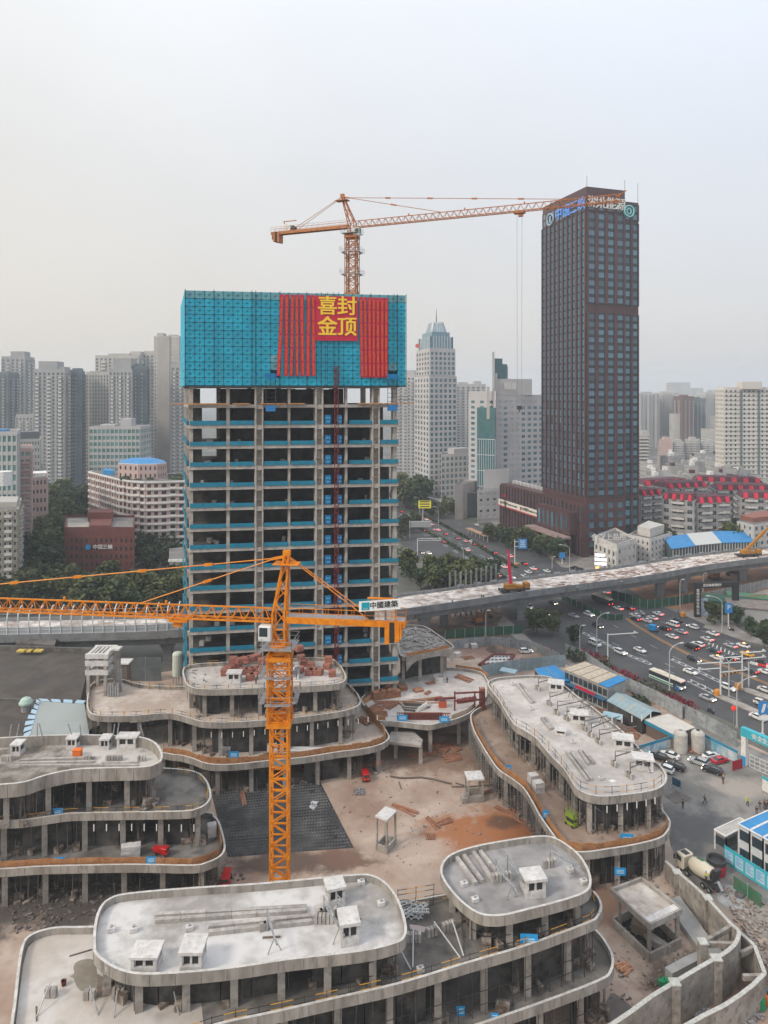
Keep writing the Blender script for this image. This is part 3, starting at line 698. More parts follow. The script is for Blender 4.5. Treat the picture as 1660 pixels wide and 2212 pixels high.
    for s in (-1, 1): b.bar(s0+ey*s*.75+UP*.35, s1+ey*s*.75+UP*.35, .22, .75)
    for k in range(9): q = s0.lerp(s1, k/8); b.bar(q-ey*.75+UP*.2, q+ey*.75+UP*.2, .16)
    b.put('counter_jib', m, c)
    B().box((s0+s1)/2+UP*.76, ((s1-s0).length, 1.3, .06), ang).put('walkway', STEEL, c)
    b = B(); 
    for s in (-1, 1): rail(b, [s0+ey*s*.9+UP*.8, s1+ey*s*.9+UP*.8])
    b.put('walkway_rail', m, c)
    for s in (-1, 1): B().cyl(top+UP*-.1+ey*s*.2, P-ex*(Lc*.72)+ey*s*.75+UP*(zjib+.8), .065*kk, 6).put('tie_rod', m, c)
    cw = P-ex*(Lc-1.0)+UP*(zjib-.5)
    for k in range(3): B().box(cw+ex*(.62*k)-UP*.15*k,(.58,2.0,2.5),ang).put('counterweight',m if k != 1 else mat('weathered_black',(.03,.025,.02)),c)
    B().box(cw+UP*.2+ex*-.45, (.2, 2.2, 1.9), ang).put('counterweight_frame', m, c)
    wn = P-ex*(Lc*.72)+UP*(zjib+.8)
    B().cyl(wn-ey*.6+UP*.6,wn+ey*.6+UP*.6,.55,12).put('winch_drum',DARKST,c); B().base(wn-ex*1.3,(1.2,1.4,1.3),ang).put('winch_motor',WHITE,c); B().base(wn-ex*2.6,(1.0,.8,1.7),ang).put('control_cabinet',WHITE,c)
    b = B().bar(wn-ex*3.3+ey*.8, wn-ex*3.3+ey*.8+UP*2.8, .22); b.bar(wn-ex*3.5+ey*.8+UP*2.7, wn+ex*.2+ey*.8+UP*2.7, .2); b.put('service_davit', m, c)
    # cab
    cab = P+ex*(w*.5+.55)+ey*sign*(w*.32)+UP*(zjib-1.35)
    k_ = B().box(cab, (1.7, 1.25, 2.0), ang).put('cab', mat('cab_white', (.62, .62, .6), rough=.4), c, bevel=.15)
    for s in (-1, 1): B().box(cab+ey*s*.63+UP*.25+ex*.15, (1.05, .03, 1.1), ang).put('cab_window', GLASS, k_)
    B().box(cab+ex*.86+UP*.2, (.03, 1.0, 1.3), ang).put('cab_window', GLASS, k_)
    # trolley, hook
    tr = P+ex*hook[0]+UP*(zjib-.35)
    b = B().box(tr, (2.4, 1.5, .3), ang); 
    for s in (-1, 1): b.cyl(tr+ex*s-ey*.8+UP*.2, tr+ex*s+ey*.8+UP*.2, .25, 8)
    b.box(tr+ex*.3-UP*.5, (1.0, .7, .7), ang); b.put('trolley', m, c)
    if hook[1]:
        b = B()
        for s in (-.55, .55): b.cyl(tr+ex*s, tr+ex*s*.9-UP*hook[1], .035, 5)
        b.put('hoist_rope', mat('rope_grey', (.2, .2, .2)), c)
        hk = tr-UP*hook[1]; b = B().box(hk-UP*.4, (1.0, .4, .9), ang); b.cyl(hk-UP*.8, hk-UP*1.4, .1, 6); b.put('hook_block', DARKST, c)
    return c, ex, ey, P
C1 = Vector(((605-830)*88/1500, 88, 0)); a1 = math.atan2(4.4, -37.7)
cr1,ex,ey,P = crane('tower_crane','bright orange tower crane in front of the concrete tower, standing in the courtyard',C1,39.6,43.2,a1,63,16.0,YEL,2.8,2.15,(-.9,51.6),(18.6,54),(13.2,0),(30.2,39.5),1,1.0)
# name board on the counter jib, facing the camera
s0 = D('m',1253,1660,85.2); s1 = D('m',1536,1640,84.6); bd = s1-s0; bx = Vector((bd.x,bd.y,0)).normalized(); fr = Vector((bx.y,-bx.x,0)); bu = UP
ln = bd.length; bx3 = bd.normalized(); zz = .62
brd = B().hexa([p+bu*e+fr*d for e in (-zz,zz) for p,d in ((s0,.05),(s1,.05),(s1,0),(s0,0))]).put('name_board',mat('sign_white',(.75,.75,.75),rough=.5),cr1)
lb = s0+bx3*(ln*.16)+fr*.06; B().hexa([lb+bx3*i*.5+bu*j*.47+fr*d for j in (-1,1) for i,d in ((-1,.02),(1,.02),(1,0),(-1,0))]).put('board_logo',mat('logo_teal',(.0,.30,.38)),brd)
text('中國建築', .88, mat('black_lettering', (.02, .02, .02)), brd, s0+bx3*(ln*.60)+fr*.08, bx3, bu, 'board_lettering', .01, .012)
text('CSCEC', .2, WHITE, brd, lb-bu*.3+fr*.03, bx3, bu, 'logo_lettering', .01)
C2 = Vector(((761-830)*170/1500, 170, 86)); a2 = math.atan2(-23.5, 58)
cr2,ex,ey,P = crane('tower_crane','rust orange tower crane high above the concrete tower, jib reaching the dark skyscraper',C2,110.6,112.6,a2,61.5,22.5,YELD,2.8,2.2,(-2.6,120.6),(23,52),(41.0,43),(96,111),-1,1.0)
b = B().bar(P+ex*61.5+UP*113.5, P+ex*63.5+UP*114.8, .2); b.put('jib_tip', YELD, cr2)
# ================================================================ PODIUM BUILDINGS WITH CURVED TERRACES
RAILB = mat('rail_black', (.03, .03, .03), rough=.6); RAILY = mat('rail_yellow', (.6, .3, .03), rough=.6)
def slab(par, poly, zt, fh=1.35, ph=.75, rim=.28, deck=CONCW, fasc=FASC, n=3, sm=True):
    "poly: outline of the parapet top; makes parapet, deck and soffit"
    P = smooth(poly, n) if sm else poly; fh *= .82
    if area2(P) < 0: P = P[::-1]
    I = offset(P, rim); k = len(P); b = B()
    V = [(p.x, p.y, zt-fh) for p in P]+[(p.x, p.y, zt) for p in P]+[(p.x, p.y, zt) for p in I]+[(p.x, p.y, zt-ph-.02) for p in I]
    ph = min(ph, fh-.32)
    b.add(V, [(r_*k+i, r_*k+(i+1) % k, (r_+1)*k+(i+1) % k, (r_+1)*k+i) for r_ in (0, 2) for i in range(k)])
    b.put('parapet', fasc, par, fix=False)
    b = B().add(V,[(k+i,k+(i+1) % k,2*k+(i+1) % k,2*k+i) for i in range(k)]); b.put('parapet_rim',mat('rim_pale_lit',(.46,.44,.41),(.60,.58,.55),1.2,c3=(.38,.36,.33),s3=2),par,fix=False)  # plaster rim, paler also because light on its upward face is painted in
    b = B()                                                               # joints of the formwork
    for p in resample([q-UP*q.z for q in P], 2.44): b.box((p.x, p.y, zt-fh*.5-.03), (.05, .05, fh-.12), math.atan2(p.y, p.x))
    b.put('formwork_joint', mat('joint_dark', (.17, .155, .14)), par)['kind'] = 'stuff'
    J = offset(P, rim*.5)
    B().add([(p.x, p.y, zt-ph) for p in J], [tuple(range(k))]).put('deck', deck, par, fix=False)
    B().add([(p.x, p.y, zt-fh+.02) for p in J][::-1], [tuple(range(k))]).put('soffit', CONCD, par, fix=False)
    return P
def columns(par, P, inset, step, z0, z1, keep=None, s=.75, start=0):
    Q = resample(offset(P, inset), step)
    for p in Q[start:-1]:
        if keep and not keep(p): continue
        B().base((p.x, p.y, z0), (s, s, z1-z0), math.atan2(p.y, p.x)).put('column', CONC, par)
def ledge(par, P, inset, z, keep=None):
    "thin steel posts of the future facade along the slab edge"
    b = B()
    for p in resample(offset(P, inset), 1.6):
        if keep and not keep(p): continue
        b.bar(p+UP*(z[0]-p.z), p+UP*(z[1]-p.z), .07)
    for zz in (z[0]+1.2, z[0]+2.6):
        Q = resample(offset(P, inset), 1.6)
        for a, c in zip(Q, Q[1:]):
            if keep and not (keep(a) and keep(c)): continue
            b.bar(a+UP*(zz-a.z), c+UP*(zz-c.z), .05)
    if b.v: b.put('facade_frame', DARKST, par)['kind'] = 'stuff'
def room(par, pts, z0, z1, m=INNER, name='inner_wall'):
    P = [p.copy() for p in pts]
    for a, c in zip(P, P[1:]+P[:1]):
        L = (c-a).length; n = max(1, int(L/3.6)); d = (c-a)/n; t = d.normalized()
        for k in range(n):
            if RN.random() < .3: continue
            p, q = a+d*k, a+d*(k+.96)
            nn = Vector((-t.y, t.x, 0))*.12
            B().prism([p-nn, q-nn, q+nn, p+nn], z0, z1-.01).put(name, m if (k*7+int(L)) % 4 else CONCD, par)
def netting(par, pts, z, h=1.15, inset=0, m=NETO, name='mesh_net'):
    P = resample(pts, 1.9, False)
    for a, c in zip(P, P[1:]):
        B().hexa([p+UP*(e+z-p.z)+d for e in (0,h+RN.uniform(-.12,.12)) for p,d in ((a,Vector((0,0,0))),(c,Vector((0,0,0))),(c,Vector((0,.06,0))),(a,Vector((0,.06,0))))]).put(name,m,par)
def handrail(par, pts, z, h=1.15, step=2.2):
    P = resample(pts, step, False); b, y = B(), B()
    for p in P: b.bar(p+UP*(z-p.z), p+UP*(z+h+.15-p.z), .06)
    for e in (.6, h):
        k = 0
        for a, c in zip(P, P[1:]):
            a2, c2 = a+UP*(z+e-a.z), c+UP*(z+e-c.z)
            for j in range(2): (y if (j+k) % 2 else b).bar(a2.lerp(c2, j/2), a2.lerp(c2, (j+1)/2), .05)
            k += 1
    b.put('handrail', RAILB, par)['kind'] = 'stuff'; y.put('handrail_band', RAILY, par)['kind'] = 'stuff'
def sign_on(par, c, x, y, z, w=1.5, h=.8):
    p = G(c, x, y, z); d = Vector((p.x*.25, p.y, 0)).normalized(); r_ = Vector((d.y, -d.x, 0))
    s = B().hexa([p+r_*i*w/2+UP*j*h/2-d*(.1+k) for j in (-1, 1) for i, k in ((-1, .04), (1, .04), (1, 0), (-1, 0))]).put('blue_sign', SIGNB, par)
    b = B()
    for zz in (.2, -.02, -.22): b.hexa([p+r_*i*w*.32+UP*(zz+j*.05)-d*k for j in (-1, 1) for i, k in ((-1, .15), (1, .15), (1, .141), (-1, .141))])
    b.put('sign_lines', mat('sign_pale', (.5, .7, .8), rough=.6), s)
def clips(par, P, z, lo, hi, step, size=.12):
    for p in resample(P, step):
        if not (lo <= CX+F*p.x/p.y <= hi) or p.y > lo+9e9: continue
        d = Vector((0, 1, 0)); q = p-d*.16
        if in_poly(q, P): continue
        B().hexa([q+Vector((sx*size/2,-.03*e,z-.95+e*.75)) for e in (0,1) for sx,_ in ((-1,0),(1,0))]+[q+Vector((sx*size/2,.06-.03*e,z-.95+e*.75)) for e in (0,1) for sx in (-1,1)] if 0 else
                 [q+Vector((sx*size/2,dy,z-1.15+e*.95)) for e in (0,1) for sx,dy in ((-1,0),(1,0),(1,.08),(-1,.08))]).put('edge_bracket',mat('white_clip',(.7,.7,.68)),par)
cam_side = lambda P: (lambda p: p.y < sum(q.y for q in P)/len(P))
def props(par, P, z0, z1, lo, hi, n, seed):
    r = random.Random(seed); b = B(); c = B(); Q1, Q2 = offset(P, lo), offset(P, hi)
    for k in range(n):
        i = r.randrange(len(P)); p = Q1[i].lerp(Q2[i], r.random()); p.z = z0
        if r.random() < .62: b.bar(p, p+Vector((r.uniform(-.3, .3), r.uniform(-.3, .3), (z1-z0)*r.choice((1, 1, .6)))), .08)
        else: c.base(p, (r.uniform(.4, 1.6), r.uniform(.3, 1), r.uniform(.2, 1.1)), r.random()*3)
    b.put('steel_props',mat('prop_rusty',(.10,.09,.085),(.19,.15,.12),2),par)['kind'] = 'stuff'; c.put('stored_material',mat('stored_mix',(.10,.07,.05),(.34,.29,.25),1.2),par)['kind'] = 'stuff'
# ---- front block
FB = T('podium_block', 'front concrete podium block with two rounded white roofs above its terraces', 'building', (0, 75, 0))
T1 = slab(FB,PL('d',[(1250,1985),(1291,2010),(1314,2039),(1327,2069),(1322,2100),(1296,2120),(1168,2169),(1015,2222),(820,2290),(400,2420),(60,2420),(60,2120),(200,2070),(860,2062),(1150,1990)],6.5),6.5,deck=DECKG,n=3)
T2 = slab(FB,PL('d',[(22,2213),(29,2164),(39,2078),(49,2036),(65,2019),(91,2008),(130,2001),(202,2000),(520,1990),(861,1947),(958,1931),(1130,1905),(1240,1906),(1279,1922),(1294,1936),(1302,1957),(1294,1980),(1271,1995),(1138,2044),(1015,2080),(864,2126),(729,2157),(599,2187),(469,2215),(380,2250),(250,2330),(10,2330)],12.6),12.6,deck=DECKG,n=3)
RA = slab(FB,PL('d',[(201,2048),(203,2000),(214,1962),(236,1940),(280,1928),(420,1916),(575,1906),(755,1889),(805,1890),(841,1912),(866,1952),(879,1998),(876,2023),(856,2038),(780,2056),(625,2074),(520,2090),(416,2101),(312,2106),(262,2098),(226,2080),(206,2062)],16.5),16.5,1.4,.8,deck=CONCW,n=3)
RB = slab(FB,PL('2',[(276,200),(282,160),(310,128),(360,104),(450,80),(600,54),(700,43),(760,51),(820,86),(870,130),(905,190),(915,240),(900,277),(850,302),(750,332),(650,357),(560,379),(490,384),(430,371),(360,321),(300,251)],16),16,1.4,.8,deck=ROOFG,n=3)
# the pale screed on the left terrace
sheet('terrace_screed',PL('d',[(34,2216),(40,2164),(50,2085),(60,2047),(76,2031),(100,2020),(140,2013),(240,2012),(420,2010),(440,2216),(300,2290),(40,2290)],11.85),11.86,mat('terrace_screed_pale',(.43,.375,.325),(.56,.53,.50),.12,bump=.15,c3=(.40,.36,.32),s3=.5),FB,None)
sheet('wet_patch',smooth(PL('t',[(1010,830),(1120,790),(1240,800),(1290,960),(1280,1180),(1090,1210),(1010,1130),(975,1040),(930,1020),(985,970),(975,900)],11.85)),11.87,mat('wet_mortar',(.20,.17,.135),(.25,.22,.18),.8),FB,None)
sheet('mortar_patch',PL('t',[(1290,980),(1440,1060),(1450,1280),(1280,1300)],11.85),11.865,mat('brown_mortar',(.16,.12,.09),(.2,.16,.13),.8),FB,None)
columns(FB, RA, 1.3, 4.6, 11.8, 15.36); columns(FB, RB, 1.3, 4.4, 11.8, 14.86)
columns(FB, T2, 1.6, 5.4, 5.7, 11.5, lambda p: p.x > -24); columns(FB, T1, 1.6, 5.4, 0, 5.2)
for P, z0, z1 in ((RA, 11.86, 15.3), (RB, 11.86, 14.8)):
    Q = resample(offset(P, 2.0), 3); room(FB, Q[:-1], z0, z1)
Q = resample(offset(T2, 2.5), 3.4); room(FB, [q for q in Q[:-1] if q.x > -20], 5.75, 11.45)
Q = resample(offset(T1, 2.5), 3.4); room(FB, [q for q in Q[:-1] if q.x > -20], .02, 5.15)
ledge(FB, T2, .9, (5.75, 11.45), lambda p: p.y < 80 and p.x > -24); ledge(FB, T1, .9, (.02, 5.15), lambda p: p.y < 80 and p.x > -24)
ledge(FB, RB, .9, (11.86, 14.8), lambda p: p.y < 79); ledge(FB, RA, .9, (11.86, 15.3), lambda p: p.y < 72 and p.x > -4)
props(FB,RA,11.86,15.3,1.0,2.6,70,1); props(FB,RB,11.86,14.8,1.0,2.6,60,2); props(FB,[p for p in T2],5.76,11.4,1.0,2.6,170,3); props(FB,T1,.03,5.1,1.0,2.6,150,4)
handrail(FB, [q for q in offset(T2, .5) if q.x > -24 and q.y < 84], 11.85)
handrail(FB, PL('d', [(860, 1945), (958, 1929)], 12.6), 12.6)
sign_on(FB, '2', 650, 485, 12.6, 1.9, 1.5); sign_on(FB, '2', 505, 808, 6.3, .8, .9); sign_on(FB, '2', 362, 780, 6.3, .9, 1)
# ---- left stack
LB = T('podium_block', 'left concrete podium block of three stacked terraces with a tall parapet', 'building', (-45, 105, 0))
L1 = slab(LB,PL('3',[(-200,1030),(0,1026),(150,1016),(300,1011),(600,1006),(850,1010),(920,996),(975,970),(998,935),(992,880),(972,815),(950,788),(925,772),(700,770),(-200,780)],6),6,1.35,.8,deck=mat('wet_brown_deck',(.09,.08,.072),(.22,.205,.19),.16,c3=(.05,.045,.04),s3=.4),n=3)
L2 = slab(LB,PL('3',[(-200,818),(0,813),(120,806),(250,787),(320,779),(500,775),(800,770),(870,760),(915,737),(936,700),(926,650),(905,617),(870,592),(800,580),(725,575),(400,560),(-200,570)],11.5),11.5,1.35,.8,deck=DECKG,n=3)
L3 = slab(LB,PL('3',[(-200,662),(0,652),(110,640),(200,611),(320,586),(450,579),(640,574),(690,560),(716,543),(720,508),(692,465),(640,441),(560,433),(400,428),(200,430),(0,441),(-200,448)],17.5),17.5,2.3,1.7,.34,deck=mat('roof_wet_screed',(.13,.11,.085),(.50,.47,.44),.09,bump=.2,c3=(.36,.33,.30),s3=.3,lo=.44,hi=.56),n=3)
for P, z0, z1, st in ((L3, 10.75, 15.2, 5.5), (L2, 5.25, 10.1, 5.5), (L1, 0, 4.6, 5.5)):
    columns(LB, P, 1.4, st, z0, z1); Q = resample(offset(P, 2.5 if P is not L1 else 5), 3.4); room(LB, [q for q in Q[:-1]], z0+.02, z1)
    ledge(LB, P, 2.6, (z0, z1), lambda p: p.y < 112)
for P, z0, z1, k in ((L3, 10.76, 15.2, 5), (L2, 5.26, 10.1, 6), (L1, .03, 4.6, 7)): props(LB, P, z0, z1, .9, 4.2, 150, k)
netting(LB,smooth(PL('3',[(-60,1014),(20,1012),(150,1003),(300,998),(600,993),(840,997),(905,985),(958,960),(982,930),(975,880),(955,820)],6),3,False),5.3,1.3)
handrail(LB, [q for q in offset(L2, .5) if q.y < 112], 10.8)
sign_on(LB, '3', 258, 770, 11.6, 1.4, 1.1); sign_on(LB, '3', 266, 985, 6.3, 1.3, 1.0); sign_on(LB, '3', 670, 983, 6.3, 1.4, 1.0)
clips(LB, L1, 6, 190, 440, 1.75)
for u0, v0 in ((20, 1600), (35, 1596), (80, 1590), (93, 1592), (158, 1590), (175, 1592), (243, 1593), (252, 1592), (312, 1593)):
    p = gp(u0, 1597, 17); B().bar(p, p+Vector((RN.uniform(-.9, .9), RN.uniform(-.5, .5), 2.4)), .13).put('brace_prop', STEEL, LB)
# ---- middle block
MB = T('podium_block', 'middle concrete podium block with curved terraces at the foot of the tower', 'building', (-10, 135, 0))
M2 = slab(MB,PL('d',[(345,1626),(370,1630),(390,1632),(415,1638.6),(439,1648),(464,1652),(512,1651),(581,1643.5),(659,1636),(732,1624.5),(771,1620),(810,1612.5),(832,1604),(842,1593),(837,1580),(826,1564),(810,1548),(788,1522),(700,1520),(560,1530),(300,1560),(200,1570),(200,1612)],6),6,1.4,.8,deck=DECKP,n=3)
M3 = slab(MB,PL('d',[(189,1500),(187,1524),(193,1539),(207,1545),(236,1547),(293,1546),(351,1541),(381,1543),(415,1553),(439,1559),(488,1560.5),(576,1556),(659,1548),(732,1538),(766,1529),(780,1518),(776,1502),(761,1484),(747,1474),(700,1468),(560,1474),(430,1482),(390,1482),(309,1479),(262,1466),(215,1469),(195,1480)],12),12,1.4,.7,deck=DECKP,n=3)
M4 = slab(MB,PL('3',[(812,175),(808,143),(830,122),(900,112),(1000,107),(1180,97),(1350,88),(1450,88),(1492,106),(1520,140),(1534,175),(1522,195),(1480,206),(1350,215),(1180,222),(1000,228),(900,228),(850,221),(822,202)],17),17,1.45,.7,deck=DECKW,n=3)
for P, z0, z1, st in ((M4, 11.3, 15.5, 5.2), (M3, 5.2, 10.6, 5.6), (M2, 0, 4.6, 6)):
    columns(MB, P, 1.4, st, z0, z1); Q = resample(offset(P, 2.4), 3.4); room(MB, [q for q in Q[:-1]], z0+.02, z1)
ledge(MB, M4, 2.2, (11.3, 15.5), lambda p: p.y < 135)
for P, z0, z1, k in ((M4, 11.31, 15.5, 8), (M3, 5.22, 10.6, 9), (M2, .03, 4.6, 10)): props(MB, P, z0, z1, .9, 3.6, 130, k)
handrail(MB, offset(M4, .5), 16.35)
handrail(MB, offset(M3, .5), 11.35)
netting(MB,smooth(PL('d',[(352,1624),(390,1627),(415,1633),(439,1642),(464,1646),(512,1645),(581,1638),(659,1630),(732,1618),(771,1614),(806,1607),(826,1599),(835,1591),(830,1580),(820,1565),(804,1550),(786,1526)],6),3,False),5.3,1.35)
clips(MB, M2, 6, 450, 830, 1.9)
sign_on(MB, '3', 1036, 517, 6.4, 1.8, 1.2)
# ---- right block
RBK = T('podium_block', 'right concrete podium block with a long pale roof on a wavy outline', 'building', (25, 115, 0))
R1 = slab(RBK,PL('d',[(1016,1551),(1023,1577),(1041,1610),(1057,1636),(1076,1662),(1103,1681),(1129,1701),(1148,1730),(1164,1760),(1184,1789),(1200,1811),(1215,1830),(1238,1840),(1272,1841),(1320,1834),(1370,1826),(1425,1812),(1444,1796),(1450,1778),(1444,1763),(1425,1740),(1380,1680),(1320,1600),(1230,1510),(1120,1500),(1050,1522),(1022,1537)],6.5),6.5,1.35,.8,deck=mat('gallery_brown',(.25,.17,.125),(.38,.295,.24),.2,bump=.2,c3=(.2,.14,.11),s3=.8),n=3)
R2 = slab(RBK,PL('5',[(72,268),(76,248),(97,235),(140,224),(250,215),(350,212),(430,222),(500,262),(600,345),(680,400),(760,465),(830,520),(900,590),(960,650),(1010,690),(1060,730),(1088,780),(1080,822),(1040,855),(960,876),(850,890),(750,899),(680,896),(620,880),(572,850),(545,810),(500,740),(440,680),(390,622),(340,565),(270,520),(220,490),(180,430),(140,360),(100,310)],12),12,1.5,.5,.3,deck=DECKW,n=3)
for P, z0, z1, st in ((R2, 5.7, 10.4, 4.8), (R1, 0, 5.0, 4.8)):
    columns(RBK, P, 1.3, st, z0, z1); Q = resample(offset(P, 2.2), 3.4); room(RBK, [q for q in Q[:-1]], z0+.02, z1)
    ledge(RBK, P, .9, (z0, z1), lambda p: True)
for P, z0, z1, k in ((R2, 5.73, 10.4, 11), (R1, .03, 5, 12)): props(RBK, P, z0, z1, .9, 2.6, 150, k)
lf = PL('5',[(85,270),(140,345),(215,470),(290,515),(385,590),(490,710),(560,815),(640,868),(760,880),(900,865),(1010,845),(1070,800)],12)
handrail(RBK, smooth(lf, 4, False), 11.5, 1.4, 2.4)
nl = PL('d',[(1022,1548),(1030,1577),(1047,1608),(1064,1634),(1084,1658),(1110,1678),(1137,1698),(1156,1726),(1174,1757),(1194,1787),(1212,1813),(1232,1832),(1270,1834),(1320,1827),(1370,1819),(1420,1806),(1438,1792),(1443,1778),(1436,1760)],6.5)
netting(RBK, smooth(nl, 4, False), 5.7, 1.5)
for x, y in ((190, 742), (400, 1000)): sign_on(RBK, '5', x, y, 6.9, .9, 1.4)
sign_on(RBK, '5', 860, 1135, 6.9, 1.9, 1.4); sign_on(RBK, 'd', 1340, 1882, 4.0, 1.6, 1.1)
clips(RBK, R2, 12, 1300, 1420, 1.6); clips(RBK, R1, 6.5, 1310, 1430, 1.6)
b = B()                                                                  # scaffold brackets below the courtyard edge
for p in resample(R1, 1.0):
    u = CX+F*p.x/p.y
    if u < 1200 and p.y < 140 and p.x < 30:
        for dz in (-.9, -2.2, -3.6): b.bar(p+Vector((-.25, -.1, dz)), p+Vector((.9, .5, dz-.6)), .07)
        b.bar(p+Vector((-.3, -.1, -5.2)), p+Vector((-.3, -.1, 0)), .07)
for p in resample(R2, 1.2):
    if p.x < 33 and (CX+F*p.x/p.y) < 1290: b.bar(p+Vector((-.1,-.1,-4.9)),p+Vector((-.1,-.1,-1.4)),.08); b.bar(p+Vector((-.1,-.1,-1.6)),p+Vector((.9,.5,-2.6)),.07)
b.put('scaffold_bracing', mat('scaffold_grey', (.2, .2, .2), (.3, .29, .28), 2), RBK)['kind'] = 'stuff'
# ---- deck between the blocks, small pavilion
DK2 = T('link_deck', 'pale concrete link deck strewn with timber between the middle and right blocks', 'terrace', (10, 145, 0))
DD = slab(DK2,PL('d',[(797,1534),(815,1556),(845,1558),(885,1562),(925,1566.5),(950,1562),(985,1553.5),(1015,1541),(1030,1527),(1044,1512),(1056,1498),(1058,1480),(1052,1464),(1040,1451),(1000,1443),(950,1441),(880,1443),(845,1470),(790,1498),(780,1515)],6.4),6.4,1.3,.7,deck=DECKW,n=2)
columns(DK2, DD, 1.6, 7, 0, 5.2)
netting(DK2, PL('d', [(786, 1515), (810, 1500), (846, 1480)], 6.4), 5.8, 1.2)
netting(DK2, PL('d', [(790, 1528), (812, 1553), (845, 1554)], 6.4), 5.8, 1.2)
netting(DK2, PL('d', [(976, 1552), (1012, 1539), (1026, 1526)], 6.4), 5.8, 1.3, m=mat('pale_net', (.5, .38, .28), (.58, .46, .36), 1))
netting(DK2, PL('d', [(985, 1441), (1036, 1448), (1062, 1466)], 6.4), 5.8, 1.2)
sign_on(DK2, '4', 515, 697, 7, 2.0, 1.2); sign_on(DK2, '4', 792, 707, 7, 2.0, 1.2)
pl = T('ledge_slab', 'small concrete canopy slab on one leg below the link deck', 'canopy', G('4', 540, 850, 0))
B().prism(PL('4', [(440, 790), (590, 790), (650, 845), (640, 880), (430, 858), (425, 820)], 4.2), 3.7, 4.2).put('canopy_slab', CONC, pl)
p = G('4',636,868,4.2); B().base((p.x,p.y+.5,0),(.7,.7,3.69)).put('leg',CONC,pl); p = G('4',470,840,4.2); B().base((p.x,p.y+1,0),(.7,.7,3.69)).put('leg',CONC,pl)
PV = T('pavilion', 'low concrete pavilion with an arch and a littered roof beside the tower foot', 'pavilion', (12, 165, 0))
PVp = slab(PV,PL('4',[(486,120),(490,88),(560,80),(650,86),(705,112),(780,165),(850,215),(842,236),(700,257),(600,272),(530,292),(490,262)],12.5),12.5,1.3,.6,deck=mat('roof_litter',(.22,.19,.17),(.46,.41,.37),.5,c3=(.12,.11,.10),s3=1.2),n=3)
columns(PV, PVp, .9, 5.5, 5.7, 11.85); Q = resample(offset(PVp, 3.6), 3.4); room(PV, Q[:-1], 5.72, 11.2)
b = B(); A_ = G('4', 540, 300, 12.2); C_ = G('4', 850, 240, 12.2)
for k in range(10):
    s0, s1 = k/10, (k+1)/10; h0, h1 = [11.3-2.2*(2*s-1)**4 for s in (s0, s1)]
    p,q = A_.lerp(C_,s0),A_.lerp(C_,s1); b.hexa([Vector((p.x,p.y-.3,h0)),Vector((q.x,q.y-.3,h1)),Vector((q.x,q.y+.3,h1)),Vector((p.x,p.y+.3,h0)),Vector((p.x,p.y-.3,12.45)),Vector((q.x,q.y-.3,12.45)),Vector((q.x,q.y+.3,12.45)),Vector((p.x,p.y+.3,12.45))])
b.put('arched_beam', CONC, PV)
netting(PV, [A_+UP*.5, C_+UP*.5], 12.0, 1.2)
b = B(); r = random.Random(8)
for k in range(150):
    p = G('4', r.uniform(495, 790), r.uniform(100, 240), 12.0)
    if in_poly(p, PVp): b.base((p.x, p.y, 11.91), (r.uniform(.3, 2.6), r.uniform(.1, .5), r.uniform(.05, .4)), r.random()*3)
b.put('roof_debris', mat('debris_mix', (.3, .28, .27), (.5, .47, .44), 1.5, rnd=.2), PV)['kind'] = 'stuff'
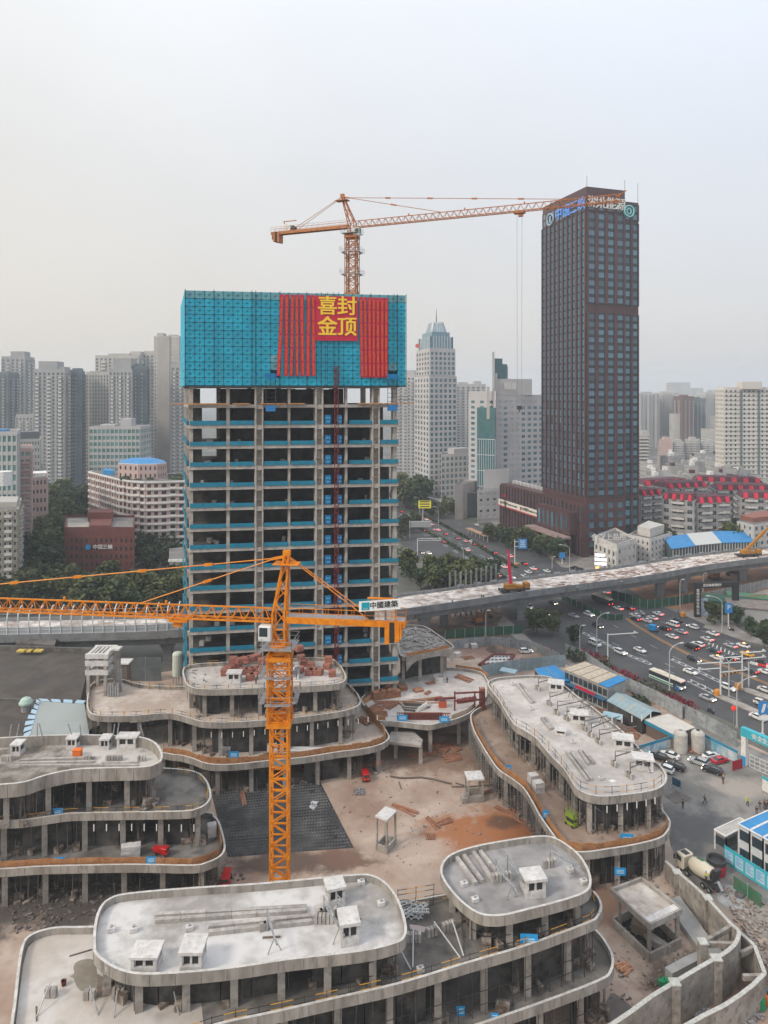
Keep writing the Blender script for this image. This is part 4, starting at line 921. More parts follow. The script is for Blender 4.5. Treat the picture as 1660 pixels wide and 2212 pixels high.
# ================================================================ CITY BUILDINGS
LIT = mat('lit_window', (.9, .8, .6), emit=(1, .86, .6, 2.2))
def bbox_part(par, foot, z0, z1, m, name):
    return B().prism(foot, z0, z1).put(name, m, par)
RFG = mat('roof_gravel_grey', (.13, .125, .12), (.21, .2, .19), .2, c3=(.10, .09, .085), s3=.8)
class House:
    def __init__(s, name, label, cat, foot, z1, m, group=None, z0=0, body='wall'):
        s.foot = [Vector((p.x, p.y, 0)) for p in foot]
        if area2(s.foot) < 0: s.foot = s.foot[::-1]
        c = sum(s.foot, Vector())/len(foot); s.t = T(name, label, cat, c, group); s.z0, s.z1 = z0, z1
        s.core = bbox_part(s.t,s.foot,z0,z1-.05,m,body); bbox_part(s.t,[p.lerp(c,.04) for p in s.foot],z1-.06,z1+.03,RFG,'roof'); s.nw = 0; s.nb = 0; s.m = m
    def edge(s, i): a, b = s.foot[i], s.foot[(i+1) % len(s.foot)]; d = (b-a).normalized(); return a, b, d, Vector((d.y, -d.x, 0))
    def front(s):
        "index of the edges that face the camera, leftmost first"
        out = []
        for i in range(len(s.foot)):
            a, b, d, n = s.edge(i)
            if n.dot((a+b)/2) < 0: out.append(i)
        return sorted(out, key=lambda i: (s.edge(i)[0].x+s.edge(i)[1].x)/((s.edge(i)[0].y+s.edge(i)[1].y)))
    def grid(s,i,nc,nr,wf=.55,hf=.55,wall=None,glass=GLASSB,z0=None,z1=None,dep=.3,m0=0,m1=0,sill=None,limit=300,only=None,lit=0,fin=0,span=None):
        a, b, d, n = s.edge(i); L = (b-a).length; z0 = s.z0 if z0 is None else z0; z1 = s.z1 if z1 is None else z1
        a = a+d*m0; L = L-m0-m1; cw, rh = L/nc, (z1-z0)/nr; pw, sp = cw*(1-wf), rh*(1-hf); wall = wall or s.m
        g = B(); o = n*.02
        def bx(x0, x1, y0, y1, zz0, zz1): g.hexa([a+d*x+n*y+UP*z for z in (zz0, zz1) for x, y in ((x0, y0), (x1, y0), (x1, y1), (x0, y1))])
        for c in range(nc+1):
            x = c*cw; bx(max(0, x-pw/2), min(L, x+pw/2), .02, dep+fin, z0, z1)
        if span: gp_ = g; gp_.put('facade_piers', wall, s.t)['kind'] = 'stuff'; g = B()
        for r_ in range(nr+1):
            z = z0+r_*rh; bx(.01, L-.01, .02, dep-.01-(.12 if span else 0), max(z0, z-sp*.55), min(z1-.01, z+sp*.45))
        g.put('facade_grid', span or wall, s.t)['kind'] = 'stuff'
        W_, H_ = cw-pw, rh-sp; me = B().box((0, 0, 0), (W_*1.0, .06, H_*1.0)); fr = B(); 
        rest = B(); mesh = None; rz = math.atan2(d.y, d.x); r = random.Random(nc*31+nr)
        for r_ in range(nr):
            for c in range(nc):
                if only and not only(c, r_): continue
                p = a+d*((c+.5)*cw)+n*(.06)+UP*(z0+(r_+.5)*rh-sp*.05)
                if s.nw < limit:
                    if mesh is None:
                        ob = me.put('window', glass); mesh = ob.data; bpy.data.objects.remove(ob)
                        fr.box((0,-.0,0),(.09,.1,H_)); fr.box((0,0,H_*.22),(W_,.1,.07)); fo = fr.put('window_bar',sill or wall); fmesh = fo.data; bpy.data.objects.remove(fo)
                    w = inst('window', mesh, s.t, p-s.t.location, rz); s.nw += 1
                    if lit and r.random() < lit: w.material_slots[0].link = 'OBJECT'; w.material_slots[0].material = LIT
                    if W_ > 1.2 and s.nw < 120: inst('window_bar', fmesh, w, (0, 0, 0))
                else: rest.box(p, (W_, .06, H_), rz)
        if rest.v: rest.put('windows', glass, s.t)['kind'] = 'stuff'
        return s
    def balconies(s, i, xs, w, nr, z0, z1, m, dep=1.3, h=1.0, limit=300):
        a,b,d,n = s.edge(i); L = (b-a).length; rh = (z1-z0)/nr; me = B().box((0,-dep/2,-.5),(w,dep,.18)); me.box((0,-dep+.08,0),(w,.12,h)); mesh = None; rz = math.atan2(d.y,d.x); rest = B()
        for r_ in range(nr):
            for x in xs:
                p = a+d*(x*L)+n*.35+UP*(z0+r_*rh+.55)
                if s.nb < limit:
                    if mesh is None: ob = me.put('balcony', m); mesh = ob.data; bpy.data.objects.remove(ob)
                    inst('balcony', mesh, s.t, p-s.t.location, rz); s.nb += 1
                else: rest.box(p+n*dep*.5, (w, dep, h), rz)
        if rest.v: rest.put('balconies', m, s.t)['kind'] = 'stuff'
        return s
    def roofbox(s, fx, fy, w, d, h, m=None, name='roof_house', z=None):
        a, b, dd, n = s.edge(s.front()[-1] if False else 0); c = s.t.location
        e = (s.foot[1]-s.foot[0]).normalized(); f = Vector((-e.y, e.x, 0))
        p = c+e*fx+f*fy; B().base((p.x, p.y, (s.z1 if z is None else z)-.06), (w, d, h+.06), math.atan2(e.y, e.x)).put(name, m or s.m, s.t); return s
    def parapet(s, h=1.1, m=None, t=.3):
        k = len(s.foot); I = offset(s.foot,t) if k > 8 else [s.foot[i].lerp(s.t.location.xyz*Vector((1,1,0)),t*1.4/max(1,(s.foot[i]-Vector((s.t.location.x,s.t.location.y,0))).length)) for i in range(k)]
        V = [(p.x,p.y,s.z1-.055) for p in s.foot]+[(p.x,p.y,s.z1+h) for p in s.foot]+[(p.x,p.y,s.z1+h) for p in I]+[(p.x,p.y,s.z1-.05) for p in I]
        B().add(V,[(r_*k+i,r_*k+(i+1) % k,(r_+1)*k+(i+1) % k,(r_+1)*k+i) for r_ in range(3) for i in range(k)]).put('parapet',m or s.m,s.t); return s
def rect(u0, u1, Y, depth, ang=0, v=900):
    "footprint whose front edge spans the picture columns u0..u1 at distance Y, turned by ang"
    a = dp(u0, v, Y); w = (u1-u0)*Y/F; e = Vector((math.cos(ang), math.sin(ang), 0)); f = Vector((-e.y, e.x, 0))
    L = w/max(.3, (e.x-(u1-CX)/F*e.y)) if True else w
    a.z = 0; return [a, a+e*L, a+e*L+f*depth, a+f*depth]
def zat(v, Y): return HC-(v-HY)*Y/F
# ---------------------------------------------------------------- dark skyscraper
DKW = mat('dark_red_brown_stone', (.085, .038, .038), (.06, .028, .03), .3, rough=.5, rnd=0)
DKG = mat('teal_dark_glass', (.075, .17, .225), rough=.12, spec=.9, rnd=.5)
c0 = Vector((89.9, 308, 0)); eL = Vector((-.3117, .950, 0)); eR = Vector((.950, .3117, 0))
ZT_ = zat(402, 308); foot = [c0, c0+eR*20, c0+eR*20+eL*36.8, c0+eL*36.8]
sk = House('skyscraper', 'very tall dark red brown skyscraper with rooftop lettering and a low wing', 'skyscraper', foot, ZT_, DKW)
fr = sk.front()
iL = min(fr, key=lambda i: (sk.edge(i)[0]+sk.edge(i)[1]).x); iR = [i for i in fr if i != iL][0]
zr = [ZT_-10-3.84*k for k in range(40)]
DSP = mat('dark_blue_spandrel', (.018, .032, .045), (.028, .042, .055), .15, rough=.25)
sk.grid(iR, 4, 11, .64, .6, z0=ZT_-52, z1=ZT_-11, glass=DKG, fin=.3, lit=.01, span=DSP)
sk.grid(iR, 4, 24, .64, .6, z0=26, z1=ZT_-56, glass=DKG, fin=.3, span=DSP)
sk.grid(iR, 4, 2, .6, .75, z0=ZT_-10.5, z1=ZT_-3.6, glass=mat('pale_glass', (.16, .2, .23), rough=.2, rnd=.2))
sk.grid(iR, 4, 5, .55, .6, z0=3, z1=24, glass=DKG)
sk.grid(iL, 10, 36, .6, .8, z0=26, z1=ZT_-11, glass=DKG, fin=.5, limit=300, span=DSP)
sk.grid(iL, 10, 2, .6, .75, z0=ZT_-10.5, z1=ZT_-3.6, glass=MT['pale_glass'], limit=330)
f2 = [c0+eR*20.01+eL*2.2, c0+eR*29.3+eL*2.2, c0+eR*29.3+eL*34, c0+eR*20.01+eL*34]
wing = bbox_part(sk.t, f2, 0, ZT_-4.3, DKW, 'set_back_wing')
sk.foot = f2; i2 = min(sk.front(), key=lambda i: abs(sk.edge(i)[3].dot(eL)+1))
for z0,z1,nr in ((ZT_-52,ZT_-14,10),(26,ZT_-56,24),(3,24,5),(ZT_-13,ZT_-5.5,2)): sk.grid(i2,2,nr,.64,.6,z0=z0,z1=z1,glass=DKG,limit=420,fin=.2,m0=1.2,span=DSP)
pts = [c0, c0+eL*36.8, c0+eL*36.8+eR*20, c0+eR*20, c0]; b = B()
for p in (c0, c0+eR*20, c0+eR*29+eL*2.4): b.cyl(p+UP*(ZT_-4.4)+(eL+eR)*.6, p+UP*(ZT_+5)+(eL+eR)*.6, .09, 5)
b.put('lightning_rod', DARKST, sk.t)
# rooftop lettering
LB_ = mat('blue_letters', (.10, .30, .72), rough=.5, emit=(.1, .3, .8, .12)); LW_ = mat('pale_letters', (.72, .70, .66), rough=.5)
nL = -eR; nR = -eL
for ch, t in (('峡', 2.6), ('三', 8.4), ('国', 14.6), ('中', 21.2)):
    p = c0+eL*t+nL*.95; text(ch, 6.2, LB_, sk.t, (p.x, p.y, ZT_-7.5), -eL, UP, 'roof_letter', .15, .05)
def torus_logo(p, ex_, m, R_=3.0, r_=.75, name='roof_logo'):
    b = B(); n = 18; nn = ex_.cross(UP)
    for k in range(n):
        a0, a1 = 2*math.pi*k/n, 2*math.pi*(k+1)/n
        b.bar(p+ex_*math.cos(a0)*R_+UP*math.sin(a0)*R_, p+ex_*math.cos(a1)*R_+UP*math.sin(a1)*R_, r_, .5)
    return b.put(name, m, sk.t), b
p = c0+eL*28.5+nL*.95+UP*(ZT_-8); torus_logo(p, -eL, mat('logo_pale_blue', (.35, .5, .62), rough=.4), 2.7, .8)
b = B().bar(p+UP*-1.6, p+UP*1.6, 1.2, .5); b.put('roof_logo_mark', MT['logo_pale_blue'], sk.t)
for ch, t in (('湖', 2.6), ('北', 7.6), ('能', 12.4), ('源', 17.2)):
    p = c0+eR*t+nR*1.0; text(ch, 5.6, LW_, sk.t, (p.x, p.y, ZT_-7.2), eR, UP, 'roof_letter', .15, .05)
TQ = mat('logo_turquoise', (.25, .62, .62), rough=.4)
p = c0+eR*21.6+nR*1.0+UP*(ZT_-9.5); torus_logo(p, eR, TQ, 2.5, 1.0)
b = B()
for k in range(7):
    a0, a1 = 2.0+.42*k, 2.0+.42*(k+1); q = lambda a, s: p+eR*(math.cos(a)*1.25+s*.5)+UP*math.sin(a)*1.3
    b.bar(q(a0, -1)+eR*.6, q(a1, -1)+eR*.6, .5, .5); b.bar(q(a0+math.pi, 1)-eR*.6, q(a1+math.pi, 1)-eR*.6, .5, .5)
b.put('roof_logo_mark', TQ, sk.t)
# low wing in front with the bank's name boards
pc = c0+eR*-4.0+eL*-3.0; PZ = 23.4
pf_ = [pc, pc+eL*76, pc+eL*76+eR*14, pc+eL*38.5+eR*14, pc+eL*38.5+eR*3.4, pc+eR*3.4]
wg = bbox_part(sk.t, pf_, 0, PZ, DKW, 'low_wing')
sk.foot = [Vector(p) for p in pf_]; 
if area2(sk.foot) < 0: sk.foot = sk.foot[::-1]
iW = max(range(6), key=lambda i: (sk.edge(i)[1]-sk.edge(i)[0]).length)
sk.grid(iW,24,1,.45,.97,z0=1,z1=12.3,glass=DKG,limit=460,fin=.5,m1=0); sk.grid(iW,24,1,.45,.9,z0=15.2,z1=22.6,glass=DKG,limit=490,fin=.5)
BW = mat('board_cream', (.66, .62, .56), rough=.5)
q0, q1 = pc+eL*76+nL*1.2, pc+eL*33+nL*1.2
bd_ = B().hexa([p+nL*e+UP*z for z in (12.2, 15.2) for p, e in ((q0, .3), (q1, .3), (q1, 0), (q0, 0))]).put('name_board', BW, sk.t)
B().hexa([p+nL*(e+.02)+UP*z for z in (11.5,12.19) for p,e in ((q0,.3),(q1,.3),(q1,0),(q0,0))]).put('board_red_edge',mat('board_red',(.4,.05,.05)),bd_)
for s in (.05, .55):
    p = q0.lerp(q1, s+.02)+nL*.36+UP*13.7; n_ = 12; b = B()
    for k in range(n_):
        a0,a1 = 2*math.pi*k/n_,2*math.pi*(k+1)/n_; b.bar(p-eL*math.cos(a0)*.85+UP*math.sin(a0)*.85,p-eL*math.cos(a1)*.85+UP*math.sin(a1)*.85,.35,.1)
    b.box(p, (.35, .35, 1.3)); b.put('bank_emblem', mat('emblem_dark_red', (.25, .04, .04)), bd_)
    p = q0.lerp(q1, s+.13)+nL*.36+UP*13.7; text('中国银行', 1.75, mat('black_lettering', (.02, .02, .02)), bd_, p, -eL, UP, 'board_lettering', .03, .03)
    p = q0.lerp(q1, s+.32)+nL*.36+UP*13.6; text('BANK OF CHINA', 1.2, MT['black_lettering'], bd_, p, -eL, UP, 'board_lettering', .03, .03)
# entrance block and canopy
eb = [pc+eL*3.2+nL*.6, pc+eL*31+nL*.6, pc+eL*31+nL*4.5, pc+eL*3.2+nL*4.5]
bbox_part(sk.t, eb, 9.5, 19.5, DKW, 'entrance_block')
for k in range(7):
    p = pc+eL*(6+3.8*k)+nL*4.52; B().hexa([p+eL*s*.8+nL*e+UP*z for z in (11,17.5) for s,e in ((-1,.03),(1,.03),(1,0),(-1,0))]).put('window',DKG,sk.t)
    p2 = pc+eL*(4.2+4.3*k)+nL*4; B().base((p2.x, p2.y, 0), (1.1, 1.1, 9.48), .3).put('entrance_column', DKW, sk.t)
bbox_part(sk.t,[pc+eL*2+nL*4.6,pc+eL*33+nL*4.6,pc+eL*33+nL*10,pc+eL*2+nL*10],8.2,9.1,mat('canopy_stone',(.22,.15,.14),(.3,.22,.2),.5),'canopy')
for k in range(8): sk_ = pc+eL*(45+4*k)+eR*7; B().base((sk_.x, sk_.y, PZ-.01), (2.4, 1.8, 1.6)).put('roof_unit', mat('pale_unit', (.5, .5, .5)), sk.t)
# ---------------------------------------------------------------- white office tower with glass crown
WST = mat('white_grey_stone', (.50, .49, .49), (.42, .41, .41), .05, rough=.7)
ft = rect(901, 986, 474, 27, .33); ft = [dp(928, 900, 470), dp(987, 900, 480), dp(987, 900, 480)+Vector((-6, 26, 0)), dp(897, 900, 500)]
for p in ft: p.z = 0
wt = House('office_tower', 'white gridded office tower with a stepped glass crown and a mast', 'office tower', ft, 84, WST)
f_ = wt.front(); wt.grid(f_[0], 5, 22, .5, .6, z0=2, z1=83, glass=GLASS); wt.grid(f_[1], 6, 22, .6, .62, z0=2, z1=83, glass=GLASSB)
def inset_foot(ft, k): c = sum(ft, Vector())/len(ft); return [c+(p-c)*k for p in ft]
def tier(h, ft, z0, z1, m, name): return bbox_part(h.t, ft, z0, z1, m, name)
up = inset_foot(ft, .93); wt.foot = up
if area2(wt.foot) < 0: wt.foot = wt.foot[::-1]
tier(wt, up, 83.9, 103, WST, 'upper_tower'); f_ = wt.front()
wt.grid(f_[0], 5, 5, .5, .6, z0=84.5, z1=101, glass=GLASS, limit=400); wt.grid(f_[1], 6, 5, .6, .62, z0=84.5, z1=101, glass=GLASSB, limit=400)
GC = mat('crown_glass', (.16, .25, .30), (.22, .32, .37), .6, rough=.25)
for k, z0, z1 in ((.80, 102.9, 111), (.66, 110.9, 114.5)): tier(wt, inset_foot(ft, k), z0, z1, GC, 'crown_tier')
cc = sum(ft, Vector())/4; b = B(); A_ = [cc+(p-cc)*.52 for p in ft]; C_ = [cc+(p-cc)*.33 for p in ft]
b.hexa([p+UP*114.4 for p in A_]+[p+UP*121 for p in C_]); b.put('crown_top', GC, wt.t)
b = B()
for i in range(4):
    for k in range(9):
        s = k/8
        for z0, z1, k0 in ((103, 111.3, .81), (114.5, 122, .5)):
            p = cc+(ft[i].lerp(ft[(i+1) % 4],s)-cc)*k0; q = cc+(ft[i].lerp(ft[(i+1) % 4],s)-cc)*(k0 if z0 < 110 else .32); b.bar(p+UP*z0,q+UP*z1,.45)
b.put('crown_fin', mat('pale_fin', (.5, .55, .58), rough=.4), wt.t)['kind'] = 'stuff'
b = B().cyl(cc+UP*121, cc+UP*131.5, .4, 6, .15); b.put('mast', DARKST, wt.t)
p = dp(902, 747, 490); B().cyl(p-Vector((0, .6, 0)), p, 1.5, 12).put('roof_emblem', mat('emblem_orange_red', (.65, .13, .08)), wt.t)
ap = [dp(953, 900, 452), dp(1018, 900, 462), dp(1018, 900, 480), dp(953, 900, 475)]
for p in ap: p.z = 0
an = House('office_annex','low white gridded annex at the foot of the white office tower','office block',ap,zat(985,452),WST); an.grid(an.front()[0],7,8,.6,.62,z0=1,glass=GLASSB).roofbox(2,0,12,8,4).parapet()
# ---------------------------------------------------------------- grey stone bank building with green glass
GST = mat('grey_stone', (.50, .485, .485), (.43, .42, .42), .06, rough=.7)
def quadf(*uy): 
    o = [dp(u, 900, y) for u, y in uy]
    for p in o: p.z = 0
    return o
gb = House('bank_building','grey stone bank building with green glass bay and stepped rooftop','office building',quadf((1072,410),(1175,425),(1165,460),(1050,450)),zat(853,412),GST)
f_ = gb.front(); gb.grid(f_[-1],8,17,.6,.5,z0=10,z1=zat(862,412),glass=DKG,only=lambda c,r: c in (1,4,5,6,7) and r < 16); [gb.grid(k_,6,17,.5,.5,z0=10,z1=zat(862,412),glass=DKG) for k_ in f_[:-1]]
lw = quadf((1013,418),(1072,409),(1068,440),(1028,455)); bbox_part(gb.t,lw,0,zat(845,415),GST,'left_tower'); gb.foot = [p for p in lw] if area2(lw) > 0 else lw[::-1]; [gb.grid(k_,3,17,.4,.5,z0=14,z1=zat(862,412),glass=DKG,limit=400) for k_ in gb.front()]
gl = quadf((1031,412),(1070,406),(1070,409),(1031,415.5)); bbox_part(gb.t,gl,8,zat(880,412),mat('green_glass',(.05,.13,.14),(.07,.16,.17),.4,rough=.15),'glass_bay')
b = B()
for k in range(9): p = gl[0].lerp(gl[1], k/8)-Vector((0, .1, 0)); b.bar(p+UP*8, p+UP*zat(948, 412), .3)
for k in range(5): z = 8+k*(zat(948, 412)-8)/4; b.bar(gl[0]+UP*z-Vector((0, .1, 0)), gl[1]+UP*z-Vector((0, .1, 0)), .35)
b.put('bay_mullion', mat('pale_fin', (.5, .55, .58)), gb.t)['kind'] = 'stuff'
p = gl[0].lerp(gl[1],.62); B().base((p.x,p.y-.2,zat(905,410)),(1.6,.6,zat(835,410)-zat(905,410))).put('stone_fin',mat('cream_stone',(.5,.46,.43)),gb.t)
for q,z0,z1,m,nm in ((quadf((1068,412),(1150,420),(1142,440),(1078,440)),853,818,GST,'roof_storey'),(quadf((1076,414),(1098,416),(1098,430),(1076,430)),818,790,GST,'roof_step'),
                         (quadf((1069,412),(1086,414),(1086,425),(1069,425)),818,774,mat('green_glass',()),'glass_turret'),(quadf((1079,413),(1096,415),(1096,427),(1079,427)),818,786,MT['green_glass'],'glass_turret'),
                         (quadf((1064,411),(1068.6,411),(1068.6,415),(1064,415)),840,760,GST,'roof_pylon'),(quadf((1064,411.2),(1075,412),(1075,420),(1064,420)),850,806,GST,'roof_step')):
    bbox_part(gb.t, q, zat(z0, 412)-.06, zat(z1, 412), m, nm)
for k in range(5): p = dp(1093+k*5, 833, 412); B().box(p, (1.2, .8, 4)).put('roof_frame', mat('pale_unit', (.5, .5, .5)), gb.t)
lo1 = House('bank_hall','low grey stone hall with square openings in front of the bank building','building',quadf((1032,386),(1090,392),(1100,420),(1050,415)),zat(1062,386),GST)
f_ = lo1.front(); lo1.grid(f_[-1],8,5,.4,.4,z0=2,glass=GLASS,only=lambda c,r: r == 3 or c == 1); lo1.grid(f_[0],4,5,.4,.45,z0=2,glass=GLASS,only=lambda c,r: r in (1,3)); lo1.parapet(.8)
lo2 = House('bank_hall','narrow cream stone block with a dark recess left of the grey hall','building',quadf((983,395),(1000,397),(1032,415),(1000,420)),zat(1050,395),mat('cream_grey_stone',(.36,.33,.31),(.31,.29,.28),.2)); lo2.parapet(.8)
lo3 = House('bank_hall','recessed dark glass hall between two stone blocks','building',quadf((1000,402),(1031,404),(1031,425),(1000,425)),zat(1066,402),GLASS)
lo4 = House('bank_wing','stepped grey wing with small windows beside the green glass bay','building',quadf((1046,398),(1100,402),(1100,408),(1046,404)),zat(1020,398),GST); lo4.grid(lo4.front()[0],6,6,.4,.4,z0=8,glass=GLASS,only=lambda c,r: c > 2 and r in (3,4)).parapet(.9)
# ---------------------------------------------------------------- residential towers, left and behind
RCON = mat('residential_grey',(.36,.36,.355),(.31,.315,.315),.06); RCON2 = mat('residential_beige',(.47,.45,.42),(.41,.395,.37),.06); RDK = mat('residential_dark',(.13,.165,.18),(.17,.205,.22),.1)  # residential_dark is lightened to carry distance haze in its colour
BALC = mat('balcony_pale',(.58,.56,.53),rough=.8); RW = mat('residential_white',(.46,.455,.45),(.40,.395,.39),.05); PKW = mat('pink_render',(.52,.385,.35),(.46,.33,.30),.12)
def resid(label,u0,u1,vt,Y,depth,ang,m,bays,nr,bx=(),group=None,roofs=((0,0,.5,.5,4),),mB=BALC,name='apartment_tower',wf=.5,glass=RDK,side_bays=4):
    z = zat(vt, Y); h = House(name, label, 'apartment tower', rect(u0, u1, Y, depth, ang), z, m, group)
    L = (h.foot[1]-h.foot[0]).length
    for k, i in enumerate(h.front()):
        a, b_, d, n = h.edge(i); main = abs(n.y) > .7
        h.grid(i, bays if main else side_bays, nr, wf, .55, z0=1, z1=z-1, glass=glass, dep=.35, fin=.2)
        if main and bx: h.balconies(i, bx, L*.11, nr-1, 3, z-3, mB)
        elif not main: h.balconies(i, (.25, .7), depth*.2, nr-1, 3, z-3, mB)
    for fx, fy, w, d, hh in roofs: h.roofbox(fx*L, fy*depth, w*L, d*depth, hh)
    h.parapet(1.2); return h
far_g = 'apartment towers on the skyline'
resid('grey balconied apartment tower with three square sky openings, left of centre skyline',73,140,800,514,22,.12,RCON,7,31,(.12,.5,.86),far_g,((-.1,0,.6,.7,7),(.3,0,.25,.6,3)))
resid('slim dark apartment slab joined to the right of the grey balconied tower',152,176,803,530,24,.3,RDK,3,31,(.5,),far_g,((0,0,.8,.6,3),),mB=RCON)
resid('grey apartment tower with square sky openings behind the green glazed block',236,285,800,520,22,.05,RCON,6,31,(.15,.5,.85),far_g,((0,0,.8,.7,9),))
resid('dark apartment slab in front of the tall plain concrete tower',284,317,793,525,22,.25,RDK,4,31,(.3,.7),far_g,((0,0,.4,.5,3),),mB=RCON)
resid('beige ribbed apartment tower left of the grey one with sky openings',186,236,806,560,20,0,RCON2,8,30,(),far_g,((-.3,0,.3,.5,2),),wf=.4)
resid('pale hazy apartment slab with a terraced roof frame, topmost of the left cluster',206,300,770,640,20,-.05,RCON2,10,34,(.2,.5,.8),far_g,((0,0,.5,.6,3),(.35,0,.25,.4,5)))
resid('pale hazy block behind and right of the terraced roof frame', 298, 334, 764, 650, 20, 0, RCON2, 4, 34, (.5,), far_g, ((.1, 0, .7, .5, 3),))
h = House('apartment_tower','tall plain concrete tower with a blank shaft, highest building left of the construction tower','apartment tower',rect(333,387,575,22,.0),zat(728,575),RCON2,far_g); i_ = [i for i in h.front() if abs(h.edge(i)[3].y) > .7][0]
h.grid(i_,9,36,.4,.5,z0=1,glass=RDK,only=lambda c,r: c in (0,6,7,8) and r < 30).roofbox(-7.5,0,5,10,4).roofbox(3,0,6,12,2.5).parapet(1)
b = B(); a_,e_,d_,n_ = h.edge(i_); b.box(a_.lerp(e_,.42)+n_*.5+UP*60,(9,1,119)); b.put('blank_shaft',mat('pale_concrete_shaft',(.40,.37,.345),(.36,.335,.31),.1),h.t)
resid('apartment tower with white balconies squeezed beside the construction tower, left side',369,410,790,545,20,0,RCON,4,30,(.2,.55,.9),far_g,((-.2,0,.3,.5,4),))
resid('grey green apartment tower near the left edge with a frame crown',3,54,772,640,22,.1,RCON,5,34,(.3,.8),far_g,((.1,0,.6,.6,6),))
resid('dark hazy apartment tower cut by the left edge', -30, 18, 806, 600, 22, .1, RDK, 5, 32, (.4, .8), far_g, (), mB=RCON)
resid('distant low apartment block between the two left skyline towers', 34, 72, 898, 560, 20, 0, RCON, 5, 18, (.3, .7), far_g, ())
resid('white balconied apartment tower close to the right side of the construction tower',855,897,812,590,22,-.15,RW,5,30,(.15,.5,.85),far_g,((.1,0,.7,.6,5),),mB=RW)
resid('white apartment tower with round balconies between the office tower and the bank building',985,1050,832,640,22,.1,RW,6,30,(.15,.5,.85),far_g,((-.2,0,.3,.5,3),(.3,0,.2,.5,4)),mB=RW)
for k,(u0,u1,vt,Y,m,lb) in enumerate(((1384,1426,851,900,RW,'white hazy apartment slab just right of the skyscraper'),(1431,1452,850,920,RCON2,'slim beige hazy tower, second right of the skyscraper'),(1453,1479,853,930,RW,'white hazy tower, third right of the skyscraper'),
                                          (1476,1500,858,860,mat('dark_red_tower',(.16,.09,.085)),'dark red tower with a white frame in the right skyline'),(1502,1526,862,880,RDK,'dark grey slab beside the dark red tower'),(1526,1552,851,940,RW,'pale hazy tower left of the cream tower'),(1400,1432,862,1000,RW,'faint apartment slab behind the white ones'))):
    resid(lb, u0, u1, vt, Y, 24, .05, m, 5, 26, (.2, .55, .9), 'hazy towers on the right skyline', ((0, 0, .4, .5, 3),), mB=RW)
for k,(u0,u1,vt,Y) in enumerate(((1450,1492,826,1900),(1496,1520,838,2000),(1540,1560,842,1900),(62,74,822,1400),(1030,1052,846,1700))):
    h = House('apartment_tower',('faintest tower of all behind the right skyline','faint tower right of the faintest one','faint tower beside the cream tower','faint sliver of a tower between the left skyline towers','faint tower behind the bank building')[k],'apartment tower',rect(u0,u1,Y,30,0),zat(vt,Y),RW)
    h.grid(h.front()[0], 6, 24, .5, .5, glass=RDK, limit=150)
h = House('apartment_tower','cream apartment tower with dark bands and a roof house at the right edge','apartment tower',rect(1565,1720,480,11,.04),zat(840,480),mat('cream_render',(.62,.59,.54),(.56,.53,.48),.06))
i_ = h.front(); i_ = max(i_, key=lambda i: (h.edge(i)[1]-h.edge(i)[0]).length)
h.grid(i_,16,24,.42,.5,z0=1,glass=GLASS,limit=300,only=lambda c,r: c % 4 != 3); [h.grid(k_,6,24,.42,.5,z0=1,glass=GLASS,limit=420) for k_ in h.front() if k_ != i_]; h.roofbox(-7,-4,14,8,5).parapet(1.2)
a_, e_, d_, n_ = h.edge(i_)
for x in (.235, .48, .735): B().box(a_.lerp(e_, x)+n_*.2+UP*37, (1.6, .7, 74), math.atan2(d_.y, d_.x)).put('dark_recess', RDK, h.t)
b = B()
for k in range(25): b.hexa([p+UP*z for z in (1+3*k, 1.25+3*k) for p in (a_+n_*.55, e_+n_*.55, e_+n_*.3, a_+n_*.3)])
b.put('floor_band', RDK, h.t)['kind'] = 'stuff'
# ---------------------------------------------------------------- nearer buildings on the left
GGL = mat('green_balcony_glass', (.10, .22, .20), (.14, .28, .25), .2, rough=.3, rnd=.25)
h = House('apartment_block','green glazed apartment block with white columns behind the pink block','apartment block',rect(193,303,380,20,.05),zat(925,380),RW)
for i in h.front(): h.grid(i, 12 if abs(h.edge(i)[3].y) > .7 else 4, 15, .78, .6, z0=1, glass=GGL, fin=.15)
h.roofbox(4, 0, 6, 7, 5).roofbox(-6, 0, 8, 8, 1.8).parapet(1)
zk = zat(1035, 313)
pk = [dp(u, 1000, y) for u, y in ((258, 312), (285, 305), (315, 302), (345, 303), (402, 306), (402, 335), (240, 345), (196, 350), (193, 342))]
h = House('apartment_block', 'pink apartment block with white bands and a blue roofed penthouse', 'apartment block', pk, zk, PKW)
for i in h.front():
    L = (h.edge(i)[1]-h.edge(i)[0]).length; h.grid(i, max(2, int(L/3.0)), 11, .55, .5, z0=0, glass=GLASS, sill=WHITE)
    a_, e_, d_, n_ = h.edge(i); b = B()
    for k in range(12): b.hexa([p+UP*z for z in (zk/11*k-.35, zk/11*k+.35) for p in (a_+n_*.75, e_+n_*.75, e_+n_*.2, a_+n_*.2)])
    b.put('white_band', WHITE, h.t)['kind'] = 'stuff'
    h.balconies(i, [(k+.5)/max(1, int(L/6)) for k in range(int(L/6))], 2.6, 10, 3, zk, WHITE, .9, .8)
ph = [dp(u, 1000, y) for u, y in ((256, 316), (300, 311), (340, 313), (360, 318), (352, 330), (262, 330))]
for p in ph: p.z = 0
bbox_part(h.t,ph,zk-.06,zk+7,WHITE,'penthouse'); cpt = sum(ph,Vector())/6; V = [cpt+(p-cpt)*1.0+UP*(zk+7) for p in ph]+[cpt+(p-cpt)*.5+UP*(zk+8.6) for p in ph]
B().add(V, [(i, (i+1) % 6, 6+(i+1) % 6, 6+i) for i in range(6)]+[tuple(range(6, 12)), tuple(range(6))[::-1]]).put('blue_roof', BLUE, h.t)
h.foot = ph; h.foot = h.foot if area2(ph) > 0 else ph[::-1]
